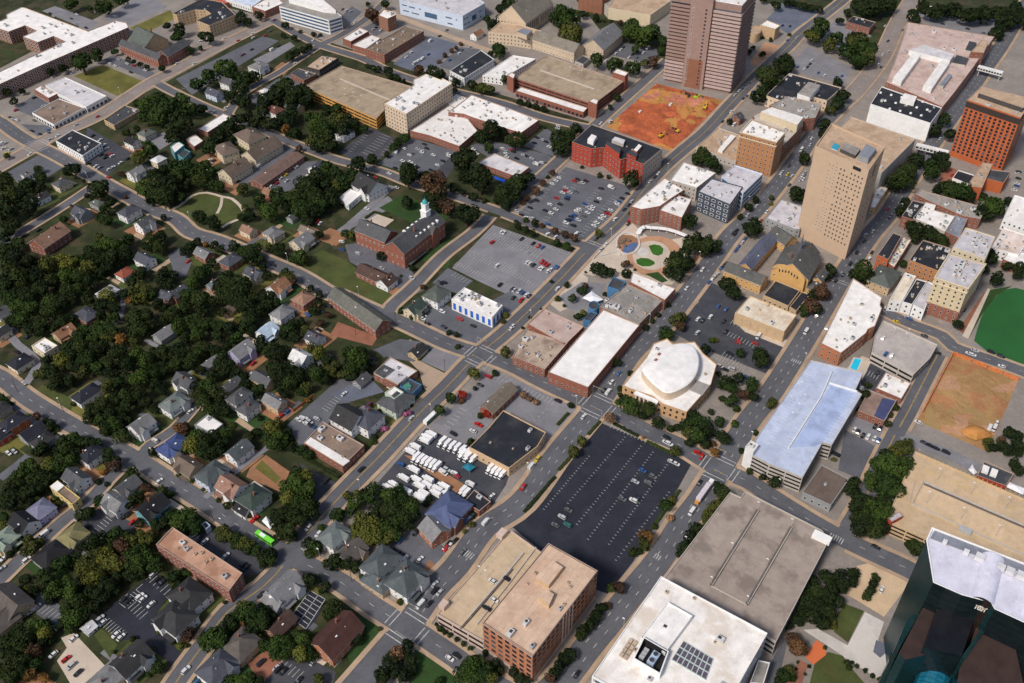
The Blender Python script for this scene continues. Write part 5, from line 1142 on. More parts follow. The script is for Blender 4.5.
b('brick block','brick_building','square brick block with tan roof at the end of the convention hall','722,312 790,238 832,250 802,316',17,'redbrick','rtan',fl=3,hv=0)
O4(3,0)
b('office building','office_building','white walled block with black roof dotted with round vents','410,415 455,345 695,430 650,492',17,'white','rblack',fl=0,hv=3,dots=14,top=('530,395 545,372 595,385 585,408',3,'white','rwhite'))
sky_bridge('white covered footbridge over the street beside the convention hall','842,262 940,288',9)
tower_orange()
tower_brown()
S('parking_lot','asph3','O','600,55 910,100 880,150 660,110')
O(0,0)
T('the white roofed apartment complex','430,20,40,g 540,50,20,g 620,40,50,g 490,370,60,g 580,330,42,g 730,0,40,g 690,310,22,g 85,605,26,d 820,620,30,g')
T('the grey roofed townhouse rows','770,355,18,d 800,370,18,d 840,385,18,d 880,400,18,d 970,410,24,g 1000,155,26,d')
T('the green corner lot with big trees','900,625,60,g 960,590,50,g 990,650,55,g 880,690,50,g 950,690,60,g')
T('the bend by the long apartment complex','370,410,30,d 300,430,24,d 130,545,20,d 40,550,26,d')
C('the car park behind the white roofed apartments','B','320,98,s 460,85,w 455,140,s 515,165,k 565,70,w 300,80,k 425,110,g')
C('the street beside the small green lawn','B','660,380,w 690,392,w 710,355,s 762,380,w 800,393,r 870,420,w 783,432,k')
C('the lane beside the pale metal roofed workshop','A','95,660,r 435,435,w 320,460,s 400,425,w 205,585,k 260,635,s')
O(1,0)
T('the dark flat roofed apartment block','60,175,40,d 215,220,44,d 120,300,26,d 185,288,16,d 430,105,40,d 460,130,30,d 40,220,40,g 530,90,30,d')
T('the wide road near the Victorian house','325,400,65,g 230,460,52,g 160,505,46,g 380,440,50,g 450,475,45,g 500,460,40,d 420,530,50,d 350,575,40,d 440,600,45,d 180,655,38,d')
T('the yellow walled garage','690,520,60,d 770,555,70,d 640,560,55,d 570,600,50,d 820,590,55,d 720,610,50,d 700,480,20,d 840,620,30,d 720,670,40,d 940,660,40,d 1000,660,40,g 560,655,40,d 620,600,50,d')
T('the street by the banded white office','745,228,20,d 680,210,16,d 830,280,24,d 800,300,26,d 760,320,30,d 720,335,30,d 690,150,24,d 860,205,18,d 780,190,14,d 900,210,14,d')
T('the lawn at the lower left of the upper car park','60,610,60,g 20,640,55,g 110,655,50,g')
C('the wide road at upper left','A','145,380,w 325,230,w 255,270,w 410,243,r 495,200,w 498,225,w 568,213,r 42,380,w 180,247,w 860,240,w 625,120,p 600,185,g')
C('the strip car park below the wide road','A','612,298,v 490,296,k 440,325,r 430,330,g 650,275,k 750,378,w 260,670,w 335,645,w')
O(2,0)
T('the street behind the yellow walled garage','195,405,24,d 230,415,22,d 285,425,32,d 340,470,28,d 380,490,20,d 310,460,24,d 165,400,16,d')
T('the top centre car parks','470,420,36,r 560,425,40,d 600,445,34,d 630,335,16,r 668,307,16,r 697,287,16,r 725,265,14,r 592,370,16,r 190,85,45,r 165,25,16,d 215,110,30,r 270,25,30,g')
T('the cathedral lawn','950,310,45,g 900,325,22,d 945,290,38,g 985,60,50,d 1000,20,40,d 910,150,40,d 960,120,40,d 880,110,22,g')
T('the clinic with the black roof','790,505,32,d 850,530,36,y 890,535,34,y 690,490,28,d 945,455,20,d 985,470,26,g 680,540,22,d')
C('the blue car park at top centre','A','447,380,v 473,366,v 497,352,v 542,245,v 398,340,w 428,312,w 598,215,k 530,325,b 640,180,g')
C('the car park beside the clinic','A','657,360,b 716,318,w 780,280,s 730,300,g')
C('the car park left of the brick tower','A','200,175,s 245,180,w 215,165,k 40,60,w 65,68,s 90,130,w 15,55,g')
O(3,0)
T('the cathedral courtyard','320,90,75,g 370,100,55,g 365,190,72,y 270,110,40,g 400,230,30,g')
T('the car park behind the brown tower','515,360,46,g 615,385,46,g 650,380,30,y 735,405,48,g 810,380,26,y 860,370,36,r 720,180,60,g 800,200,70,g 860,190,50,g 740,140,34,g 755,295,26,g 660,135,20,r 910,240,40,g 910,300,26,g')
T('the ribbed brick hall','435,85,26,d 520,105,24,d 460,90,14,d 565,128,10,d 610,130,10,d 40,10,60,d 110,-5,40,d')
T('the front of the brick garage','60,610,22,d 110,620,22,d 155,635,22,d 200,650,20,d 640,580,24,d 600,640,18,d')
C('the small car park behind the stone school wing','A','635,320,w 680,282,k 665,297,w 735,325,k 715,342,w 800,315,w 826,288,v 578,362,w 760,345,g')
O(4,0)
T('the street beside the brown tower','530,460,70,d 610,400,60,d 640,360,42,d 470,575,46,d 500,550,40,g 630,380,55,d 560,500,40,d')
T('the red plaza behind the brown tower','495,325,22,d 545,240,14,d 410,310,20,d 440,290,18,d 495,225,12,d')
T('the hilltop car parks at top right','790,215,48,y 850,150,55,g 830,190,50,g 890,265,45,y 930,230,45,g 1000,300,50,g 945,490,34,d 950,620,48,d 980,570,40,d 900,660,30,y 575,30,30,d 500,0,22,d 655,210,12,d 960,125,24,d 1000,75,24,d')
for _k in range(8): T('the top edge beyond the blue car park','%d,%d,24,d'%(640+_k*28,15+_k*6))
C('the blue hilltop car park','A','615,152,k 660,155,k 700,225,s 645,240,b')
C('the car park beside the black flat roofed office','A','790,360,w 780,382,k 765,400,k 745,412,w 830,435,b 868,450,w 705,400,b 970,455,b 955,235,w 570,350,k 560,365,k')
C('the street below the brown tower','A','395,510,b 375,530,b 355,543,s 330,568,s 415,495,g 435,550,b 380,590,k 400,575,g 465,515,g 308,668,w')
O(5,0)
T('the flyover','40,245,70,y 90,300,65,g 60,360,50,g 100,350,50,y 20,290,50,g 130,60,50,d 190,40,50,d 80,60,40,d 240,30,40,d 20,235,40,g 150,20,60,d 60,20,50,d')
for _k in range(16): T('the wooded top right edge','%d,%d,%d,d'%(430+_k*42,30+(_k*37%45)+(_k*4),38+_k*7%17))
T('the wooded top right edge','380,90,40,d 400,120,30,d 870,200,36,d 900,170,40,d 940,120,50,d 990,70,60,d 900,220,24,d')
C('the flyover','A','228,245,k 197,325,w 230,308,s 170,385,w 185,402,k 315,180,g 210,155,s 340,225,w')
C('the yard behind the convention hall','B','500,55,T 467,78,U 560,85,U 597,95,T 676,132,v 555,142,k 705,172,k 830,220,s 803,198,g')
# ---- row 1
O(0,1)
hz('cream house with grey hip roof at the first street corner on the left',370,415,13,11,0,'h','sgrey','cream',6)
hz('low house with dark grey roof and white porch across from the cream corner house',240,505,15,9,0,'g','sdark','white',5)
hz('small white shed house on the asphalt triangle at far left',160,365,8,6,0,'g','sgreyl','white',3.5)
hz('white gable fronted house with dark roof beside the dark roofed office car park',795,168,13,10,90,'g','sblack','white',6)
hz('grey house with green grey hip roof behind the white gable fronted house',878,115,13,12,0,'h','sgreen','conc',6)
hz('cream house with white roof between trees at upper left',950,275,11,10,0,'h','swhite','cream',6)
hz('white house with pale grey roofs on the street bend at upper left',815,352,14,10,0,'g','sgreyl','white',6,x=1)
hz('green grey roofed bungalow behind the round street tree',588,535,13,9,90,'h','sgreen','grey',4.5)
hz('big white house with slate blue hip roof along the diagonal street',775,585,16,12,0,'h','sslate','white',7)
hz('grey blue house with brown front porch on the side street',490,595,14,12,90,'g','sslate','grey',6,x=1)
hz('white and grey house with crossed gables next to the slate blue roofed house',868,655,14,11,0,'g','sgrey','white',7,x=1)
T('the asphalt triangle at far left','240,370,34,g 435,335,50,d 225,330,26,g 160,430,50,d 230,430,40,d 40,250,20,y')
T('the far left edge woods','20,420,60,d 60,480,65,d 10,540,60,d 120,500,50,d 170,560,60,d 40,600,50,d 60,660,50,d')
T('the first side street on the left','600,455,62,d 660,530,36,d 630,570,36,g 560,510,26,d 380,630,26,g 640,640,40,g 600,620,30,g 520,490,18,d 500,400,14,d')
T('the street bend at upper left','870,440,60,g 930,370,50,d 940,460,70,d 840,260,46,y 900,210,50,g 980,340,40,d 1000,420,60,d 820,90,26,g 755,110,24,g 1000,500,60,d 730,360,24,r 900,510,40,d 980,620,22,d 755,500,14,r')
C('the office car park by the left crossroads','A','527,297,k 555,130,k 600,155,w 625,185,w 640,205,w 640,245,k 660,240,r 672,250,w 605,245,k 630,262,k 575,312,w 590,325,s 655,330,w 677,318,w 722,292,w 765,268,k 600,320,g')
C('the corner shop car park','B','75,30,s 100,35,w 60,20,k 190,100,k 240,120,k 290,95,b 205,38,g 290,110,g')
C('the left crossroads','A','345,130,w 585,15,r 455,65,s 180,240,w 300,150,s')
C('the first side street on the left','B','625,410,w 650,380,r 530,480,w 430,550,k')
C('the yard at far left','A','20,205,w 65,210,s 10,180,v 40,235,y 30,175,s')
O(1,1)
b('house block','house','turquoise house block with white roof at the street bend','0,195 45,160 85,185 25,235',7,'teal','rwhite',fl=2,hv=0)
b('house block','house','turquoise flat roofed house extension with dark terrace','42,240 85,205 122,225 80,268',5,'teal','rdark',fl=1,hv=0)
gab('apartment house','apartment_house','cream apartment house with brown hip roofs at the end of the motel row','395,130 470,70 555,120 490,190',8,'cream','sbrown',fl=2,hip=1)
gab('apartment house','apartment_house','cream apartment house with brown hip roof nearest the teal house','270,210 345,150 395,205 330,260',8,'cream','sbrown',fl=2,hip=1)
gab('motel row','apartment_row','long cream and brick apartment row with brown roof','448,232 610,138 652,192 492,292',7,'cream','sbrown',fl=2)
gab('motel row','apartment_row','short cream and brick apartment row with brown roof beside the oval park','308,335 435,262 462,320 345,397',7,'cream','sbrown',fl=2)
gab('long shed','storage_shed','long low shed with ribbed brown metal roof','482,395 745,222 786,262 552,432',4.5,'redbrick','smetalbrown',fl=1,low=1)
hz('tiny orange roofed store at the foot of the long brown metal shed',590,465,8,7,90,'g','sorange','redbrick',4)
hz('slate roofed white house near the end of the long brown shed',880,322,13,10,0,'g','sslate','white',6)
hz('small grey hut among trees behind the funeral home',735,620,8,7,0,'g','sgrey','grey',4)
T('the narrow brick hall','60,60,70,d 20,130,50,d 400,40,50,d 340,90,50,d 300,130,50,d 260,170,45,d 230,210,40,g 420,90,34,d 520,40,50,d 560,60,40,d 620,60,50,d 690,30,50,d 730,10,40,g 480,20,40,d 365,150,30,d')
T('the oval park','175,610,40,d 270,650,44,d 430,620,30,d 480,610,34,d 60,500,40,d 20,450,50,d 40,380,60,d 120,340,60,g 180,390,60,d 90,310,50,g 200,320,50,g 240,420,40,g 290,430,36,g 30,320,45,g 430,450,40,y 100,430,34,d 250,350,34,g 450,560,24,y')
T('the long brown metal shed','775,205,22,r 640,470,40,g 700,490,40,y 600,580,62,g 660,520,50,g 760,510,60,d 820,420,70,d 880,390,60,d 780,560,60,g 860,480,60,d 940,330,50,g 990,360,50,g 930,420,50,d 850,570,50,d 900,540,50,g 960,480,50,d 1000,420,40,y 550,540,46,g 530,500,34,g 820,630,34,d 700,570,30,d 990,520,40,d')
T('the lane of the red roofed house','860,150,50,y 920,150,60,d 870,60,60,g 940,90,50,g 1000,30,45,y 750,110,36,d 690,90,30,o 720,120,30,d 880,190,40,d 960,190,45,d 850,20,40,g 980,180,30,g')
C('the apartment row with the brown roof','A','535,312,v 405,405,k 240,275,w 262,280,k 215,340,w 60,260,s 245,300,s')
C('the lot beside the long brown metal shed','A','758,318,w 665,385,w 615,425,k 640,415,r 610,430,w 695,365,y')
C('the brown clay yard below the trees','A','885,645,r 900,655,w 970,585,k 700,400,s')
O(2,1)
gab('funeral home','funeral_home','white funeral home with dark slate roof and flat portico','72,440 165,345 262,432 190,478',7,'white','sdark',fl=2,cross=1)
b('portico','portico','white flat roofed portico block of the funeral home','-5,500 60,448 128,478 50,545',5,'white','rwhite',fl=1,hv=0)
hz('grey hip roofed house next to the yellow walled garage',30,115,16,11,0,'h','sgreyl','white',6)
b('store','store','brick store with pale roof and a blue tarp beside it','825,290 925,235 1135,318 1060,376',5,'redbrick','rpale',fl=1,hv=3)
tarp('blue tarp lying beside the pale roofed brick store','920,368 990,392 985,410 930,388')
brick_school()
T('the striped empty car park','115,310,58,d 190,270,36,d 20,90,50,d 80,60,40,d 40,30,40,d 80,90,30,d 150,90,26,g 350,170,30,g 390,140,30,g 320,200,26,g 280,240,20,d 10,400,50,g 60,380,50,g 20,430,40,g')
T('the brick school with the cupola','405,375,64,d 400,330,50,g 510,370,40,d 570,420,74,r 590,470,50,d 540,490,40,d 405,525,40,d 530,420,50,d 755,595,72,d 650,560,50,r 610,540,36,r 560,560,36,d')
T('the pale roofed brick store','745,280,76,d 840,390,80,d 745,370,40,d 800,360,50,d 735,470,22,d 800,495,30,d 865,520,20,d 680,440,32,d 910,100,60,d 890,195,34,g 850,130,44,d 960,110,40,d 985,470,60,d 960,520,40,d 1000,540,40,d 820,140,30,d')
HEDGE('clipped dark hedge square beside the brick school','152,628 208,590 305,625')
C('the car park in front of the low white hall','B','385,205,w 328,228,v 465,208,s 490,228,w 505,180,k 430,235,g 418,245,w 375,280,w 422,285,w 440,300,s 330,322,k 560,245,w 650,240,w 653,250,w 585,305,w 545,335,k 615,280,k 462,315,k 520,205,k 290,255,k 495,220,s')
C('the street in front of the funeral home','B','295,355,w 160,565,w 20,545,k 340,440,s 210,380,r')
C('the lot right of the low white hall','B','800,210,w 820,235,w 975,205,w 990,215,s 995,235,w 1000,255,w 820,160,k')
O(3,1)
b('brick office','red_office','bright red brick office with black roof beside the orange building site','372,168 492,60 915,207 800,302 700,262 665,275 560,200 490,208',17,'red','rblack',fl=4,hv=4,alt='conc',tops=[('465,150 490,120 520,133 500,165',3,'white','rwhite'),('572,180 590,165 665,205 655,240',4,'red','rdark'),('610,155 630,135 690,155 680,180',2,'conc','rpale'),('740,215 772,180 790,190 760,225',3,'redbrick','rwhite'),('700,235 720,215 765,240 755,262',2,'red','rdark')])
T('the red brick office','395,85,38,d 320,170,68,d 300,200,50,d 355,140,40,g 735,390,54,d 255,352,20,r 225,380,14,d 195,410,22,r 155,455,26,r 100,505,26,r 75,535,16,r 95,635,20,d 145,652,26,d 195,668,22,r 720,595,14,d 540,370,18,d 590,380,16,d 430,320,12,d')
T('the pale roofed brick store','30,420,70,d 105,380,40,d 20,480,50,d 30,150,60,d 70,420,40,d 45,670,26,d 210,80,12,d')
C('the lot beside the big white warehouse','B','265,110,k 280,122,k 160,140,k 200,155,s 215,165,k 145,172,k 235,195,w 80,245,s 40,265,k 130,265,s 155,300,v 190,290,w 20,225,k 10,215,r 95,250,k 290,70,w 285,85,s 205,290,g')
C('the main car park below the red office','B','255,418,w 275,397,w 295,382,w 240,540,w 212,578,k 275,570,w 245,592,w 277,503,r 160,517,k 120,560,k 315,470,w 335,440,s 332,458,r 360,470,s 345,495,b 340,508,k 300,540,k 385,400,r 405,390,k 435,412,s 455,400,k 395,465,g 545,445,k 607,440,v 538,507,w 517,525,k 447,537,b 487,570,w 495,555,w 640,530,s 655,525,b 672,505,k 705,477,k 605,575,w 585,597,R 415,570,w 365,615,k 350,635,k 385,605,b 335,652,w 410,635,s 378,668,k 520,650,w 505,668,w 545,625,w 225,660,b 40,580,s 70,605,k 100,620,w 130,625,s 645,540,w 370,630,b 400,580,w 470,560,s 560,610,w 580,590,k 440,610,g 465,590,w')
C('the street right of the main car park','A','630,630,w 685,572,k 730,522,s 712,545,k 840,405,s 868,377,k 890,355,w 715,640,r 545,55,w 610,45,w 710,660,k')
T('the right hand end of the round plaza hotel','40,655,20,d')
O(4,1)
b('plaza hotel wing','office_building','white flat roofed block beside the blue glass office','-60,395 20,288 215,352 100,442',12,'conc','rwhite',fl=3,hv=5)
b('blue office','blue_office','blue panelled office with white window frames and grey roof','110,462 190,385 376,436 300,542',17,'navy','rpale2',fl=4,win='q',hv=4)
b('blue office','blue_office','blue office wing with white banded side facing the street','250,372 330,305 497,358 380,472',16,'paleblue','rpale2',fl=4,win='b',hv=2)
b('hotel','brick_hotel','tan brick eight storey hotel with white roof and pale cornice','362,108 430,32 632,108 578,168',31,'tanbrick','rwhite',fl=8,hv=8,cornice=1)
b('low store','store','low store with tan roof and a long white skylight beside the clay site','100,192 230,80 368,128 335,285 235,250',6,'conc','rtan',fl=1,hv=5,tops=[('228,212 305,122 335,132 255,222',1.5,'white','rwhite')])
b('low building','store','low grey building with flat grey roof at the foot of the tan tower','515,622 605,510 730,552 720,690 690,690',8,'grey','rpale2',fl=2,hv=5)
hz('little brick gable house by the construction street',345,22,10,9,0,'g','sgrey','redbrick',6)
O4(3,0)
b('theatre','theatre','brick theatre with cream wall and grey roof behind the tan brick hotel','-60,460 0,430 140,470 140,500 60,583 -30,545',15,'brickbrown','rcream',fl=3,hv=3,tops=[('-28,446 15,428 142,468 118,498',6,'cream','rwhite')])
b('office building','office_building','brick corner building with cluttered flat roof beside the theatre','5,420 80,385 215,415 190,470 150,475',12,'redbrick','rgrey',fl=3,hv=12)
tan_tower()
b('hotel podium','hotel_block','broad tan roofed block behind the tan tower','455,690 590,555 330,465 200,600',20,'conc','rtan',fl=0,hv=4)
O(5,1)
b('low wing','orange_wing','low orange brick wing with tan flat roof below the orange tower','700,432 795,290 856,298 792,442',12,'orange','rtan',fl=0,hv=3)
b('low wing','orange_wing','short orange brick wing with dark roof below the orange tower','802,382 840,330 965,345 922,412',10,'orange','rdark',fl=0,hv=0)
b('entrance pavilion','entrance_pavilion','white entrance pavilion with black roof on the brick forecourt','615,382 650,335 760,370 720,422',5,'white','rblack',fl=1,hv=0,win='s')
b('shop','shop_building','narrow white roofed shop at the foot of the tan tower','122,558 160,428 228,442 152,562',6,'tan','rwhite',fl=1,hv=2)
sky_bridge('covered footbridge with dark underside beside the orange tower','400,178 592,225',8)
b('shop','shop_building','black roofed shop at the left of the white roofed block','310,612 378,515 450,533 388,638',9,'redbrick','rblack',fl=2,hv=4)
O4(3,1)
b('shop','shop_building','white roofed shop block between two black roofs right of the tower','580,187 630,124 672,135 665,156 748,180 708,242',9,'conc','rwhite',fl=2,hv=7)
b('shop','shop_building','blue grey roofed shop beside the white roofed shop block','710,242 750,172 802,182 762,268',8,'redbrick','rbluegrey',fl=2,hv=2)
b('shop row','shop_row','long brick shop row with many rooftop units below the orange tower','590,92 612,75 868,146 850,192 780,180 640,118',9,'redbrick','rgrey',fl=2,hv=16)
b('store','store','white store with bright roof at the right edge below the orange tower','940,190 985,95 1110,130 1060,232',9,'white','rwhite',fl=2,hv=2)
O(4,1)
T('the tan brick hotel','140,250,60,d 190,290,50,g 110,270,36,g 230,330,30,d 320,160,14,d 300,45,20,d')
T('the avenue left of the tan tower','690,475,50,d 720,500,36,d 745,260,40,d 455,510,24,d 410,555,26,d 360,620,20,d 550,505,18,y 545,540,14,y 445,650,40,d 50,640,50,d 865,60,40,d 860,115,30,d')
C('the avenue left of the tan tower','A','460,550,s 405,605,s 485,640,r 520,585,w 605,355,w 645,360,y 672,370,s 655,310,k 735,370,w 740,390,w 720,395,s 728,215,v 780,185,s 790,145,w 655,425,k 615,345,s 425,575,k 765,245,k 750,350,s 745,365,g')
C('the lane by the little brick gable house','A','325,65,v 255,45,k 225,250,s')
O(5,1)
T('the tan roofed block','400,270,46,d 350,330,60,d 290,400,60,d 260,430,40,d 330,390,60,d 520,95,40,d 570,30,40,g 600,120,40,d 470,110,30,d 545,260,46,d 500,340,56,g 480,300,40,d 560,300,40,d 335,525,30,d 300,580,34,d 330,560,24,d')
T('the low orange wings','560,445,46,d 620,455,60,d 660,460,60,g 700,490,50,d 600,430,40,g 520,455,30,d 850,550,66,g 880,560,50,g 800,590,50,d 840,600,40,d 950,520,30,d 800,490,26,d')
C('the brick forecourt of the orange tower','A','612,365,r 530,390,w 540,145,s 455,225,v')
C('the street right of the tan tower','A','222,570,r 430,300,s 310,450,s 240,620,k')
C('the lot at the right edge below the orange tower','B','1005,355,s 1010,385,k 1000,415,w 985,455,w 1010,345,k 1000,430,b')
# ---- row 2
O(0,2)
gab('apartment row','apartment_row','long apartment row with orange tan roof at the far left','165,95 325,-15 420,18 268,118',7,'redbrick','sorangetan',fl=2)
hz('grey slate roofed house on the left of the orange tan apartment row',5,95,12,10,0,'h','sgrey','white',5)
hz('orange red roofed cottage deep among the dark trees',750,270,12,10,0,'h','sorangered','white',4.5)
hz('slate grey house beside the orange red roofed cottage',870,190,14,11,90,'g','sslate','white',6)
hz('white roofed cottage half hidden by a tree in the woods',645,385,14,11,0,'h','swhite','white',4)
hz('grey roofed house with red gable edges in the woods',520,520,16,12,90,'h','sslate','redbrick',5)
hz('house with orange and brown roof below the red edged house',385,625,14,10,0,'g','sorange','tan',5,x=1)
hz('white sided house at the far left edge by the woods',10,505,10,9,0,'g','sgrey','white',5)
hz('cream house with dark roof at the left edge above the white store',10,625,11,9,0,'g','sdark','cream',5)
hz('red brick house with blue grey roof left of the orange houses',1005,410,12,9,90,'g','sslate','redbrick',5)
hz('grey brown roofed house with skylights in the lower woods',985,635,14,10,0,'g','sgreyl','grey',5)
T('the left woods','30,60,50,d 110,90,50,g 60,20,50,d 20,140,70,d 90,170,70,d 170,200,70,d 60,240,80,d 30,320,80,d 120,310,80,d 210,290,70,d 290,220,72,y 350,190,60,y 420,220,72,y 480,200,60,g 520,250,66,y 480,290,60,g 390,280,64,g 320,310,60,d 240,360,66,d 150,390,70,d 70,420,66,g 110,460,60,g 30,400,50,d 190,480,66,g 120,540,66,g 60,560,50,d 240,560,66,d 300,500,60,d 360,440,56,d 300,430,60,g 400,370,64,d 470,360,60,d 540,320,60,d 590,270,50,d 360,560,60,d 420,540,44,d 330,600,46,d 240,630,40,d 170,600,50,d 440,420,50,d 530,420,50,d')
T('the trees behind the orange red roofed cottage','560,150,66,d 620,110,70,g 700,100,70,g 660,180,66,d 740,160,60,d 580,210,50,d 640,240,50,d 530,140,50,d 700,210,36,d 760,70,50,g 600,60,40,y 830,280,50,d 790,320,40,d 850,250,36,d')
T('the white roofed cottage','640,400,62,y 610,460,56,d 680,470,50,d 740,400,44,d 680,540,46,g 600,520,44,d 550,470,30,d')
T('the slate grey house','910,80,62,d 960,110,60,d 880,110,46,d 970,50,50,d 990,270,50,d 960,310,56,d 1005,330,50,d 800,385,56,y 860,360,60,y 900,400,50,g 840,420,56,y 780,430,40,o')
T('the lane through the lower woods','800,540,70,d 860,520,66,d 830,600,70,d 780,610,50,d 910,580,46,d 990,540,46,d 940,460,50,d 980,470,36,d 600,620,60,g 660,600,56,g 540,620,50,g 500,610,44,g 470,650,46,g 560,660,46,g 640,650,50,y 730,665,50,o 690,640,40,y 800,680,40,y 580,575,30,g')
C('the lane left of the orange tan apartment row','A','150,45,k 230,12,k 165,652,k')
O(1,2)
hz('pale grey gable roofed house beside the asphalt court in the woods',205,155,14,10,90,'g','sgreyl','redbrick',5)
hz('brick house with dark flat hip roof in the woods',365,195,15,12,0,'h','sslate','redbrick',6)
hz('slate blue roofed house behind the big dark tree in the woods',505,275,14,10,90,'g','sslate','cream',6,x=1)
hz('orange roofed house with many gables on the diagonal street',650,355,15,13,0,'g','sorange','white',6,x=1)
hz('tan orange hip roofed house with brick porch on the diagonal street',800,425,13,13,0,'h','sorangetan','redbrick',6)
hz('pale grey hip roofed house with solar panels in the lower woods',670,510,14,12,0,'h','sgreyl','white',6)
hz('house with bright pale blue roof in the lower woods',580,620,14,12,0,'g','sbrightblue','white',5,x=1)
hz('small brown tan roofed garage under the big trees',372,480,9,8,0,'g','sbrown','tan',3.5)
hz('dark blue roofed brick house on the left of the big green tree',50,390,13,10,0,'g','sslate','redbrick',5)
hz('narrow pale blue roofed shed under the big trees',268,330,13,6,0,'g','spaleblue','grey',3.5)
hz('grey roofed house with porch at the bend below the orange houses',620,30,14,12,90,'h','sgreyl','cream',6,x=1)
hz('tan roofed cottage across from the oval park',470,15,12,9,90,'g','sorangetan','cream',5)
hz('grey brown house with two gables beside the school lawn',790,80,17,13,0,'g','sgreyl','cream',6,x=1)
hz('tan roofed long house wing behind the two gabled house',830,20,16,8,90,'g','stan','tan',5)
hz('dark slate roofed house at the bottom of the orange terrace',870,660,12,10,90,'g','sslate','white',5)
T('the pale grey roofed house','80,140,36,d 120,110,40,d 165,85,36,d 265,100,34,d 300,130,34,d 250,210,40,d 215,100,24,o')
T('the big dark clump','170,280,66,g 130,320,60,g 220,260,56,g 110,400,66,g 180,420,70,d 100,470,60,d 200,490,56,d 350,310,80,d 420,360,80,d 330,390,76,d 400,420,70,d 450,460,70,d 300,340,60,d 460,330,50,d 480,410,60,d 250,440,46,d 320,510,40,d 520,490,56,d 580,460,50,d 540,420,50,d 640,450,40,d 480,540,60,d')
T('the lower woods','140,560,60,g 60,590,60,g 220,580,60,g 170,640,60,g 290,590,56,g 350,600,56,d 280,650,50,d 450,590,56,g 410,560,40,y 90,660,50,d 490,620,46,d 400,660,50,g 360,660,40,d 20,520,60,d 60,530,40,d 700,600,50,g 740,570,40,d 790,560,36,d 680,640,40,d 750,650,50,d 810,610,40,y 545,670,40,d 20,600,40,g 20,280,40,d')
T('the diagonal street verge','390,110,50,d 440,140,50,g 500,130,60,g 480,180,56,d 540,200,46,d 520,160,40,y 590,110,30,y 650,120,50,d 660,150,44,d 780,170,60,g 750,190,46,g 810,190,40,y 560,240,34,d 700,290,56,y 730,310,44,r 690,260,30,g 845,365,32,d 900,398,32,d 890,455,34,d 850,490,40,d 900,570,34,r 940,520,30,r 580,280,36,d 600,400,40,d 900,40,36,d 275,-5,30,d')
C('the asphalt court in the woods','A','108,200,r 30,280,s 10,350,w')
C('the diagonal street through the neighbourhood','B','622,222,k 965,390,g 910,503,k 955,468,k 825,520,b 890,610,k')
O(2,2)
hz('brown roofed brick church hall on the lawn below the brick school',205,280,28,13,90,'g','schoc','redbrick',5)
hz('white gabled front of the brown roofed church hall',280,320,12,12,0,'g','schoc','white',5)
hz('white house with green grey hip roof beside the blue and white office',580,400,17,15,0,'h','sgreen','white',7)
hz('cream house with green gable roof at the street corner',450,480,15,11,0,'g','sforest','cream',6,x=1)
b('blue and white office','office_building','white flat roofed office with bright blue window panels','668,425 745,355 975,462 912,535',9,'white','rwhite',fl=1,win='blue',hv=12)
gab('brick terrace','brick_terrace','long brick terrace with dull green roof along the diagonal street','-55,420 0,355 290,545 225,625',7,'redbrick','sgreendull',fl=2)
T('the brick school with the cupola','70,45,30,y 30,30,30,g 245,165,34,d 500,355,22,r 435,245,22,d 365,285,12,d')
T('the cream green roofed corner house','368,500,26,d 430,535,22,d 652,630,22,d 700,645,22,d 990,525,26,y 980,560,20,y')
C('the drive behind the brick school','B','10,80,w 10,128,b 250,240,s 430,300,s 108,150,s')
C('the lot in front of the blue and white office','B','718,545,r 798,585,k 525,572,k 495,542,w 612,500,w 622,592,k 600,330,k 625,325,k 585,328,g')
C('the striped grey lot left of the fountain plaza','A','912,85,r 942,225,w 985,28,w 972,22,w 960,340,k')
O(3,2)
C('the striped grey lot left of the fountain plaza','A','70,65,k 140,92,k 170,108,r 195,115,b 103,205,w 120,212,w 140,222,k 190,202,r 207,210,r 225,222,r 180,238,w 192,245,w 232,256,w 245,250,w 270,233,b 285,238,b 15,365,k 25,372,s 55,380,s 75,388,b 100,400,w 115,408,k')
C('the gravel corner below the striped grey lot','A','68,432,R 20,418,k 10,600,w')
C('the street left of the fountain plaza','A','575,98,w 520,65,k 285,362,w 545,130,s 15,588,w 400,37,v 275,52,w 225,38,w')
b('gallery','gallery','grey flat roofed gallery with rooftop units below the fountain plaza','540,472 702,335 918,430 772,578',8,'brickbrown','rgrey',fl=2,hv=10)
b('gallery','gallery','white roofed gallery block facing the fountain plaza','718,322 735,262 992,362 928,432',9,'redbrick','rwhite',fl=2,hv=2)
b('big white store','white_roofed_store','long brick store with plain bright white roof by the crossroads','558,487 777,580 468,955 228,862',9,'redbrick','rplain',fl=1,hv=0)
b('store','store','brick store with dusty pink roof and blue front beside the museum forecourt','105,572 205,482 442,590 330,700',7,'redbrick','rpink',fl=1,hv=3)
b('museum front','museum_front','blue zigzag museum front with dark roofs','585,350 622,290 697,322 655,372',9,'blue','rdark',fl=0,hv=0)
b('museum wing','museum_front','narrow blue museum terrace along the grey gallery','640,372 690,332 702,340 545,478 528,470',7,'blue','rgrey',fl=0,hv=2)
b('museum wing','museum_front','small blue museum wing with dark roof beside the long white roofed store','440,548 485,498 525,510 482,558',6,'blue','rdark',fl=0,hv=0)
b('museum drum','museum_front','round dark roofed museum entrance drum','ell 503,462 32,26',7,'blue','rdark',fl=0,hv=0)
canopy('white canopy over the museum forecourt','435,415 490,375 560,425 500,445',4)
fountain_plaza()
T('the fountain plaza','520,240,46,d 560,250,46,d 600,265,36,d 695,215,30,r 690,270,36,d 720,285,30,d 980,220,60,d 1000,180,56,d 960,270,50,d 1010,280,50,d 750,250,12,d 453,266,10,d')
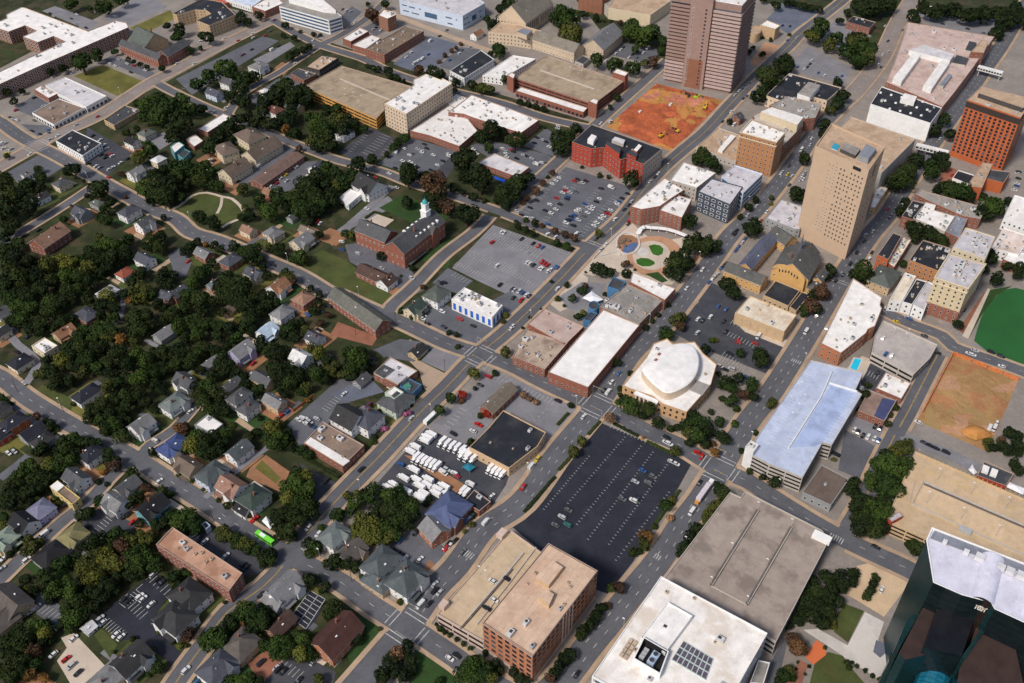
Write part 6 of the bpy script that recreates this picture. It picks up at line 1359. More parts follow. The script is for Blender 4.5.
T('the museum forecourt','340,345,22,d 430,375,36,g 450,355,30,r 375,420,30,g 285,425,24,y 325,465,14,g 405,530,30,g 440,510,26,y 250,325,14,d 570,395,20,d')
T('the strip between the two car parks','100,10,26,d 140,30,26,d 80,5,20,d 280,85,28,g 340,105,30,g 270,20,28,r 330,35,26,r 390,60,28,r 530,25,30,y 370,50,20,r')
T('the street right of the gallery','940,462,24,d 890,520,22,d 850,560,22,d 815,600,24,d 1000,550,50,y 1015,580,40,r 930,620,46,g 960,640,40,g 915,660,30,g')
T('the long white roofed store','75,600,12,d 120,535,14,d 185,485,10,d')
b('plaza hotel','brick_hotel','brick and white plaza hotel with white roof above the round fountain plaza','722,-130 925,-302 1045,-230 960,-175 900,-132 790,-112',14,'redbrick','rwhite',fl=4,hv=8)
b('plaza hotel wing','brick_hotel','short brick wing of the plaza hotel facing the fountain plaza','898,-108 980,-205 1090,-175 1030,-62',12,'redbrick','rwhite',fl=4,hv=3)
O(4,2)
tan_church()
b('parish hall','parish_hall','flat black roofed parish hall in front of the tan church','500,402 575,312 720,372 650,467',6,'tan','rblack',fl=1,hv=0)
b('parish hall','parish_hall','smaller black roofed annex at the right of the parish hall','657,472 732,380 782,396 697,497',5,'tan','rblack',fl=1,hv=0)
b('clinic','clinic_building','tan office with cream flat roof below the tan church','330,507 420,405 700,520 625,622',9,'tan','rcreamw',fl=2,hv=3,win='v')
T('the tan church','285,330,50,d 320,380,50,d 255,340,36,d 340,400,36,d 265,300,22,d 840,380,60,r 800,400,40,d 870,390,44,r 790,460,54,r 740,480,34,g 745,510,30,g 900,250,50,d 870,290,34,d 820,480,40,d')
T('the avenue right of the fountain plaza','70,90,70,d 140,110,66,d 110,70,56,d 200,110,50,d 175,70,36,d 30,160,60,d 20,210,60,d 50,220,50,d 235,90,24,d 430,20,50,d 460,10,40,d 400,-10,30,d')
T('the lot below the tan church','10,530,36,y 15,590,30,y 190,675,24,g 215,670,20,y')
C('the avenue right of the fountain plaza','A','135,250,w 40,360,w 350,112,b 335,135,b 375,85,s 390,65,b 275,212,k 262,225,k 245,240,b 175,325,b 195,305,w 210,290,s 225,275,s 340,15,k 330,35,k 15,310,s 320,30,k')
C('the lot below the tan church','A','228,470,b 275,488,b 183,532,w 108,545,w 135,555,k 105,627,s 262,560,k 275,620,k 470,650,V 345,675,r')
C('the avenue in front of the tan church','A','755,622,V 880,600,s 935,315,k 820,525,s')
O(5,2)
b('long white block','white_roofed_block','long stepped white roofed block with red brick end wall','18,300 192,413 180,461 192,479 150,587 108,605 96,629 -54,749 -174,689 -132,605 -120,581 -24,390',11,'orangebrick','rwhite',fl=2,hv=8)
gab('hip hall','hall','green grey hip roofed hall behind the long white block','105,312 182,215 306,270 235,358',7,'tan','sgreen',fl=1,hip=1)
b('shop','shop_building','narrow orange brick shop with black roof near the tan tower','165,160 260,25 312,45 230,190',12,'orange','rblack',fl=2,hv=1)
b('shop','shop_building','low shop with rusty white roof beside the narrow orange shop','220,205 318,52 368,70 265,235',7,'redbrick','rcreamw',fl=1,hv=8)
O4(3,1)
b('brick block','brick_building','tan block with tarred black roof full of skylights','565,355 620,275 738,310 688,402',12,'tanbrick','rblack',fl=3,hv=10)
b('white shop','shop_building','white fronted shop with cream roof on the lower cross street','485,516 548,405 592,420 535,522',9,'white','rcreamw',fl=2,hv=1)
b('white shop','shop_building','white fronted shop with black roof on the lower cross street','537,522 594,430 636,441 577,533',9,'white','rblack',fl=2,hv=3)
b('white shop','shop_building','white fronted shop with lilac grey roof on the lower cross street','580,534 640,441 664,452 625,558',9,'white','rpale2',fl=2,hv=1)
b('ornate block','ornate_block','tall cream eight storey block with brick base and cornices','668,425 725,330 870,372 800,468',29,'creambase','rpale2',fl=8,hv=10,cornice=1)
b('cream block','cream_block','cream block with grey roof courtyard behind the tall ornate block','738,305 790,225 908,262 868,352',26,'cream','rpale2',fl=7,hv=9)
b('store','store','pink roofed store left of the bright white roof at the right edge','893,306 942,225 1052,262 1002,335',8,'white','rpinkw',fl=2,hv=5)
b('store','store','brick store with bright white roof at the right edge above the green field','938,352 985,290 1065,312 1015,384',7,'redbrick','rwhite',fl=2,hv=1)
T('the green field','895,350,34,d 920,430,34,d 870,395,20,d 880,330,30,d 960,380,24,d 1000,410,28,d 760,615,24,d 1000,385,30,d')
T('the shops behind the ornate block','380,395,50,d 400,420,34,d 370,420,34,d 570,225,34,d 600,240,40,d 660,260,40,d 700,285,40,d 630,240,34,d 590,270,24,d 350,410,30,d 540,370,20,g')
C('the lower cross street','B','478,548,w 565,590,b 625,658,k 512,602,y 560,585,s')
C('the brick side alley by the ornate block','A','830,470,b 800,515,k 790,540,k 785,555,k')
C('the street left of the ornate block','A','355,325,k 405,350,w 330,370,k 300,415,k 420,240,s 415,325,k 385,280,k 390,255,s')
C('the rooftop parking deck','A','460,668,w')
# ---- row 3
O(0,3)
b('store','store','cream walled store with white flat roof at the edge of the woods','188,22 265,-28 345,20 262,70',5,'cream','rwhite',fl=1,hv=4)
hz('navy hip roofed house with cream walls on the left lawn',122,120,14,12,0,'h','snavy','cream',5)
hz('long navy roofed house with small white porch on the green bank',520,310,18,11,0,'h','snavy','white',5)
hz('orange walled house with navy roof at the left edge',80,480,16,11,0,'h','snavy','orange',7)
hz('red walled house end at the left edge beside the orange house',5,560,10,9,0,'g','snavy','red',5)
hz('navy roofed house with grey walls next to the orange house',195,540,15,10,0,'g','snavy','grey',5)
hz('grey roofed rear wing below the navy roofed grey house',255,590,13,9,0,'h','sdark','grey',5)
hz('navy roofed white house on the lower street corner of the big crossing',550,672,14,12,0,'h','snavy','white',6)
hz('white house with pale grey steep roof and red chimney side',850,500,14,12,0,'g','sgreyl','white',7,x=1)
hz('dark roofed house cut by the left edge above the orange house',0,405,12,9,0,'h','sdark','grey',5)
T('the store with white roof at the woods','240,190,46,y 300,170,56,d 340,230,60,d 410,80,60,g 450,150,56,d 370,120,60,y 280,110,40,d 320,270,46,d 420,230,50,d 520,110,60,g 560,60,60,d 580,160,56,g 500,180,50,y 480,20,60,d 400,20,50,g 640,120,60,d 620,30,60,d 660,180,50,d')
T('the woods behind the white steep roofed house','830,70,70,g 780,130,60,d 880,110,66,g 910,180,66,g 830,220,66,g 760,210,50,d 950,60,70,d 930,250,50,d 700,60,66,d 720,130,40,d 640,270,56,y 700,250,50,g 690,330,66,d 760,330,66,d 820,310,66,d 870,370,50,d 620,380,60,d 560,410,60,d 530,460,50,d 660,430,66,d 740,400,60,d 690,500,66,g 640,520,60,d 730,560,60,d 600,470,50,g 720,460,50,d 760,470,40,d 970,150,60,d 1000,60,60,d 960,290,40,d')
T('the lower verge by the orange walled house','220,445,36,r 300,500,46,d 270,480,34,d 340,520,30,d 430,580,56,g 380,600,50,d 480,600,56,g 540,600,50,d 410,650,60,d 350,660,50,d 250,640,50,d 450,680,50,d 590,610,40,g 910,660,36,d 930,400,40,d 640,660,40,g 440,370,24,d 20,340,30,g 60,370,24,d 220,660,40,d')
C('the street past the orange walled house','B','50,665,w 85,655,s 930,590,w 100,60,k')
O(1,3)
hz('pale grey blue house with purple side in the woods',430,55,16,13,0,'g','sgreyl','lilac',7,x=1)
hz('pale tin roofed shed beside the big tree',242,125,12,7,0,'g','sgreyl','grey',3.5)
hz('house with bright white roof and green porch in the trees',785,95,13,12,90,'g','swhite','white',6,x=1)
hz('grey house with dark roof and white porch below the woods',95,235,15,11,90,'g','sgrey','white',6,x=1)
hz('grey green roofed house beside the blue roofed house',25,365,17,13,0,'h','sgreenl','white',6,x=1)
hz('grey roofed house with tan front under the big dark tree',560,225,16,10,90,'g','sgrey','tan',6)
hz('pale blue walled house with grey roofs in the middle of the block',415,330,15,10,0,'h','sgrey','white',7)
hz('lower wing of the pale blue walled house with brown porch',470,395,13,10,0,'h','sgrey','white',6)
hz('tan house with lilac grey roof by the orange fence',627,360,15,9,90,'g','sgreyl','tan',6)
hz('grey shed roof between two trees in the middle block',370,255,12,8,0,'g','sgrey','grey',4)
b('house','flat_roofed_house','flat white roofed house beside a big tree in the middle block','145,495 225,432 318,490 245,548',6,'grey','rwhite',fl=2,hv=1)
hz('house with vivid blue roof on the crossing',20,625,18,13,0,'h','sblue','white',6,x=1)
hz('white house with slate teal roof below the middle block',415,655,15,11,0,'g','sslategreen','white',6)
T('the pale grey blue house','320,90,50,g 300,130,56,d 350,150,60,d 400,180,50,d 440,210,40,d 450,250,44,d 310,180,50,d 250,200,50,d 160,60,60,d 60,40,70,d 120,120,60,d 40,130,60,d 200,30,60,d 260,50,50,d 340,30,40,d 180,170,40,d 540,20,50,d 510,40,40,d')
T('the middle block','230,270,70,g 170,310,60,d 280,320,66,d 200,370,66,d 300,390,60,d 240,400,50,g 150,250,46,d 340,420,50,d 530,280,44,g 510,310,36,d 560,340,30,d 640,70,80,d 600,50,60,d 680,60,60,d 640,200,66,d 700,180,80,d 760,190,66,d 660,260,50,d 720,240,60,d 620,150,50,d 880,190,70,g 920,220,50,d 860,160,50,d 810,270,50,y 780,300,36,g 960,170,50,y 1000,140,40,y 900,60,60,y 850,30,40,y 930,100,50,d 680,310,36,d 820,350,24,o 500,260,30,y')
T('the house with the vivid blue roof','90,520,50,r 50,510,40,o 160,560,60,g 130,610,60,y 210,600,66,d 270,570,60,d 340,540,60,g 360,500,30,y 300,640,50,d 230,660,50,d 100,640,40,g 320,600,50,d 180,670,40,g')
T('the big tree by the grey gravel car park','620,520,72,y 590,560,56,g 660,560,60,g 620,600,60,g 580,500,40,y 690,610,36,g 740,630,36,d 790,650,40,g 830,670,36,g 540,455,24,d 520,540,40,d 480,560,40,d 650,480,40,y 720,590,24,g 700,540,40,d')
FENCE('orange board fence beside the grey gravel car park','690,390 740,420 865,325')
C('the drives in the middle block','A','498,128,r 493,190,w 122,415,w 708,413,b 660,447,r')
C('the grey gravel car park','B','770,465,w 795,455,w 800,470,s 822,462,w 815,487,w 838,478,s 835,497,k 855,505,k 880,458,s 862,510,b')
O(2,3)
hz('dark slate roofed house with white walls facing the avenue',170,465,17,14,0,'h','sslate','white',8)
gab('house wing','house_wing','long dark roofed white wing behind the dark slate roofed house','-75,455 60,375 180,445 60,525',7,'white','sdark',fl=2)
hz('pale green house with grey roof and white flat top by the avenue',335,350,20,17,0,'h','sgrey','palegreen',7)
b('roof terrace','roof_deck','white square roof deck on the pale green house','268,302 325,265 382,300 325,340',10.5,'palegreen','rwhite',fl=0,hv=0)
b('shop','shop_building','brick shop with patched pale and dark roofs by the avenue','200,185 300,88 465,172 345,258',6,'redbrick','rpale',fl=1,hv=3,tops=[('205,185 265,135 325,165 260,215',.4,'conc','rdark'),('285,215 340,172 400,205 350,250',.5,'conc','rpale2')])
b('shop','shop_building','small shop with teal roof patch at the avenue end of the brick shop','358,262 410,215 490,255 430,312',5,'blue','rdark',fl=1,hv=1,tops=[('375,262 410,240 430,265 400,288',.3,'teal','rteal')])
hz('small dark roofed open shed on the concrete yard',465,55,12,9,0,'g','sdark','tan',3.5)
hz('little grey shed behind the gravel car park',130,228,11,8,0,'g','sgrey','grey',3.5)
gab('long hall','brick_hall','long low hall with ridged tan roof beside the truck yard','835,395 985,250 1065,285 918,425',5,'redbrick','stan',fl=1)
O4(1,2)
b('flat shop','shop_building','brown roofed flat building with white front edge below the dark slate house','190,402 268,318 432,412 346,496',6,'redbrick','rbrown',fl=1,hv=4,tops=[('196,402 218,380 375,474 348,494',.1,'white','rwhite')])
O(2,3)
T('the car park behind the brick shop','100,110,80,g 60,150,60,d 140,150,50,d 40,60,50,g 20,190,46,y 120,60,50,d 70,210,40,d')
T('the avenue by the truck yard','800,190,44,y 735,315,32,R 660,330,42,g 595,410,40,g 890,430,34,R 725,355,24,r 705,30,22,d 990,60,40,y 425,380,20,d 385,415,16,d 810,280,18,d 840,445,24,d 780,600,30,d 330,440,18,g 240,410,20,d 930,185,26,d')
T('the front gardens of the dark slate roofed house','205,570,20,d 200,600,24,g 265,520,24,p 390,435,20,p 415,425,20,p 175,385,18,r')
C('the avenue by the truck yard','A','428,457,s 25,310,w 170,380,p')
C('the court behind the brick shop','B','200,103,k 190,130,k')
C('the striped car park left of the crossroads','B','890,207,r 840,257,k 680,550,k 798,533,w 830,495,R')
KT('the left part of the truck yard','545,552,w 520,570,w 505,590,w 450,628,w 420,655,w')
KT('the upper row of the truck yard','612,600,w 642,612,w 672,625,w 702,637,w 732,652,w 760,668,w','A')
BUS('long white coach on the avenue beside the truck yard','548,452')
O(3,3)
b('shop','shop_building','brick shop with cluttered worn roof left of the big white roofed store','15,85 95,-75 345,5 208,165',7,'redbrick','rworn',fl=2,hv=8)
b('flat hall','mural_building','black roofed hall with a mural wall facing the street','-245,630 -125,510 -40,408 215,540 165,625 -5,755',7,'mural','rblack',fl=1,hv=3)
rotunda()
T('the white domed hall','720,190,24,d 660,280,24,d 730,380,66,g 690,350,40,g 830,400,60,d 800,440,40,d 890,480,46,d 650,360,24,g 660,320,20,d 965,520,30,g 1000,510,30,d')
T('the dark asphalt car park','600,450,40,b 430,590,40,y 380,650,46,y 990,650,40,y 800,575,14,o')
T('the big white roofed store','350,245,24,d 640,120,30,d 620,140,20,d 370,385,22,d')
T('the striped car park left of the crossroads','80,320,26,b 115,340,26,b 155,360,26,b 365,380,24,d')
HEDGE('long clipped hedge along the top of the dark asphalt car park','620,490 770,570')
HEDGE('short clipped hedge along the top of the dark asphalt car park','820,600 955,665')
HEDGE('clipped hedge at the top left corner of the dark asphalt car park','468,560 540,480')
HEDGE('small hedge beside the striped car park','285,500 350,430')
C('the crossroads by the white domed hall','A','652,190,b 610,240,w 562,290,k 590,300,V 442,445,w')
C('the street above the dark asphalt car park','B','940,572,k 955,610,w 935,600,w 287,352,k')
O(4,3)
b('parking garage','parking_garage','large parking garage with pale blue deck and concrete walls','784,107 1100,182 1052,287 1091,312 910,617 855,602 735,812 536,732 431,677 453,580 543,447',12,'conc','rdeckblue',fl=4,win='g',lamps=5)
blue_garage_ramp()
b('stair tower','stair_tower','white stair tower at the lower left corner of the blue decked garage','392,625 425,588 472,615 440,660',15,'white','rwhite',fl=0,hv=1)
T('the garden of the white domed hall','150,50,44,d 230,190,20,d 270,240,56,d 300,270,50,g 350,220,44,d 430,240,46,g 430,280,40,g 380,320,40,r 440,330,36,d 310,350,46,g 250,340,26,d 340,400,30,g 185,425,24,d 90,450,50,d 130,480,60,g 60,480,44,g 180,530,50,d 100,560,60,g 240,480,40,g 250,560,44,d 150,600,44,d 50,540,40,y 60,600,40,d 270,580,40,d 330,490,28,g 190,610,30,r 20,500,40,g 205,660,36,o')
T('the car park behind the white domed hall','490,90,72,d 365,65,34,g 470,60,40,d 455,545,24,d 370,650,24,d 550,365,40,y')
C('the street above the dark asphalt car park','B','110,665,R')
C('the car park behind the white domed hall','B','350,0,r 450,8,r 300,70,k 390,205,b 310,160,s 240,145,s 270,165,k')
O(5,3)
b('parking deck','parking_deck','grey parking deck with open level above the sunken court','130,62 150,-40 200,-130 525,15 480,95 380,195',8,'conc','rdeckgrey',fl=2,win='g',lamps=3)
b('flat block','shop_building','small brick building with bright white roof beside the sunken court','155,275 215,180 365,245 308,340',5,'redbrick','rwhite',fl=1,hv=4)
b('flat block','shop_building','small brick building with tan roof and solar panels','48,412 115,285 280,350 205,475',5,'redbrick','rbrown3',fl=1,hv=0,solar='145,440 195,335 275,352 212,472')
pool('turquoise swimming pool beside the orange end wall','0,160 28,100 68,108 40,172')
T('the tan roofed building with solar panels','90,320,40,d 270,395,28,d 240,440,24,d 225,495,26,d 50,400,20,d 110,260,26,d')
T('the tan garage corner','320,630,60,y 280,650,50,y 220,680,60,d 350,610,40,y')
T('the clay lot with orange fence','905,590,36,r 830,600,36,y 830,640,30,y 990,560,50,d 1000,620,50,d 960,540,40,d 1010,660,40,d 950,650,40,d 905,640,30,d')
BARRIER('orange sheet wall round the clay lot','430,430 615,75 730,120 1010,235')
C('the small lot by the tan garage corner','A','28,525,w 48,540,k 77,560,k 108,570,w 147,578,w 172,592,b 150,505,k 180,518,k 65,280,w 165,185,k')
C('the rooftop parking deck','A','215,72,b 248,85,w')
C('the right hand street above the clay lot','B','715,68,w 735,75,w 845,60,k 905,85,k 910,145,w 525,65,k 750,50,s')
C('the gated lane below the clay lot','B','445,603,k 480,620,k 515,637,k 575,660,k 410,480,w')
C('the clay lot with orange fence','A','838,512,v 865,518,v 880,485,w')
S('container_pad','conc','O','395,575 440,615 420,650 375,610')
# ---- row 4
O(0,4)
hz('grey roofed house with white bargeboards on the short lower street',460,135,15,11,90,'g','sgrey','white',6,x=1)
b('house','flat_roofed_house','yellow flat roofed house with white rear roof on the short lower street','298,182 345,145 480,250 432,290',6,'yellowpale','rbrown',fl=2,hv=0,tops=[('300,182 345,148 385,178 340,215',.3,'yellowpale','rwhite')])
hz('lavender blue roofed house on the short lower street',245,325,13,13,0,'h','slavender','lilac',6)
hz('black roofed house with white dormer on the short lower street',145,400,14,12,90,'g','sblack','white',6,x=1)
hz('pale green roofed house at the lower left edge',25,500,14,12,0,'h','spalegreen','cream',6,x=1)
hz('house with olive yellow roof at the end of the short lower street',440,480,14,13,0,'h','solive','cream',6,x=1)
hz('wide black hip roofed house below the olive yellow roofed house',315,590,18,15,0,'h','sblack','grey',5)
hz('grey shingled house with red side porch opposite the yellow house',695,280,14,11,90,'g','sgreyl','white',6,x=1)
hz('upper grey house with cream gable facing the lower crossing',765,185,14,10,0,'g','sgrey','cream',6,x=1)
hz('dark roofed house with teal side wall near the brick apartment building',915,310,17,13,0,'g','sblack','teal',6,x=1)
T('the short lower street','800,100,48,g 600,265,44,g 505,350,56,d 540,330,40,g 870,190,36,r 970,205,40,g 820,250,50,d 780,280,40,d 1010,230,30,g 680,60,50,r 620,100,24,o 690,30,40,d 590,160,20,d 240,270,30,d 320,260,24,g 350,290,24,g 840,400,34,d 650,30,40,d 640,170,20,d')
T('the dark bank at the lower left','130,110,60,g 90,160,60,d 180,60,60,g 200,130,60,d 290,60,60,y 360,40,60,g 420,20,60,g 250,110,50,d 60,220,60,d 130,230,60,d 200,200,60,d 50,300,56,d 20,370,40,g 40,270,50,d 260,180,46,d 110,300,44,d 30,410,36,y 170,290,40,d 310,130,40,d 350,90,34,g')
T('the pale green roofed house','170,510,46,y 200,550,46,y 240,520,34,y 150,570,36,y 110,500,34,d 130,460,30,d 60,590,30,d 90,560,24,d')
T('the wooded court by the brick apartment building','560,520,56,d 500,550,44,d 620,490,50,d 690,470,56,g 740,470,40,g 560,620,66,y 500,650,60,y 620,600,66,y 680,640,70,y 640,670,56,y 730,530,56,r 780,510,50,y 840,480,44,y 880,510,50,y 900,470,36,y 790,590,66,g 850,560,50,g 850,630,66,g 900,600,56,g 930,650,56,g 740,640,56,r 800,660,60,g 400,630,60,g 350,660,56,g 450,620,50,g 600,570,40,d 940,430,36,d 920,400,36,d 980,400,40,d 1005,370,36,d 465,670,22,o 670,540,40,d')
C('the short lower street','A','262,472,V 955,150,w 592,148,k 520,432,k 390,292,k 335,330,k 470,372,s 795,395,r 745,362,k 770,350,k')
C('the corner lane at the lower left edge','A','25,612,w 160,622,w 10,675,s')
O(1,4)
hz('green grey hip roofed house on the corner by the bus crossing',985,478,16,13,0,'h','sgreenl','white',7,x=1)
hz('house with tan brown roofs beside the blue and grey house',110,65,15,12,90,'g','sbrown','tan',5,x=1)
hz('slate grey house with blue side wall in the lower row',250,105,17,13,0,'h','sslategreen','paleblue',7,x=1)
hz('salmon orange roofed house with white gables in the lower row',370,185,16,13,90,'g','ssalmon','white',6,x=1)
hz('dark green hip roofed house with white walls in the lower row',500,250,16,15,0,'h','sforest','white',7)
hz('porch wing of the dark green roofed house',440,320,10,7,90,'g','sblack','white',4)
hz('little grey shed behind the brick apartment car park',130,490,6,5,0,'g','sgreyl','grey',3.5)
b('brick apartments','apartment_building','long brick apartment building with mottled tan flat roof at lower left','-85,530 15,425 433,700 352,810',10,'redbrick','rtanm',fl=3,hv=6)
b('kiosk','kiosk','dark blue kiosk with pale frame by the street bend','190,405 215,390 242,415 215,440',4,'paleblue','rdark',fl=0,hv=0)
canopy('white party tent beside the dark green roofed house','550,385 575,358 622,405 600,435',3.5)
T('the big yellow green corner trees','730,180,80,g 800,130,66,y 760,110,56,g 820,200,70,g 700,250,66,y 770,260,66,g 690,340,66,d 650,390,56,d 760,360,70,d 830,300,70,d 700,450,66,d 660,480,46,d 740,480,40,d 850,350,50,d 620,340,34,d 615,250,30,g 760,290,60,g')
T('the green bus','320,440,46,y 310,480,40,y 350,470,46,y 400,490,46,g 440,520,46,y 390,530,40,g 480,540,46,y 520,570,46,g 570,600,56,d 610,590,46,d 560,640,40,d 600,630,40,g 460,560,40,g')
T('the brick apartment car park','100,360,66,g 50,400,60,g 140,400,56,g 20,350,50,g 160,430,50,g 90,440,50,g 140,470,36,g 60,460,40,d 10,230,24,g')
T('the salmon roofed house','340,300,30,g 290,265,20,d 430,335,26,g 200,200,16,g 130,155,16,g 60,110,30,g 360,110,24,d 300,230,16,y 390,290,24,d 470,350,28,g')
T('the green grey house by the bus crossing','870,540,56,g 830,520,40,d 910,430,30,g 1000,350,50,g 840,580,40,g 970,640,60,d 1010,620,50,d 900,520,30,g')
HEDGE('clipped hedge beside the flat brown roofed building','800,10 1015,130')
C('the brick apartment car park','A','208,512,w 335,598,w 430,660,k 455,668,k')
C('the dark green roofed house','A','505,380,R')
C('the bus crossing','A','890,468,w 935,150,k 830,430,w')
BUS('lime green bus on the lower diagonal street','570,495','B',green=1)
O(2,4)
hz('violet blue many gabled house with round porch by the main avenue',655,325,22,19,0,'h','sviolet','brickdull',8,x=1)
gab('brick annex','brick_annex','brick annex with grey roof below the violet blue house','475,435 580,350 655,440 560,520',6,'orangebrick','sgreyl',fl=2)
b('depot','depot_building','small brick depot with black flat roof in the truck yard corner','742,272 805,200 905,272 835,330',5,'redbrick','rblack',fl=1,hv=1)
hz('green grey hip roofed house by the court with parked cars',245,640,20,15,0,'h','sslategreen','white',7)
hz('brown grey roofed house beside the green grey hip roofed house',70,580,16,12,0,'g','sbrowngrey','tan',5,x=1)
T('the grove below the truck yard','200,200,56,g 170,260,50,g 90,280,60,g 140,230,46,d 70,320,44,g 300,240,66,g 350,210,50,g 380,270,66,g 430,300,66,g 300,320,66,d 380,350,66,d 440,360,50,d 240,280,50,d 130,380,66,y 180,420,70,y 120,450,66,y 200,480,66,y 260,430,66,g 290,490,56,y 330,460,50,g 160,490,50,y 90,430,44,y 340,400,56,g 400,410,46,d 100,220,24,y 250,500,46,g 210,350,56,d 530,255,30,d 40,240,30,y')
T('the violet blue house','785,410,26,y 745,455,18,y 790,360,30,d 515,290,24,d')
T('the brown grey roofed house','40,640,50,d 10,610,40,d 90,660,46,d 10,360,30,g')
C('the court below the violet blue house','A','480,620,w 315,575,k 340,590,k 362,600,k 388,615,w 455,460,k 362,508,b 640,550,R 660,535,w 690,508,k 650,525,k')
C('the main avenue below the truck yard','A','875,395,V 128,80,k 910,240,w 735,575,g')
KT('the truck yard','440,80,w 380,130,w 475,180,w 525,140,w 620,180,w 455,140,w 515,170,w 320,170,w 285,190,w 395,210,w 480,240,w 500,225,w 575,195,w 570,225,w 640,230,w 695,265,w 470,255,w')
KT('the middle row of the truck yard','455,8,w 480,20,w 505,32,w 530,43,w 555,54,w 580,64,w','A')
KT('the upper row of the truck yard','735,-8,w 768,6,w 800,20,w','A')
KT('the right corner of the truck yard','902,75,w 926,87,w 950,99,w 975,110,w','A')
KT('the depot corner of the truck yard','735,212,w 755,225,w','A')
C('the middle of the truck yard','B','620,100,V 640,80,s 685,102,w 780,168,V 365,50,b 700,120,r')
canopy('teal canopy in the truck yard','730,60 770,35 815,60 775,90',3,'teal')
O(3,4)
T('the dark asphalt car park','930,290,44,g 970,270,30,y 815,480,52,o 800,520,44,y 740,580,34,d 820,555,22,d 960,370,30,b 770,570,30,d 870,420,24,d')
HEDGE('clipped hedge down the left of the dark asphalt car park','85,340 270,130')
HEDGE('second clipped hedge at the left of the dark asphalt car park','290,90 375,0')
HEDGE('hedge strip at the right of the dark asphalt car park','850,440 1015,210')
C('the dark asphalt car park','B','795,85,b 752,152,s 858,122,g 828,158,g 675,255,g 740,265,w 760,250,k 312,365,s 272,412,g 350,322,g 345,412,t 995,45,w 968,32,w')
C('the street left of the dark asphalt car park','A','130,60,V 78,187,r 165,18,y')
O(4,4)
T('the tan garage with the ramps','265,220,60,d 230,190,46,d 210,300,50,y 170,350,40,y 150,380,40,y 100,440,50,d 60,490,50,d 110,480,40,y 30,550,50,d 10,590,40,d 60,540,30,y 30,620,30,d')
T('the blue decked garage','418,92,26,d 497,125,30,d 575,160,46,d 920,20,20,y')
b('shop','shop_building','low building with tarred brown roof and white railing below the blue decked garage','735,215 850,50 1015,135 905,295',6,'grey','rbrowndark',fl=1,hv=1)
ramp_garage()
C('the lower crossroads','A','118,160,k 70,335,V 130,5,r')
ARROWS()
C('the car park behind the blue decked garage','B','905,-30,k 935,-10,k')
O(5,4)
T('the huge dark clump beside the tan garage','240,60,90,g 300,90,80,g 180,50,70,g 340,60,60,g 200,170,90,g 250,200,80,g 140,150,60,g 130,320,80,g 60,350,80,d 180,350,80,g 90,270,70,d 200,280,60,d 60,430,70,d 140,440,70,d 200,430,60,d 30,300,60,d 20,160,50,d 10,200,50,d 40,250,50,d 250,330,30,d 395,545,60,d 360,540,40,d 430,570,40,d')
b('tan garage','parking_garage','tan parking garage with sunken ramp and light poles at the right','390,-30 1250,345 1250,850 900,690 235,395 240,330',9,'tan2','rtandeck',fl=3,win='g',lamps=0)
tan_garage_ramp()
b('stair tower','stair_tower','small red walled stair tower with white roof on the tan garage corner','228,368 295,330 318,358 250,395',11,'red','rpale2',fl=0,hv=0)
b('corner shop','shop_building','red shop with two white roof boxes at the top of the tan garage','762,115 805,28 985,105 935,180',6,'red','rdark',fl=1,hv=0,tops=[('790,85 800,50 838,65 828,100',1,'white','rwhite'),('840,105 852,70 890,85 878,120',1,'white','rwhite')])
canopy('long white awning beside the red shop at the right edge','905,165 930,138 1060,195 1040,228',3)
canopy('curved white canopy at the gate of the gated lane','712,78 735,45 765,95 745,108',3)
T('the red shop','990,40,40,d 1010,80,40,d 860,-50,36,d 920,-60,40,d')
C('the street below the huge dark clump','B','155,545,k 690,448,w')
glass_tower()
# ---- row 5
O(0,5)
hz('big grey brown roofed house with wings at the left edge',60,200,22,16,90,'g','sbrowngrey','tan',6,x=1)
hz('lower wing of the grey brown house at the left edge',20,310,14,12,0,'g','sbrowngrey','tan',5)
hz('black roofed house with two skylights beside the pale concrete yard',790,545,18,14,0,'g','sdark','white',6,x=1)
hz('grey roofed house cut by the bottom edge beside the pale concrete yard',640,660,17,13,0,'h','sgreyl','tan',5)
hz('tiny white shed on the grass strip',532,352,6,6,0,'g','swhite','white',3)
T('the dark woods at the bottom left','270,60,60,d 340,110,66,g 400,80,60,g 300,140,50,g 420,150,66,g 470,100,56,d 520,60,60,y 580,50,66,y 640,100,60,d 560,150,60,d 480,200,66,d 400,230,60,g 440,290,66,g 380,320,50,d 500,280,56,d 560,230,50,d 420,350,50,g 700,60,50,d 620,170,50,d 780,30,50,d 850,20,40,d 700,120,36,d 300,200,30,d 160,120,34,y 200,130,40,d 470,330,36,d 150,60,40,d')
T('the bottom left corner','200,340,66,g 260,380,60,y 160,400,66,d 270,330,50,g 100,390,66,d 40,430,66,d 110,470,66,d 60,520,66,d 30,600,66,d 120,560,66,d 180,480,50,r 220,490,46,r 140,620,60,d 70,650,60,d 210,580,50,g 180,640,50,o 260,650,40,o 230,540,30,g 260,430,40,d 300,440,30,d 15,480,40,d')
T('the black roofed house with two skylights','945,590,44,g 920,480,20,y 955,380,20,y 800,420,24,g 890,640,20,g 680,500,14,g 940,345,16,g')
C('the lower left car park of the black roofed pair','A','838,165,w 858,178,w 905,212,w 765,195,k 740,185,k 600,298,s 615,322,w 695,392,w 725,408,w 918,32,w 945,60,k 970,80,k')
C('the pale concrete yard','A','442,415,w 395,540,r 425,582,s 468,622,k')
C('the little court by the grey brown house','A','205,240,w 185,252,s 335,330,b 355,345,w 222,225,s')
C('the pale concrete yard edge','A','320,512,w')
S('mulch','clay','O','120,660 240,625 350,690 100,720')
O(1,5)
hz('black hip roofed villa nearest the brick apartments',120,160,19,16,90,'h','sdark','white',7,x=1)
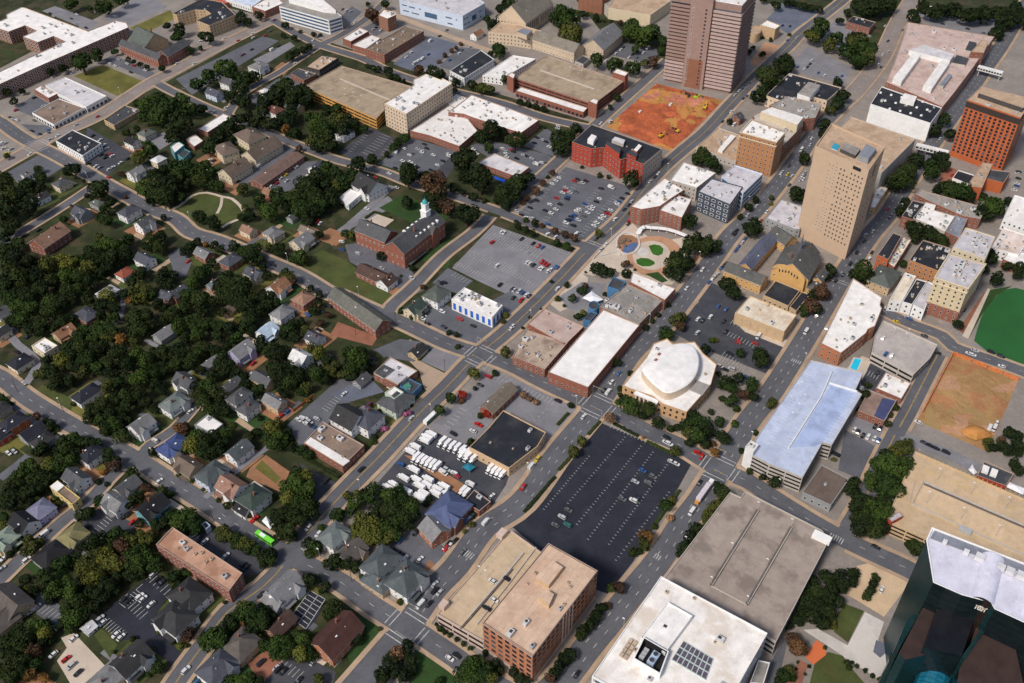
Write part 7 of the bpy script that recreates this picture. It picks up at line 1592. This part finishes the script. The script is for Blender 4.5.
hz('black hip roofed villa with blue porch trim',35,295,19,16,90,'h','sdark','white',7,x=1)
hz('grey many gabled house with long ramp by the bus crossing',690,120,19,14,0,'g','sgreyl','white',6,x=1)
hz('grey roofed wing of the many gabled house',630,190,12,9,90,'g','sgreyl','grey',5)
hz('brown grey hip roofed house in the middle of the bottom block',430,455,16,15,0,'h','sbrowngrey','tan',6)
hz('slate blue house with white porch at the bottom edge',285,590,18,14,0,'h','sslate','white',6,x=1)
hz('small brown roofed cottage behind the solar court',670,335,15,9,0,'g','schoc','brickdull',4)
hz('brick hall with dark red gable roof near the bottom crossroads',1000,400,25,17,0,'g','sdarkred','orangebrick',7)
SOLAR('black gridded court marked with white lines beside the ramped house','722,290 840,130 935,185 880,300 820,365')
T('the brown grey hip roofed house','470,250,66,g 520,300,70,g 440,230,50,y 560,330,60,d 420,270,50,g 360,310,46,d 370,340,40,g 435,330,30,r 270,410,86,g 300,370,60,g 220,430,60,g 320,450,50,g 580,260,46,d 610,290,40,d 380,290,40,g 480,370,50,d 550,230,30,g')
T('the solar court','660,440,66,g 620,470,60,g 560,450,50,g 700,480,60,g 640,500,56,g 800,420,60,g 820,480,60,g 780,520,66,y 760,400,50,g 840,520,46,g 740,480,46,d 540,420,36,y 735,350,12,o')
T('the bottom edge by the slate blue house','420,665,60,g 360,670,46,g 480,660,50,g 530,680,40,g 890,665,46,y 370,650,30,g')
T('the black roofed villas','120,390,46,r 90,410,36,r 60,455,24,y 100,460,20,y 20,440,20,d 45,110,40,d 25,50,50,g 90,20,40,g 330,200,16,d 60,60,30,g')
T('the bottom crossroads','830,60,56,d 880,60,40,d 930,110,44,d 1000,200,20,d 980,240,70,d 960,270,60,d 1010,300,50,d')
C('the street past the black roofed villas','A','545,155,k 95,605,w 155,680,b')
C('the bottom car park beside the dark red roofed hall','A','650,600,k 680,612,k 770,668,k 545,562,k 860,555,s 640,590,s')
O(2,5)
hz('teal grey hip roofed house wing facing the main avenue',400,60,20,17,0,'h','sslategreen','white',7,x=1)
hz('low teal grey roofed wing at the lower street',230,70,17,12,90,'h','sslategreen','tan',5)
T('the green lot at the bottom','350,510,60,b 300,560,60,d 260,630,60,d 330,600,56,d 400,470,56,d 420,540,50,d 250,670,50,d 600,670,36,g 380,640,50,d 310,520,40,d 430,600,40,d')
T('the brick office with the tan roof','780,580,66,g 740,620,56,g 830,560,60,g 860,620,66,g 800,650,66,g 900,650,50,y 720,660,40,g 900,590,40,d 600,360,24,d 580,330,16,d 660,395,20,d 700,420,20,d 740,450,20,d 780,475,20,d 870,505,26,d 630,380,20,d 930,570,40,d 960,610,36,d')
T('the teal grey hip roofed house','360,200,24,g 130,50,20,g 150,80,20,g 180,100,16,g 240,360,18,y 100,430,40,d 130,370,36,d 400,175,20,d')
office_garage()
C('the main avenue at the bottom crossroads','A','482,215,V 568,130,k 598,140,s 535,208,k 568,90,s 490,115,k 515,50,k 460,110,s')
C('the lower street at the bottom','B','700,518,k 658,535,w')
C('the roof deck of the brick garage','B','915,72,w 925,185,w 880,235,k 1000,58,k')
O(3,5)
T('the brick office with the tan roof','545,230,40,d 580,220,30,r 520,270,40,d 480,320,40,d 500,300,40,d 440,370,46,d 470,350,40,d 420,400,36,d 360,510,46,d 320,540,46,d 290,580,46,d 260,620,46,d 240,660,40,r 650,110,46,r 610,120,36,g 20,620,40,d 60,660,40,d 100,670,40,d 340,560,30,d 530,250,30,d')
C('the avenue beside the white roofed office','A','402,630,k')
white_office()
O(4,5)
T('the round green lawns','760,180,66,d 820,150,66,d 870,180,66,d 830,240,66,d 890,260,66,d 850,320,60,d 900,120,60,d 960,100,60,d 940,190,50,d 780,280,60,d 720,230,50,d 700,300,46,d 800,80,50,d 880,50,60,d 960,40,50,d 700,470,66,r 680,420,50,r 740,480,46,r 620,640,50,g 650,600,40,y 670,650,36,d 590,670,40,d 870,470,16,g 775,585,14,d 750,630,12,d 910,340,36,y 750,100,50,d 640,330,40,d')
T('the terrace by the glass tower','705,560,12,d 695,600,12,d 680,640,12,d 1000,560,24,d 1010,590,24,d')
O(5,5)
T('the drive beside the glass tower','150,40,24,d 140,80,36,d 120,130,40,d 100,170,34,d 165,60,24,d')
T('the terrace by the glass tower','40,585,18,d 90,610,18,d 135,640,20,d 180,665,22,d 10,30,40,d 20,80,40,d 10,560,16,d 30,20,36,d')
C('the drive beside the glass tower','A','190,122,w')
# ================================================================== building site machines
YEL = mat('machine_yellow', (.62,.36,.03), .5, .1); LIM = mat('machine_lime', (.36,.55,.04), .5, .1)
def excavator(label, x, y, rz, m):
    zz = SITE(x,y); p = g(x,y,zz); r = empty('excavator', (p.x,p.y,zz), rz); tag(r, label, 'excavator', 'machines on the orange building site')
    for s in (-1,1): mb = MB(); mb.box((0,s*1.2,0),(4.4,.7,.9),taper=.9); mb.build('track', DARKM, r)
    mb = MB(); mb.box((-.4,0,1.0),(3.4,2.6,1.3),taper=.92); mb.build('body', m, r); mb = MB(); mb.box((.9,.7,1.6),(1.6,1.1,1.7),taper=.85); mb.build('cab', GLASS, r)
    mb = MB(); mb.tube((.8,-.4,1.9),(3.6,-.4,4.4),.32,.26); mb.build('boom', m, r); mb = MB(); mb.tube((3.6,-.4,4.4),(5.8,-.4,2.0),.24,.2); mb.build('arm', m, r); mb = MB(); mb.box((5.9,-.4,.9),(1.1,1.3,1.0),taper=.7); mb.build('bucket', DARKM, r)
excavator('yellow excavator on the orange clay near the red brick office', 661, 137, .6, YEL)
excavator('yellow excavator at the right edge of the orange clay', 677, 132, 2.2, YEL)
excavator('lime green machine on the ochre bench below the brown tower', 696, 98.5, .2, LIM)
excavator('yellow excavator beside the dark lorry on the ochre bench', 705, 108.5, 1.2, YEL)
excavator('dark excavator at the top corner of the building site', 687, 95.5, 2.6, DARKM)
def mound(label, x, y, r, h, m):
    p = g(x,y); mb = MB(); rr = random.Random(int(x)); n = 14; prev = None
    for k in range(5):
        t = k/4; ring = [(p.x+math.cos(a*2*math.pi/n)*r*(1-t)*(1+.15*math.sin(3*a+x)), p.y+math.sin(a*2*math.pi/n)*r*.7*(1-t)*(1+.15*math.sin(2*a+x)), 1.2+h*(1-(1-t)**2)+.05) for a in range(n)]
        if prev: [mb.face([prev[i],prev[(i+1)%n],ring[(i+1)%n],ring[i]]) for i in range(n)]
        prev = ring
    mono('earth_mound', label, 'earth mound', mb, GR[m])
mound('grey gravel heap in the building site', 660, 125, 7, 2.4, 'asph3'); mound('ochre earth heap in the clay lot', 975, 434, 8, 3.0, 'site2')
C('the orange building site','A','0,0,w'); CARS.pop()
FULL(); C('the orange building site','A','671,105,v 640,112.5,v 610,121,w 689,96,k')
# ================================================================== trees
def crown_mesh(seed, N, rough=1.0):
    rr = random.Random(seed); mb = MB(); lob = []
    for k in range(10):
        while True:
            c = Vector((rr.uniform(-1,1),rr.uniform(-1,1),rr.uniform(-.8,.85)))
            if .25 < c.length < .95: break
        lob.append((c*.58, rr.uniform(.34,.56)))
    lob.append((Vector((0,0,-.05)), .62))
    k = 0
    while k < N:
        c, r = lob[rr.randrange(len(lob))]; d = Vector((rr.gauss(0,1),rr.gauss(0,1),rr.gauss(0,1)+.25)).normalized(); p = c+d*r*rr.uniform(.78,1.08); p.z *= .86
        if any((p-c2).length < r2*.62 for c2, r2 in lob): continue
        n = (d+Vector((rr.gauss(0,.45),rr.gauss(0,.45),rr.gauss(0,.45)))).normalized(); u = n.orthogonal().normalized(); v = n.cross(u); a = rr.uniform(0,6.28); s = rr.uniform(.055,.115)*rough
        u, v = (u*math.cos(a)+v*math.sin(a))*s, (v*math.cos(a)-u*math.sin(a))*s*rr.uniform(.6,1)
        mb.face([p+u,p+v,p-u,p-v]); k += 1
    return mb.mesh('crown')
NV = 6
CROWN = {}
_base = [crown_mesh(20+i, 950) for i in range(NV)]; _bush = [crown_mesh(60+i, 320, 1.7) for i in range(3)]; _far = [crown_mesh(80+i, 420, 1.5) for i in range(4)]
def crown(kind, v, small):
    key = (kind, v, small)
    if key not in CROWN:
        me = (_bush[v % 3] if small else _base[v % NV]).copy(); me.materials.append(leafmat(kind)); CROWN[key] = me
    return CROWN[key]
_t = MB(); _t.tube((0,0,0),(0,0,.75),.085,.06,7)
for k in range(5): _t.tube((0,0,.55+.05*k),(.42*math.cos(k*1.26),.42*math.sin(k*1.26),1.05+.1*(k%3)),.045,.015,5)
TRUNK = _t.mesh('trunk'); TRUNK.materials.append(BARK)
_s = MB(); _s.tube((0,0,0),(0,0,.5),.07,.05,5); STEM = _s.mesh('stem'); STEM.materials.append(BARK)
def px_m(x, y):
    d = CROT @ Vector((x-512, -(y-341.5), -FPX)); t = -H/d.z; return t*FPX/FPX     # metres per pixel
ORD = ['','second','third','fourth','fifth','sixth','seventh','eighth','ninth','tenth','eleventh','twelfth','thirteenth','fourteenth','fifteenth','sixteenth','seventeenth','eighteenth','nineteenth','twentieth']
def nth(i, n):
    if i == 0: return 'leftmost'
    if i == n-1: return 'rightmost'
    return (ORD[i] if i < len(ORD) else '%dth' % (i+1))+' from left'
LONG = []
def rank_labels(items, desc):
    """items: [(x, y, zone, kindphrase)] -> labels that single each one out inside its zone"""
    out = [None]*len(items); grp = {}
    for i, q in enumerate(items): grp.setdefault((q[2], q[3]), []).append(i)
    for (z, kp), ids in grp.items():
        parts = [('', ids)]
        if len(ids) > 7:
            s = sorted(ids, key=lambda i: items[i][1]); n = len(s); c = max(2, min(4, n//6)); names = {2:('back row','front row'),3:('back row','middle row','front row'),4:('back row','upper row','lower row','front row')}[c]
            parts = [(names[k], s[k*n//c:(k+1)*n//c]) for k in range(c)]
        for nm, sub in parts:
            sub = sorted(sub, key=lambda i: items[i][0])
            for k, i in enumerate(sub):
                l = desc(kp, z)
                if len(ids) > 1: l += ', '+((nm+' ') if nm else '')+(nth(k, len(sub)) if len(sub) > 1 else 'only one')
                if len(l.split()) > 16: l = l.replace(' row ',' ')
                if len(l.split()) > 16: LONG.append(l)
                out[i] = l
    return out
KW = dict(d='dark green', g='green', y='yellow green', o='orange', r='russet', R='scarlet', b='bare brown', p='pink flowering')
tr = []
for (x, y, r, k, z) in TREES:
    if x < -25 or x > 1050 or y < -18 or y > 712: continue
    mp = px_m(x, y); rm_ = r*mp*(1.2 if y < 225 else .97 if x < 330 and y < 440 else 1.06); tr.append((x, y, r, k, z, rm_))
big = sorted([q for q in tr if q[5] >= 3.1], key=lambda q: -q[2]); small = sorted([q for q in tr if q[5] < 3.1], key=lambda q: -q[2])
near = big[:300]; far = big[300:]; bush = small[:300]
if far:
    for q in far: pass
LOG = ('TREES', len(tr), 'big', len(big), 'small', len(small))
def stand(q, sh):
    x, y, r, k, z, R_ = q; zc = R_*(.62 if sh else 1.12); p = g(x, y, zc); return p, R_
lab = rank_labels([(q[0],q[1],q[4],KW[q[3]]) for q in near], lambda kp, z: kp+' tree by '+z)
for i, q in enumerate(near):
    p, R_ = stand(q, 0); rr = random.Random(i*13+5); root = empty('tree', (p.x,p.y,0), rr.uniform(0,6.28)); f = rr.uniform(.92,1.1); root.scale = (R_,R_,R_*f)
    tag(root, lab[i], 'tree', 'trees between the houses and along the streets')
    o = bpy.data.objects.new('trunk', TRUNK); COL.objects.link(o); o.parent = root
    o = bpy.data.objects.new('crown', crown(q[3], rr.randrange(NV), False)); COL.objects.link(o); o.parent = root; o.location = (0,0,1.12)
lab = rank_labels([(q[0],q[1],q[4],KW[q[3]]) for q in bush], lambda kp, z: kp+' shrub by '+z)
for i, q in enumerate(bush):
    p, R_ = stand(q, 1); rr = random.Random(i*17+3); root = empty('shrub', (p.x,p.y,0), rr.uniform(0,6.28)); root.scale = (R_,R_,R_*rr.uniform(.85,1.2))
    tag(root, lab[i], 'shrub', 'shrubs and small street trees')
    o = bpy.data.objects.new('stem', STEM); COL.objects.link(o); o.parent = root
    o = bpy.data.objects.new('foliage', crown(q[3], rr.randrange(3), True)); COL.objects.link(o); o.parent = root; o.location = (0,0,.72)
def mass(name, qs, sh):
    if not qs: return
    V, F, MI = [], [], []; ks = sorted({q[3] for q in qs})
    for i, q in enumerate(qs):
        p, R_ = stand(q, sh); me = _far[i % 4]; a = i*2.4; cs, sn = math.cos(a)*R_, math.sin(a)*R_; n0 = len(V); zc = R_*(.72 if sh else 1.12)
        for v in me.vertices: V.append((p.x+v.co.x*cs-v.co.y*sn, p.y+v.co.x*sn+v.co.y*cs, zc+v.co.z*R_))
        for f in me.polygons: F.append(tuple(n0+j for j in f.vertices)); MI.append(ks.index(q[3]))
    me = bpy.data.meshes.new(name); me.from_pydata(V, [], F); me.polygons.foreach_set('material_index', MI); o = link(name, me, None, [leafmat(k, True) for k in ks]); o['kind'] = 'stuff'
mass('woodland_fill', far, 0); mass('undergrowth', small[300:], 1)
# ================================================================== vehicles
PAINT = dict(w=(.62,.62,.62), s=(.42,.43,.45), k=(.018,.019,.023), g=(.12,.125,.13), r=(.40,.018,.016), b=(.03,.09,.26), y=(.60,.42,.04), t=(.03,.13,.11), p=(.12,.03,.10), o=(.62,.17,.03))
PW = dict(w='white', s='silver', k='black', g='grey', r='red', b='blue', y='yellow', t='teal', p='purple', o='orange')
def paint(k): return mat('paint_'+PW[k], PAINT[k], .3, .04, .5, 1, spec=.5)
def hull(L, Wd, z0, z1, cut=.35, tap=.96):
    mb = MB(); a, c = L/2, Wd/2; pl = [(-a+cut*.6,-c),(a-cut,-c),(a,-c+cut),(a,c-cut),(a-cut,c),(-a+cut*.6,c),(-a,c-cut*.7),(-a,-c+cut*.7)]
    n = len(pl); lo = [(x*.97,y*.96,z0) for x, y in pl]; mi = [(x,y,(z0+z1)/2) for x, y in pl]; hi = [(x*tap,y*.94,z1) for x, y in pl]
    for i in range(n):
        j = (i+1)%n; mb.face([lo[i],lo[j],mi[j],mi[i]]); mb.face([mi[i],mi[j],hi[j],hi[i]])
    mb.face(hi); mb.face(lo[::-1]); return mb
def cabin(mb, x0, x1, wb, z0, z1, s0, s1, wt=.80, mi=0):
    lo = [(x0,-wb/2,z0),(x1,-wb/2,z0),(x1,wb/2,z0),(x0,wb/2,z0)]; hi = [(x0+s0,-wb*wt/2,z1),(x1-s1,-wb*wt/2,z1),(x1-s1,wb*wt/2,z1),(x0+s0,wb*wt/2,z1)]
    for i in range(4): mb.face([lo[i],lo[(i+1)%4],hi[(i+1)%4],hi[i]], mi)
    mb.face(hi, mi)
CM = {}
def car_mesh(k, typ):
    if (k,typ) not in CM:
        if typ == 'van': mb = hull(5.6,2.05,.3,1.2,.3,.98); cabin(mb,-2.75,1.9,1.96,1.2,2.25,.08,.5,.9)
        elif typ == 'suv': mb = hull(4.75,1.92,.28,.98); cabin(mb,-2.15,1.0,1.78,.98,1.68,.25,.6,.84)
        elif typ == 'pickup': mb = hull(5.5,1.98,.3,1.0); cabin(mb,-.7,1.3,1.8,1.0,1.75,.2,.6,.84)
        else: mb = hull(4.5,1.82,.24,.86); cabin(mb,-1.75,1.0,1.66,.86,1.40,.55,.75,.80)
        me = mb.mesh(typ+'_body'); me.materials.append(paint(k)); CM[k,typ] = me
    return CM[k,typ]
GM = {}
def glass_mesh(typ):
    if typ not in GM:
        mb = MB()
        if typ == 'van': cabin(mb,.2,1.98,2.0,1.25,2.02,.0,.42,.93)
        elif typ == 'suv': cabin(mb,-2.2,1.06,1.84,1.0,1.58,.2,.52,.86)
        elif typ == 'pickup': cabin(mb,-.76,1.36,1.86,1.02,1.62,.16,.5,.86)
        else: cabin(mb,-1.82,1.06,1.72,.87,1.31,.44,.62,.83)
        mb.f.pop(); mb.mi.pop(); me = mb.mesh('windows'); me.materials.append(GLASS); GM[typ] = me
    return GM[typ]
DECK = {'the orange building site': 2.6, 'the clay lot with orange fence': 1.2, 'the rooftop parking deck': 7.32, 'the roof deck of the brick garage': 8.32}
cs = []
for (x, y, k, d, z) in CARS:
    if -8 < x < 1032 and -6 < y < 690: cs.append((x, y, k, d, z))
def ctype(k, i):
    if k in 'vVTU': return 'van'
    if k == 'R': return 'pickup'
    return 'car'
cs.sort(key=lambda q: -q[1]); LOG2 = ('CARS', len(cs), 'TRUCKS', len(TRUCKS))
cars_all = [q for q in cs if ctype(q[2],0) == 'car']; oth = [q for q in cs if ctype(q[2],0) != 'car']
keep = cars_all[:300]; restc = cars_all[300:]
def phr(q):
    return PW.get(q[2],'white')+' car' if ctype(q[2],0) == 'car' else ('red pickup' if q[2] == 'R' else 'orange lorry' if q[2] == 'U' else 'white van' if q[2] in 'vV' else 'white lorry')
def pose(q, i):
    zz = DECK.get(q[4], .255); p = g(q[0], q[1], zz+.6); rr = random.Random(i*31+int(q[0]*7)); base = AZ if q[3] == 'A' else AZ-math.pi/2
    return p, zz, base+rr.choice((0,math.pi))+rr.gauss(0,.03), rr
allv = keep+oth
lab = rank_labels([(q[0],q[1],q[4],phr(q)) for q in allv], lambda kp, z: kp+(' at ' if 'crossroads' in z or 'crossing' in z else ' in ' )+z)
for i, q in enumerate(allv):
    p, zz, rz, rr = pose(q, i); k = {'v':'w','V':'w','T':'w','U':'o','R':'r'}.get(q[2], q[2]); t = ctype(q[2],i); typ = t if t != 'car' else rr.choice(('car','car','suv'))
    root = empty(t if q[2] not in 'TU' else 'lorry', (p.x,p.y,zz), rz); root.scale = (1.02,1.02,1.02) if q[2] not in 'TU' else (1.5,1.2,1.3)
    tag(root, lab[i], t if q[2] not in 'TU' else 'lorry', 'cars standing and driving in the streets and car parks' if t == 'car' else None)
    o = bpy.data.objects.new('body', car_mesh(k, typ)); COL.objects.link(o); o.parent = root
    o = bpy.data.objects.new('windows', glass_mesh(typ)); COL.objects.link(o); o.parent = root
    if q[1] > 330: wheelset(root, (-1.4,1.4), (-.8,.8), .34, WHL)
if restc:
    mb = MB(); ks = sorted({q[2] for q in restc})
    for i, q in enumerate(restc):
        p, zz, rz, rr = pose(q, i); src = car_mesh(q[2],'car'); cs_, sn_ = math.cos(rz), math.sin(rz)
        for me, mi in ((src, ks.index(q[2])), (glass_mesh('car'), len(ks))):
            for f in me.polygons: mb.face([(p.x+me.vertices[v].co.x*cs_-me.vertices[v].co.y*sn_, p.y+me.vertices[v].co.x*sn_+me.vertices[v].co.y*cs_, zz+me.vertices[v].co.z) for v in f.vertices], mi)
    o = mb.build('distant_parked_cars', [paint(k) for k in ks]+[GLASS]); o['kind'] = 'stuff'
tl = rank_labels([(x,y,z,'white box truck') for x, y, z, dd in TRUCKS], lambda kp, z: kp+' in '+z)
_b = MB(); _b.box((-.9,0,.9),(5.2,2.35,2.5),taper=.985); BOXM = _b.mesh('cargo_box'); BOXM.materials.append(mat('box_white', (.76,.76,.77), .5, .06, .5, 3))
_b = MB(); cabin(_b,1.8,3.7,2.1,.5,2.2,.0,.45,.88); _b.box((3.3,0,.5),(1.2,2.0,.75)); CABM = _b.mesh('cab'); CABM.materials.append(WHITEP)
_b = MB(); cabin(_b,2.2,3.72,2.13,1.2,2.05,.0,.25,.92); _b.f.pop(); _b.mi.pop(); WSM = _b.mesh('windows'); WSM.materials.append(GLASS)
for i, (x, y, z, dd) in enumerate(TRUCKS):
    p = g(x, y, 1.7); rr = random.Random(i); root = empty('box_truck', (p.x,p.y,.25), (AZ+math.pi if dd == 'A' else AZ+math.pi/2)+rr.gauss(0,.025)); s = rr.uniform(.92,1.05); root.scale = (s*(1.1 if dd == 'B' else .95),.92,rr.uniform(.92,1.05)); tag(root, tl[i], 'box truck', 'white box trucks parked in the truck yard')
    for nm, me in (('cargo_box',BOXM),('cab',CABM),('windows',WSM)):
        o = bpy.data.objects.new(nm, me); COL.objects.link(o); o.parent = root
    wheelset(root, (-2.2,2.7), (-.95,.95), .46, WHL)
# ================================================================== poles
_p = MB(); _p.tube((0,0,0),(0,0,1),.012,.008,6); POLE = _p.mesh('pole'); POLE.materials.append(mat('pole_pale', (.50,.48,.45), .6, .1))
_p = MB(); _p.box((0,.5,.96),(.5,1.1,.14)); HEAD = _p.mesh('lamp_head'); HEAD.materials.append(mat('lamp_white', (.80,.80,.78), .5, .05))
def lamp(p, z, h, label, name='lamp_post'):
    root = empty(name, (p.x,p.y,z), AZ); tag(root, label, 'street lamp', 'lamp posts'); 
    o = bpy.data.objects.new('pole', POLE); COL.objects.link(o); o.parent = root; o.scale = (h*1.3,h*1.3,h)
    o = bpy.data.objects.new('lamp_head', HEAD); COL.objects.link(o); o.parent = root; o.location = (0,0,h-.96)
FULL()
for x, y, z, h in ((936.5,480.5,8.3,9),(970,494.5,8.3,9),(1005,509,8.3,9),(926,503.5,8.3,9),(960,519.5,8.3,9),(995,537,8.3,9)):
    p = g(x, y, z); LAMPQ.append((p.x,p.y,z,'on the tan garage at the right edge',h))
for s, where in (('445,560 520,470 575,408 640,320 700,262 745,205','along the main avenue'),('360,490 432,415 530,320 610,238 665,172','along the truck yard avenue'),('625,630 680,545 745,440 800,362 850,282 895,212','along the right hand avenue'),('60,410 150,462 225,528 320,560 380,597','along the lower diagonal street'),('90,182 190,222 290,262 360,296 430,324','along the upper diagonal street'),('120,96 200,50 250,22','along the wide road at upper left'),('630,418 690,444 780,488 860,535','along the middle cross street')):
    for q in s.split():
        x, y = map(float, q.split(',')); p = g(x, y); sd = 1
        best = None
        for nm, pl, w, m, wk, mk in ROADS:
            if not wk: continue
            for i in range(len(pl)-1):
                d = pl[i+1]-pl[i]; t = max(0,min(1,(p-pl[i]).dot(d)/max(d.length_squared,1e-6))); e = p-pl[i]-d*t
                if best is None or e.length < best[0]: best = (e.length, pl[i]+d*t, Vector((-d.y,d.x)).normalized(), w)
        n = best[2] if (p-best[1]).dot(best[2]) > 0 else -best[2]; p2 = best[1]+n*(best[3]/2+.9); LAMPQ.append((p2.x,p2.y,.3,where,8))
def proj(X, Y, Z):
    c = CROT.transposed() @ Vector((X,Y,Z-H)); return 512+FPX*c.x/-c.z, 341.5-FPX*c.y/-c.z
it = [(*proj(q[0],q[1],q[2]), q[3], 'pale lamp post') for q in LAMPQ]; lab = rank_labels(it, lambda kp, z: kp+' '+z)
for q, l in zip(LAMPQ, lab): lamp(Vector((q[0],q[1])), q[2], q[4], l)
def signal(x, y, rz, label):
    p = g(x,y); root = empty('traffic_signal', (p.x,p.y,.3), rz); tag(root, label, 'traffic signal', 'traffic signal masts')
    mb = MB(); mb.tube((0,0,0),(0,0,6.4),.16,.12); mb.build('mast', GREYM, root); mb = MB(); mb.tube((0,0,6.1),(7.5,0,6.5),.1,.07); mb.build('arm', GREYM, root)
    for s in (3.8,7.2): mb = MB(); mb.box((s,0,5.4),(.4,.4,1.1)); mb.build('signal_head', mat('signal_yellow', (.35,.24,.03), .5, .1), root)
for x, y, nm in ((407,627,'bottom crossroads'),(597,406,'crossroads by the white domed hall'),(719,469,'lower right crossroads'),(480,356,'crossroads above the truck yard')):
    c = g(x,y)
    for dx, dy, rz, wd in ((8,7,AZ+math.pi,'right'),(-8,-7,AZ,'left')):
        q = c+AX*dx*.95*(1 if dy>0 else 1)-BX*0+BX*(-8 if dx > 0 else 8)*.95; sx, sy = proj(q.x,q.y,0); signal(sx, sy, AZ-math.pi/2 if dx > 0 else AZ+math.pi/2, 'grey traffic signal mast on the %s of the %s' % ('upper side' if dx > 0 else 'lower side', nm))
def upole(x, y, label):
    p = g(x,y); root = empty('utility_pole', (p.x,p.y,0), AZ); tag(root, label, 'utility pole', 'wooden utility poles'); mb = MB(); mb.tube((0,0,0),(0,0,10.5),.17,.11); mb.build('pole', BARK, root); mb = MB(); mb.box((0,0,9.6),(.12,2.4,.14)); mb.build('crossarm', BARK, root)
for x, y, l in ((18,392,'near the navy hip roofed house'),(64,412,'by the green bank on the left'),(136,446,'at the white steep roofed house'),(214,522,'across from the salmon roofed house'),(250,545,'beside the green bus'),(352,582,'below the brown grey roofed house'),(356,335,'at the end of the brick terrace'),(396,326,'at the school lawn corner'),(168,206,'at the slate blue roofed house'),(120,181,'at the street bend at upper left'),(445,372,'on the grey lilac yard'),(252,14,'at the upper end of the wide road')): upole(x, y, 'wooden utility pole '+l)
# ================================================================== camera, light, look
cd = bpy.data.cameras.new('camera'); cam = bpy.data.objects.new('camera', cd); COL.objects.link(cam); scene.camera = cam
cd.sensor_width = 36; cd.lens = 36*FPX/1024; cd.clip_start = 1; cd.clip_end = 9000
cam.matrix_world = Matrix.Translation((0,0,H)) @ CROT.to_4x4()
SUN_EL, SUN_AZ = rad(48), math.atan2(-.72,-.70)           # sun behind the camera on the left
wd = bpy.data.worlds.new('World'); scene.world = wd; wd.use_nodes = True; nt = wd.node_tree
sky = nt.nodes.new('ShaderNodeTexSky'); sky.sky_type = 'NISHITA'; sky.sun_disc = False; sky.sun_elevation = SUN_EL; sky.sun_rotation = math.pi/2-SUN_AZ; sky.air_density = 1; sky.dust_density = 3; sky.ozone_density = .6
bg = nt.nodes['Background']; bg.inputs['Strength'].default_value = .055; nt.links.new(sky.outputs['Color'], bg.inputs['Color'])
sl = bpy.data.lights.new('sun', 'SUN'); sl.energy = 1.5; sl.angle = rad(10); sl.color = (1,.93,.84); so = bpy.data.objects.new('sun', sl); COL.objects.link(so)
dv = Vector((math.cos(SUN_AZ)*math.cos(SUN_EL), math.sin(SUN_AZ)*math.cos(SUN_EL), math.sin(SUN_EL))); so.rotation_euler = dv.to_track_quat('Z','Y').to_euler(); so.location = (0,0,900)
vs = scene.view_settings; vs.view_transform = 'Standard'; vs.look = 'None'; vs.exposure = .98; vs.gamma = 1; vs.use_curve_mapping = False
scene.render.engine = 'CYCLES'; scene.cycles.max_bounces = 5; scene.cycles.diffuse_bounces = 2; scene.cycles.glossy_bounces = 2; scene.cycles.use_denoising = True
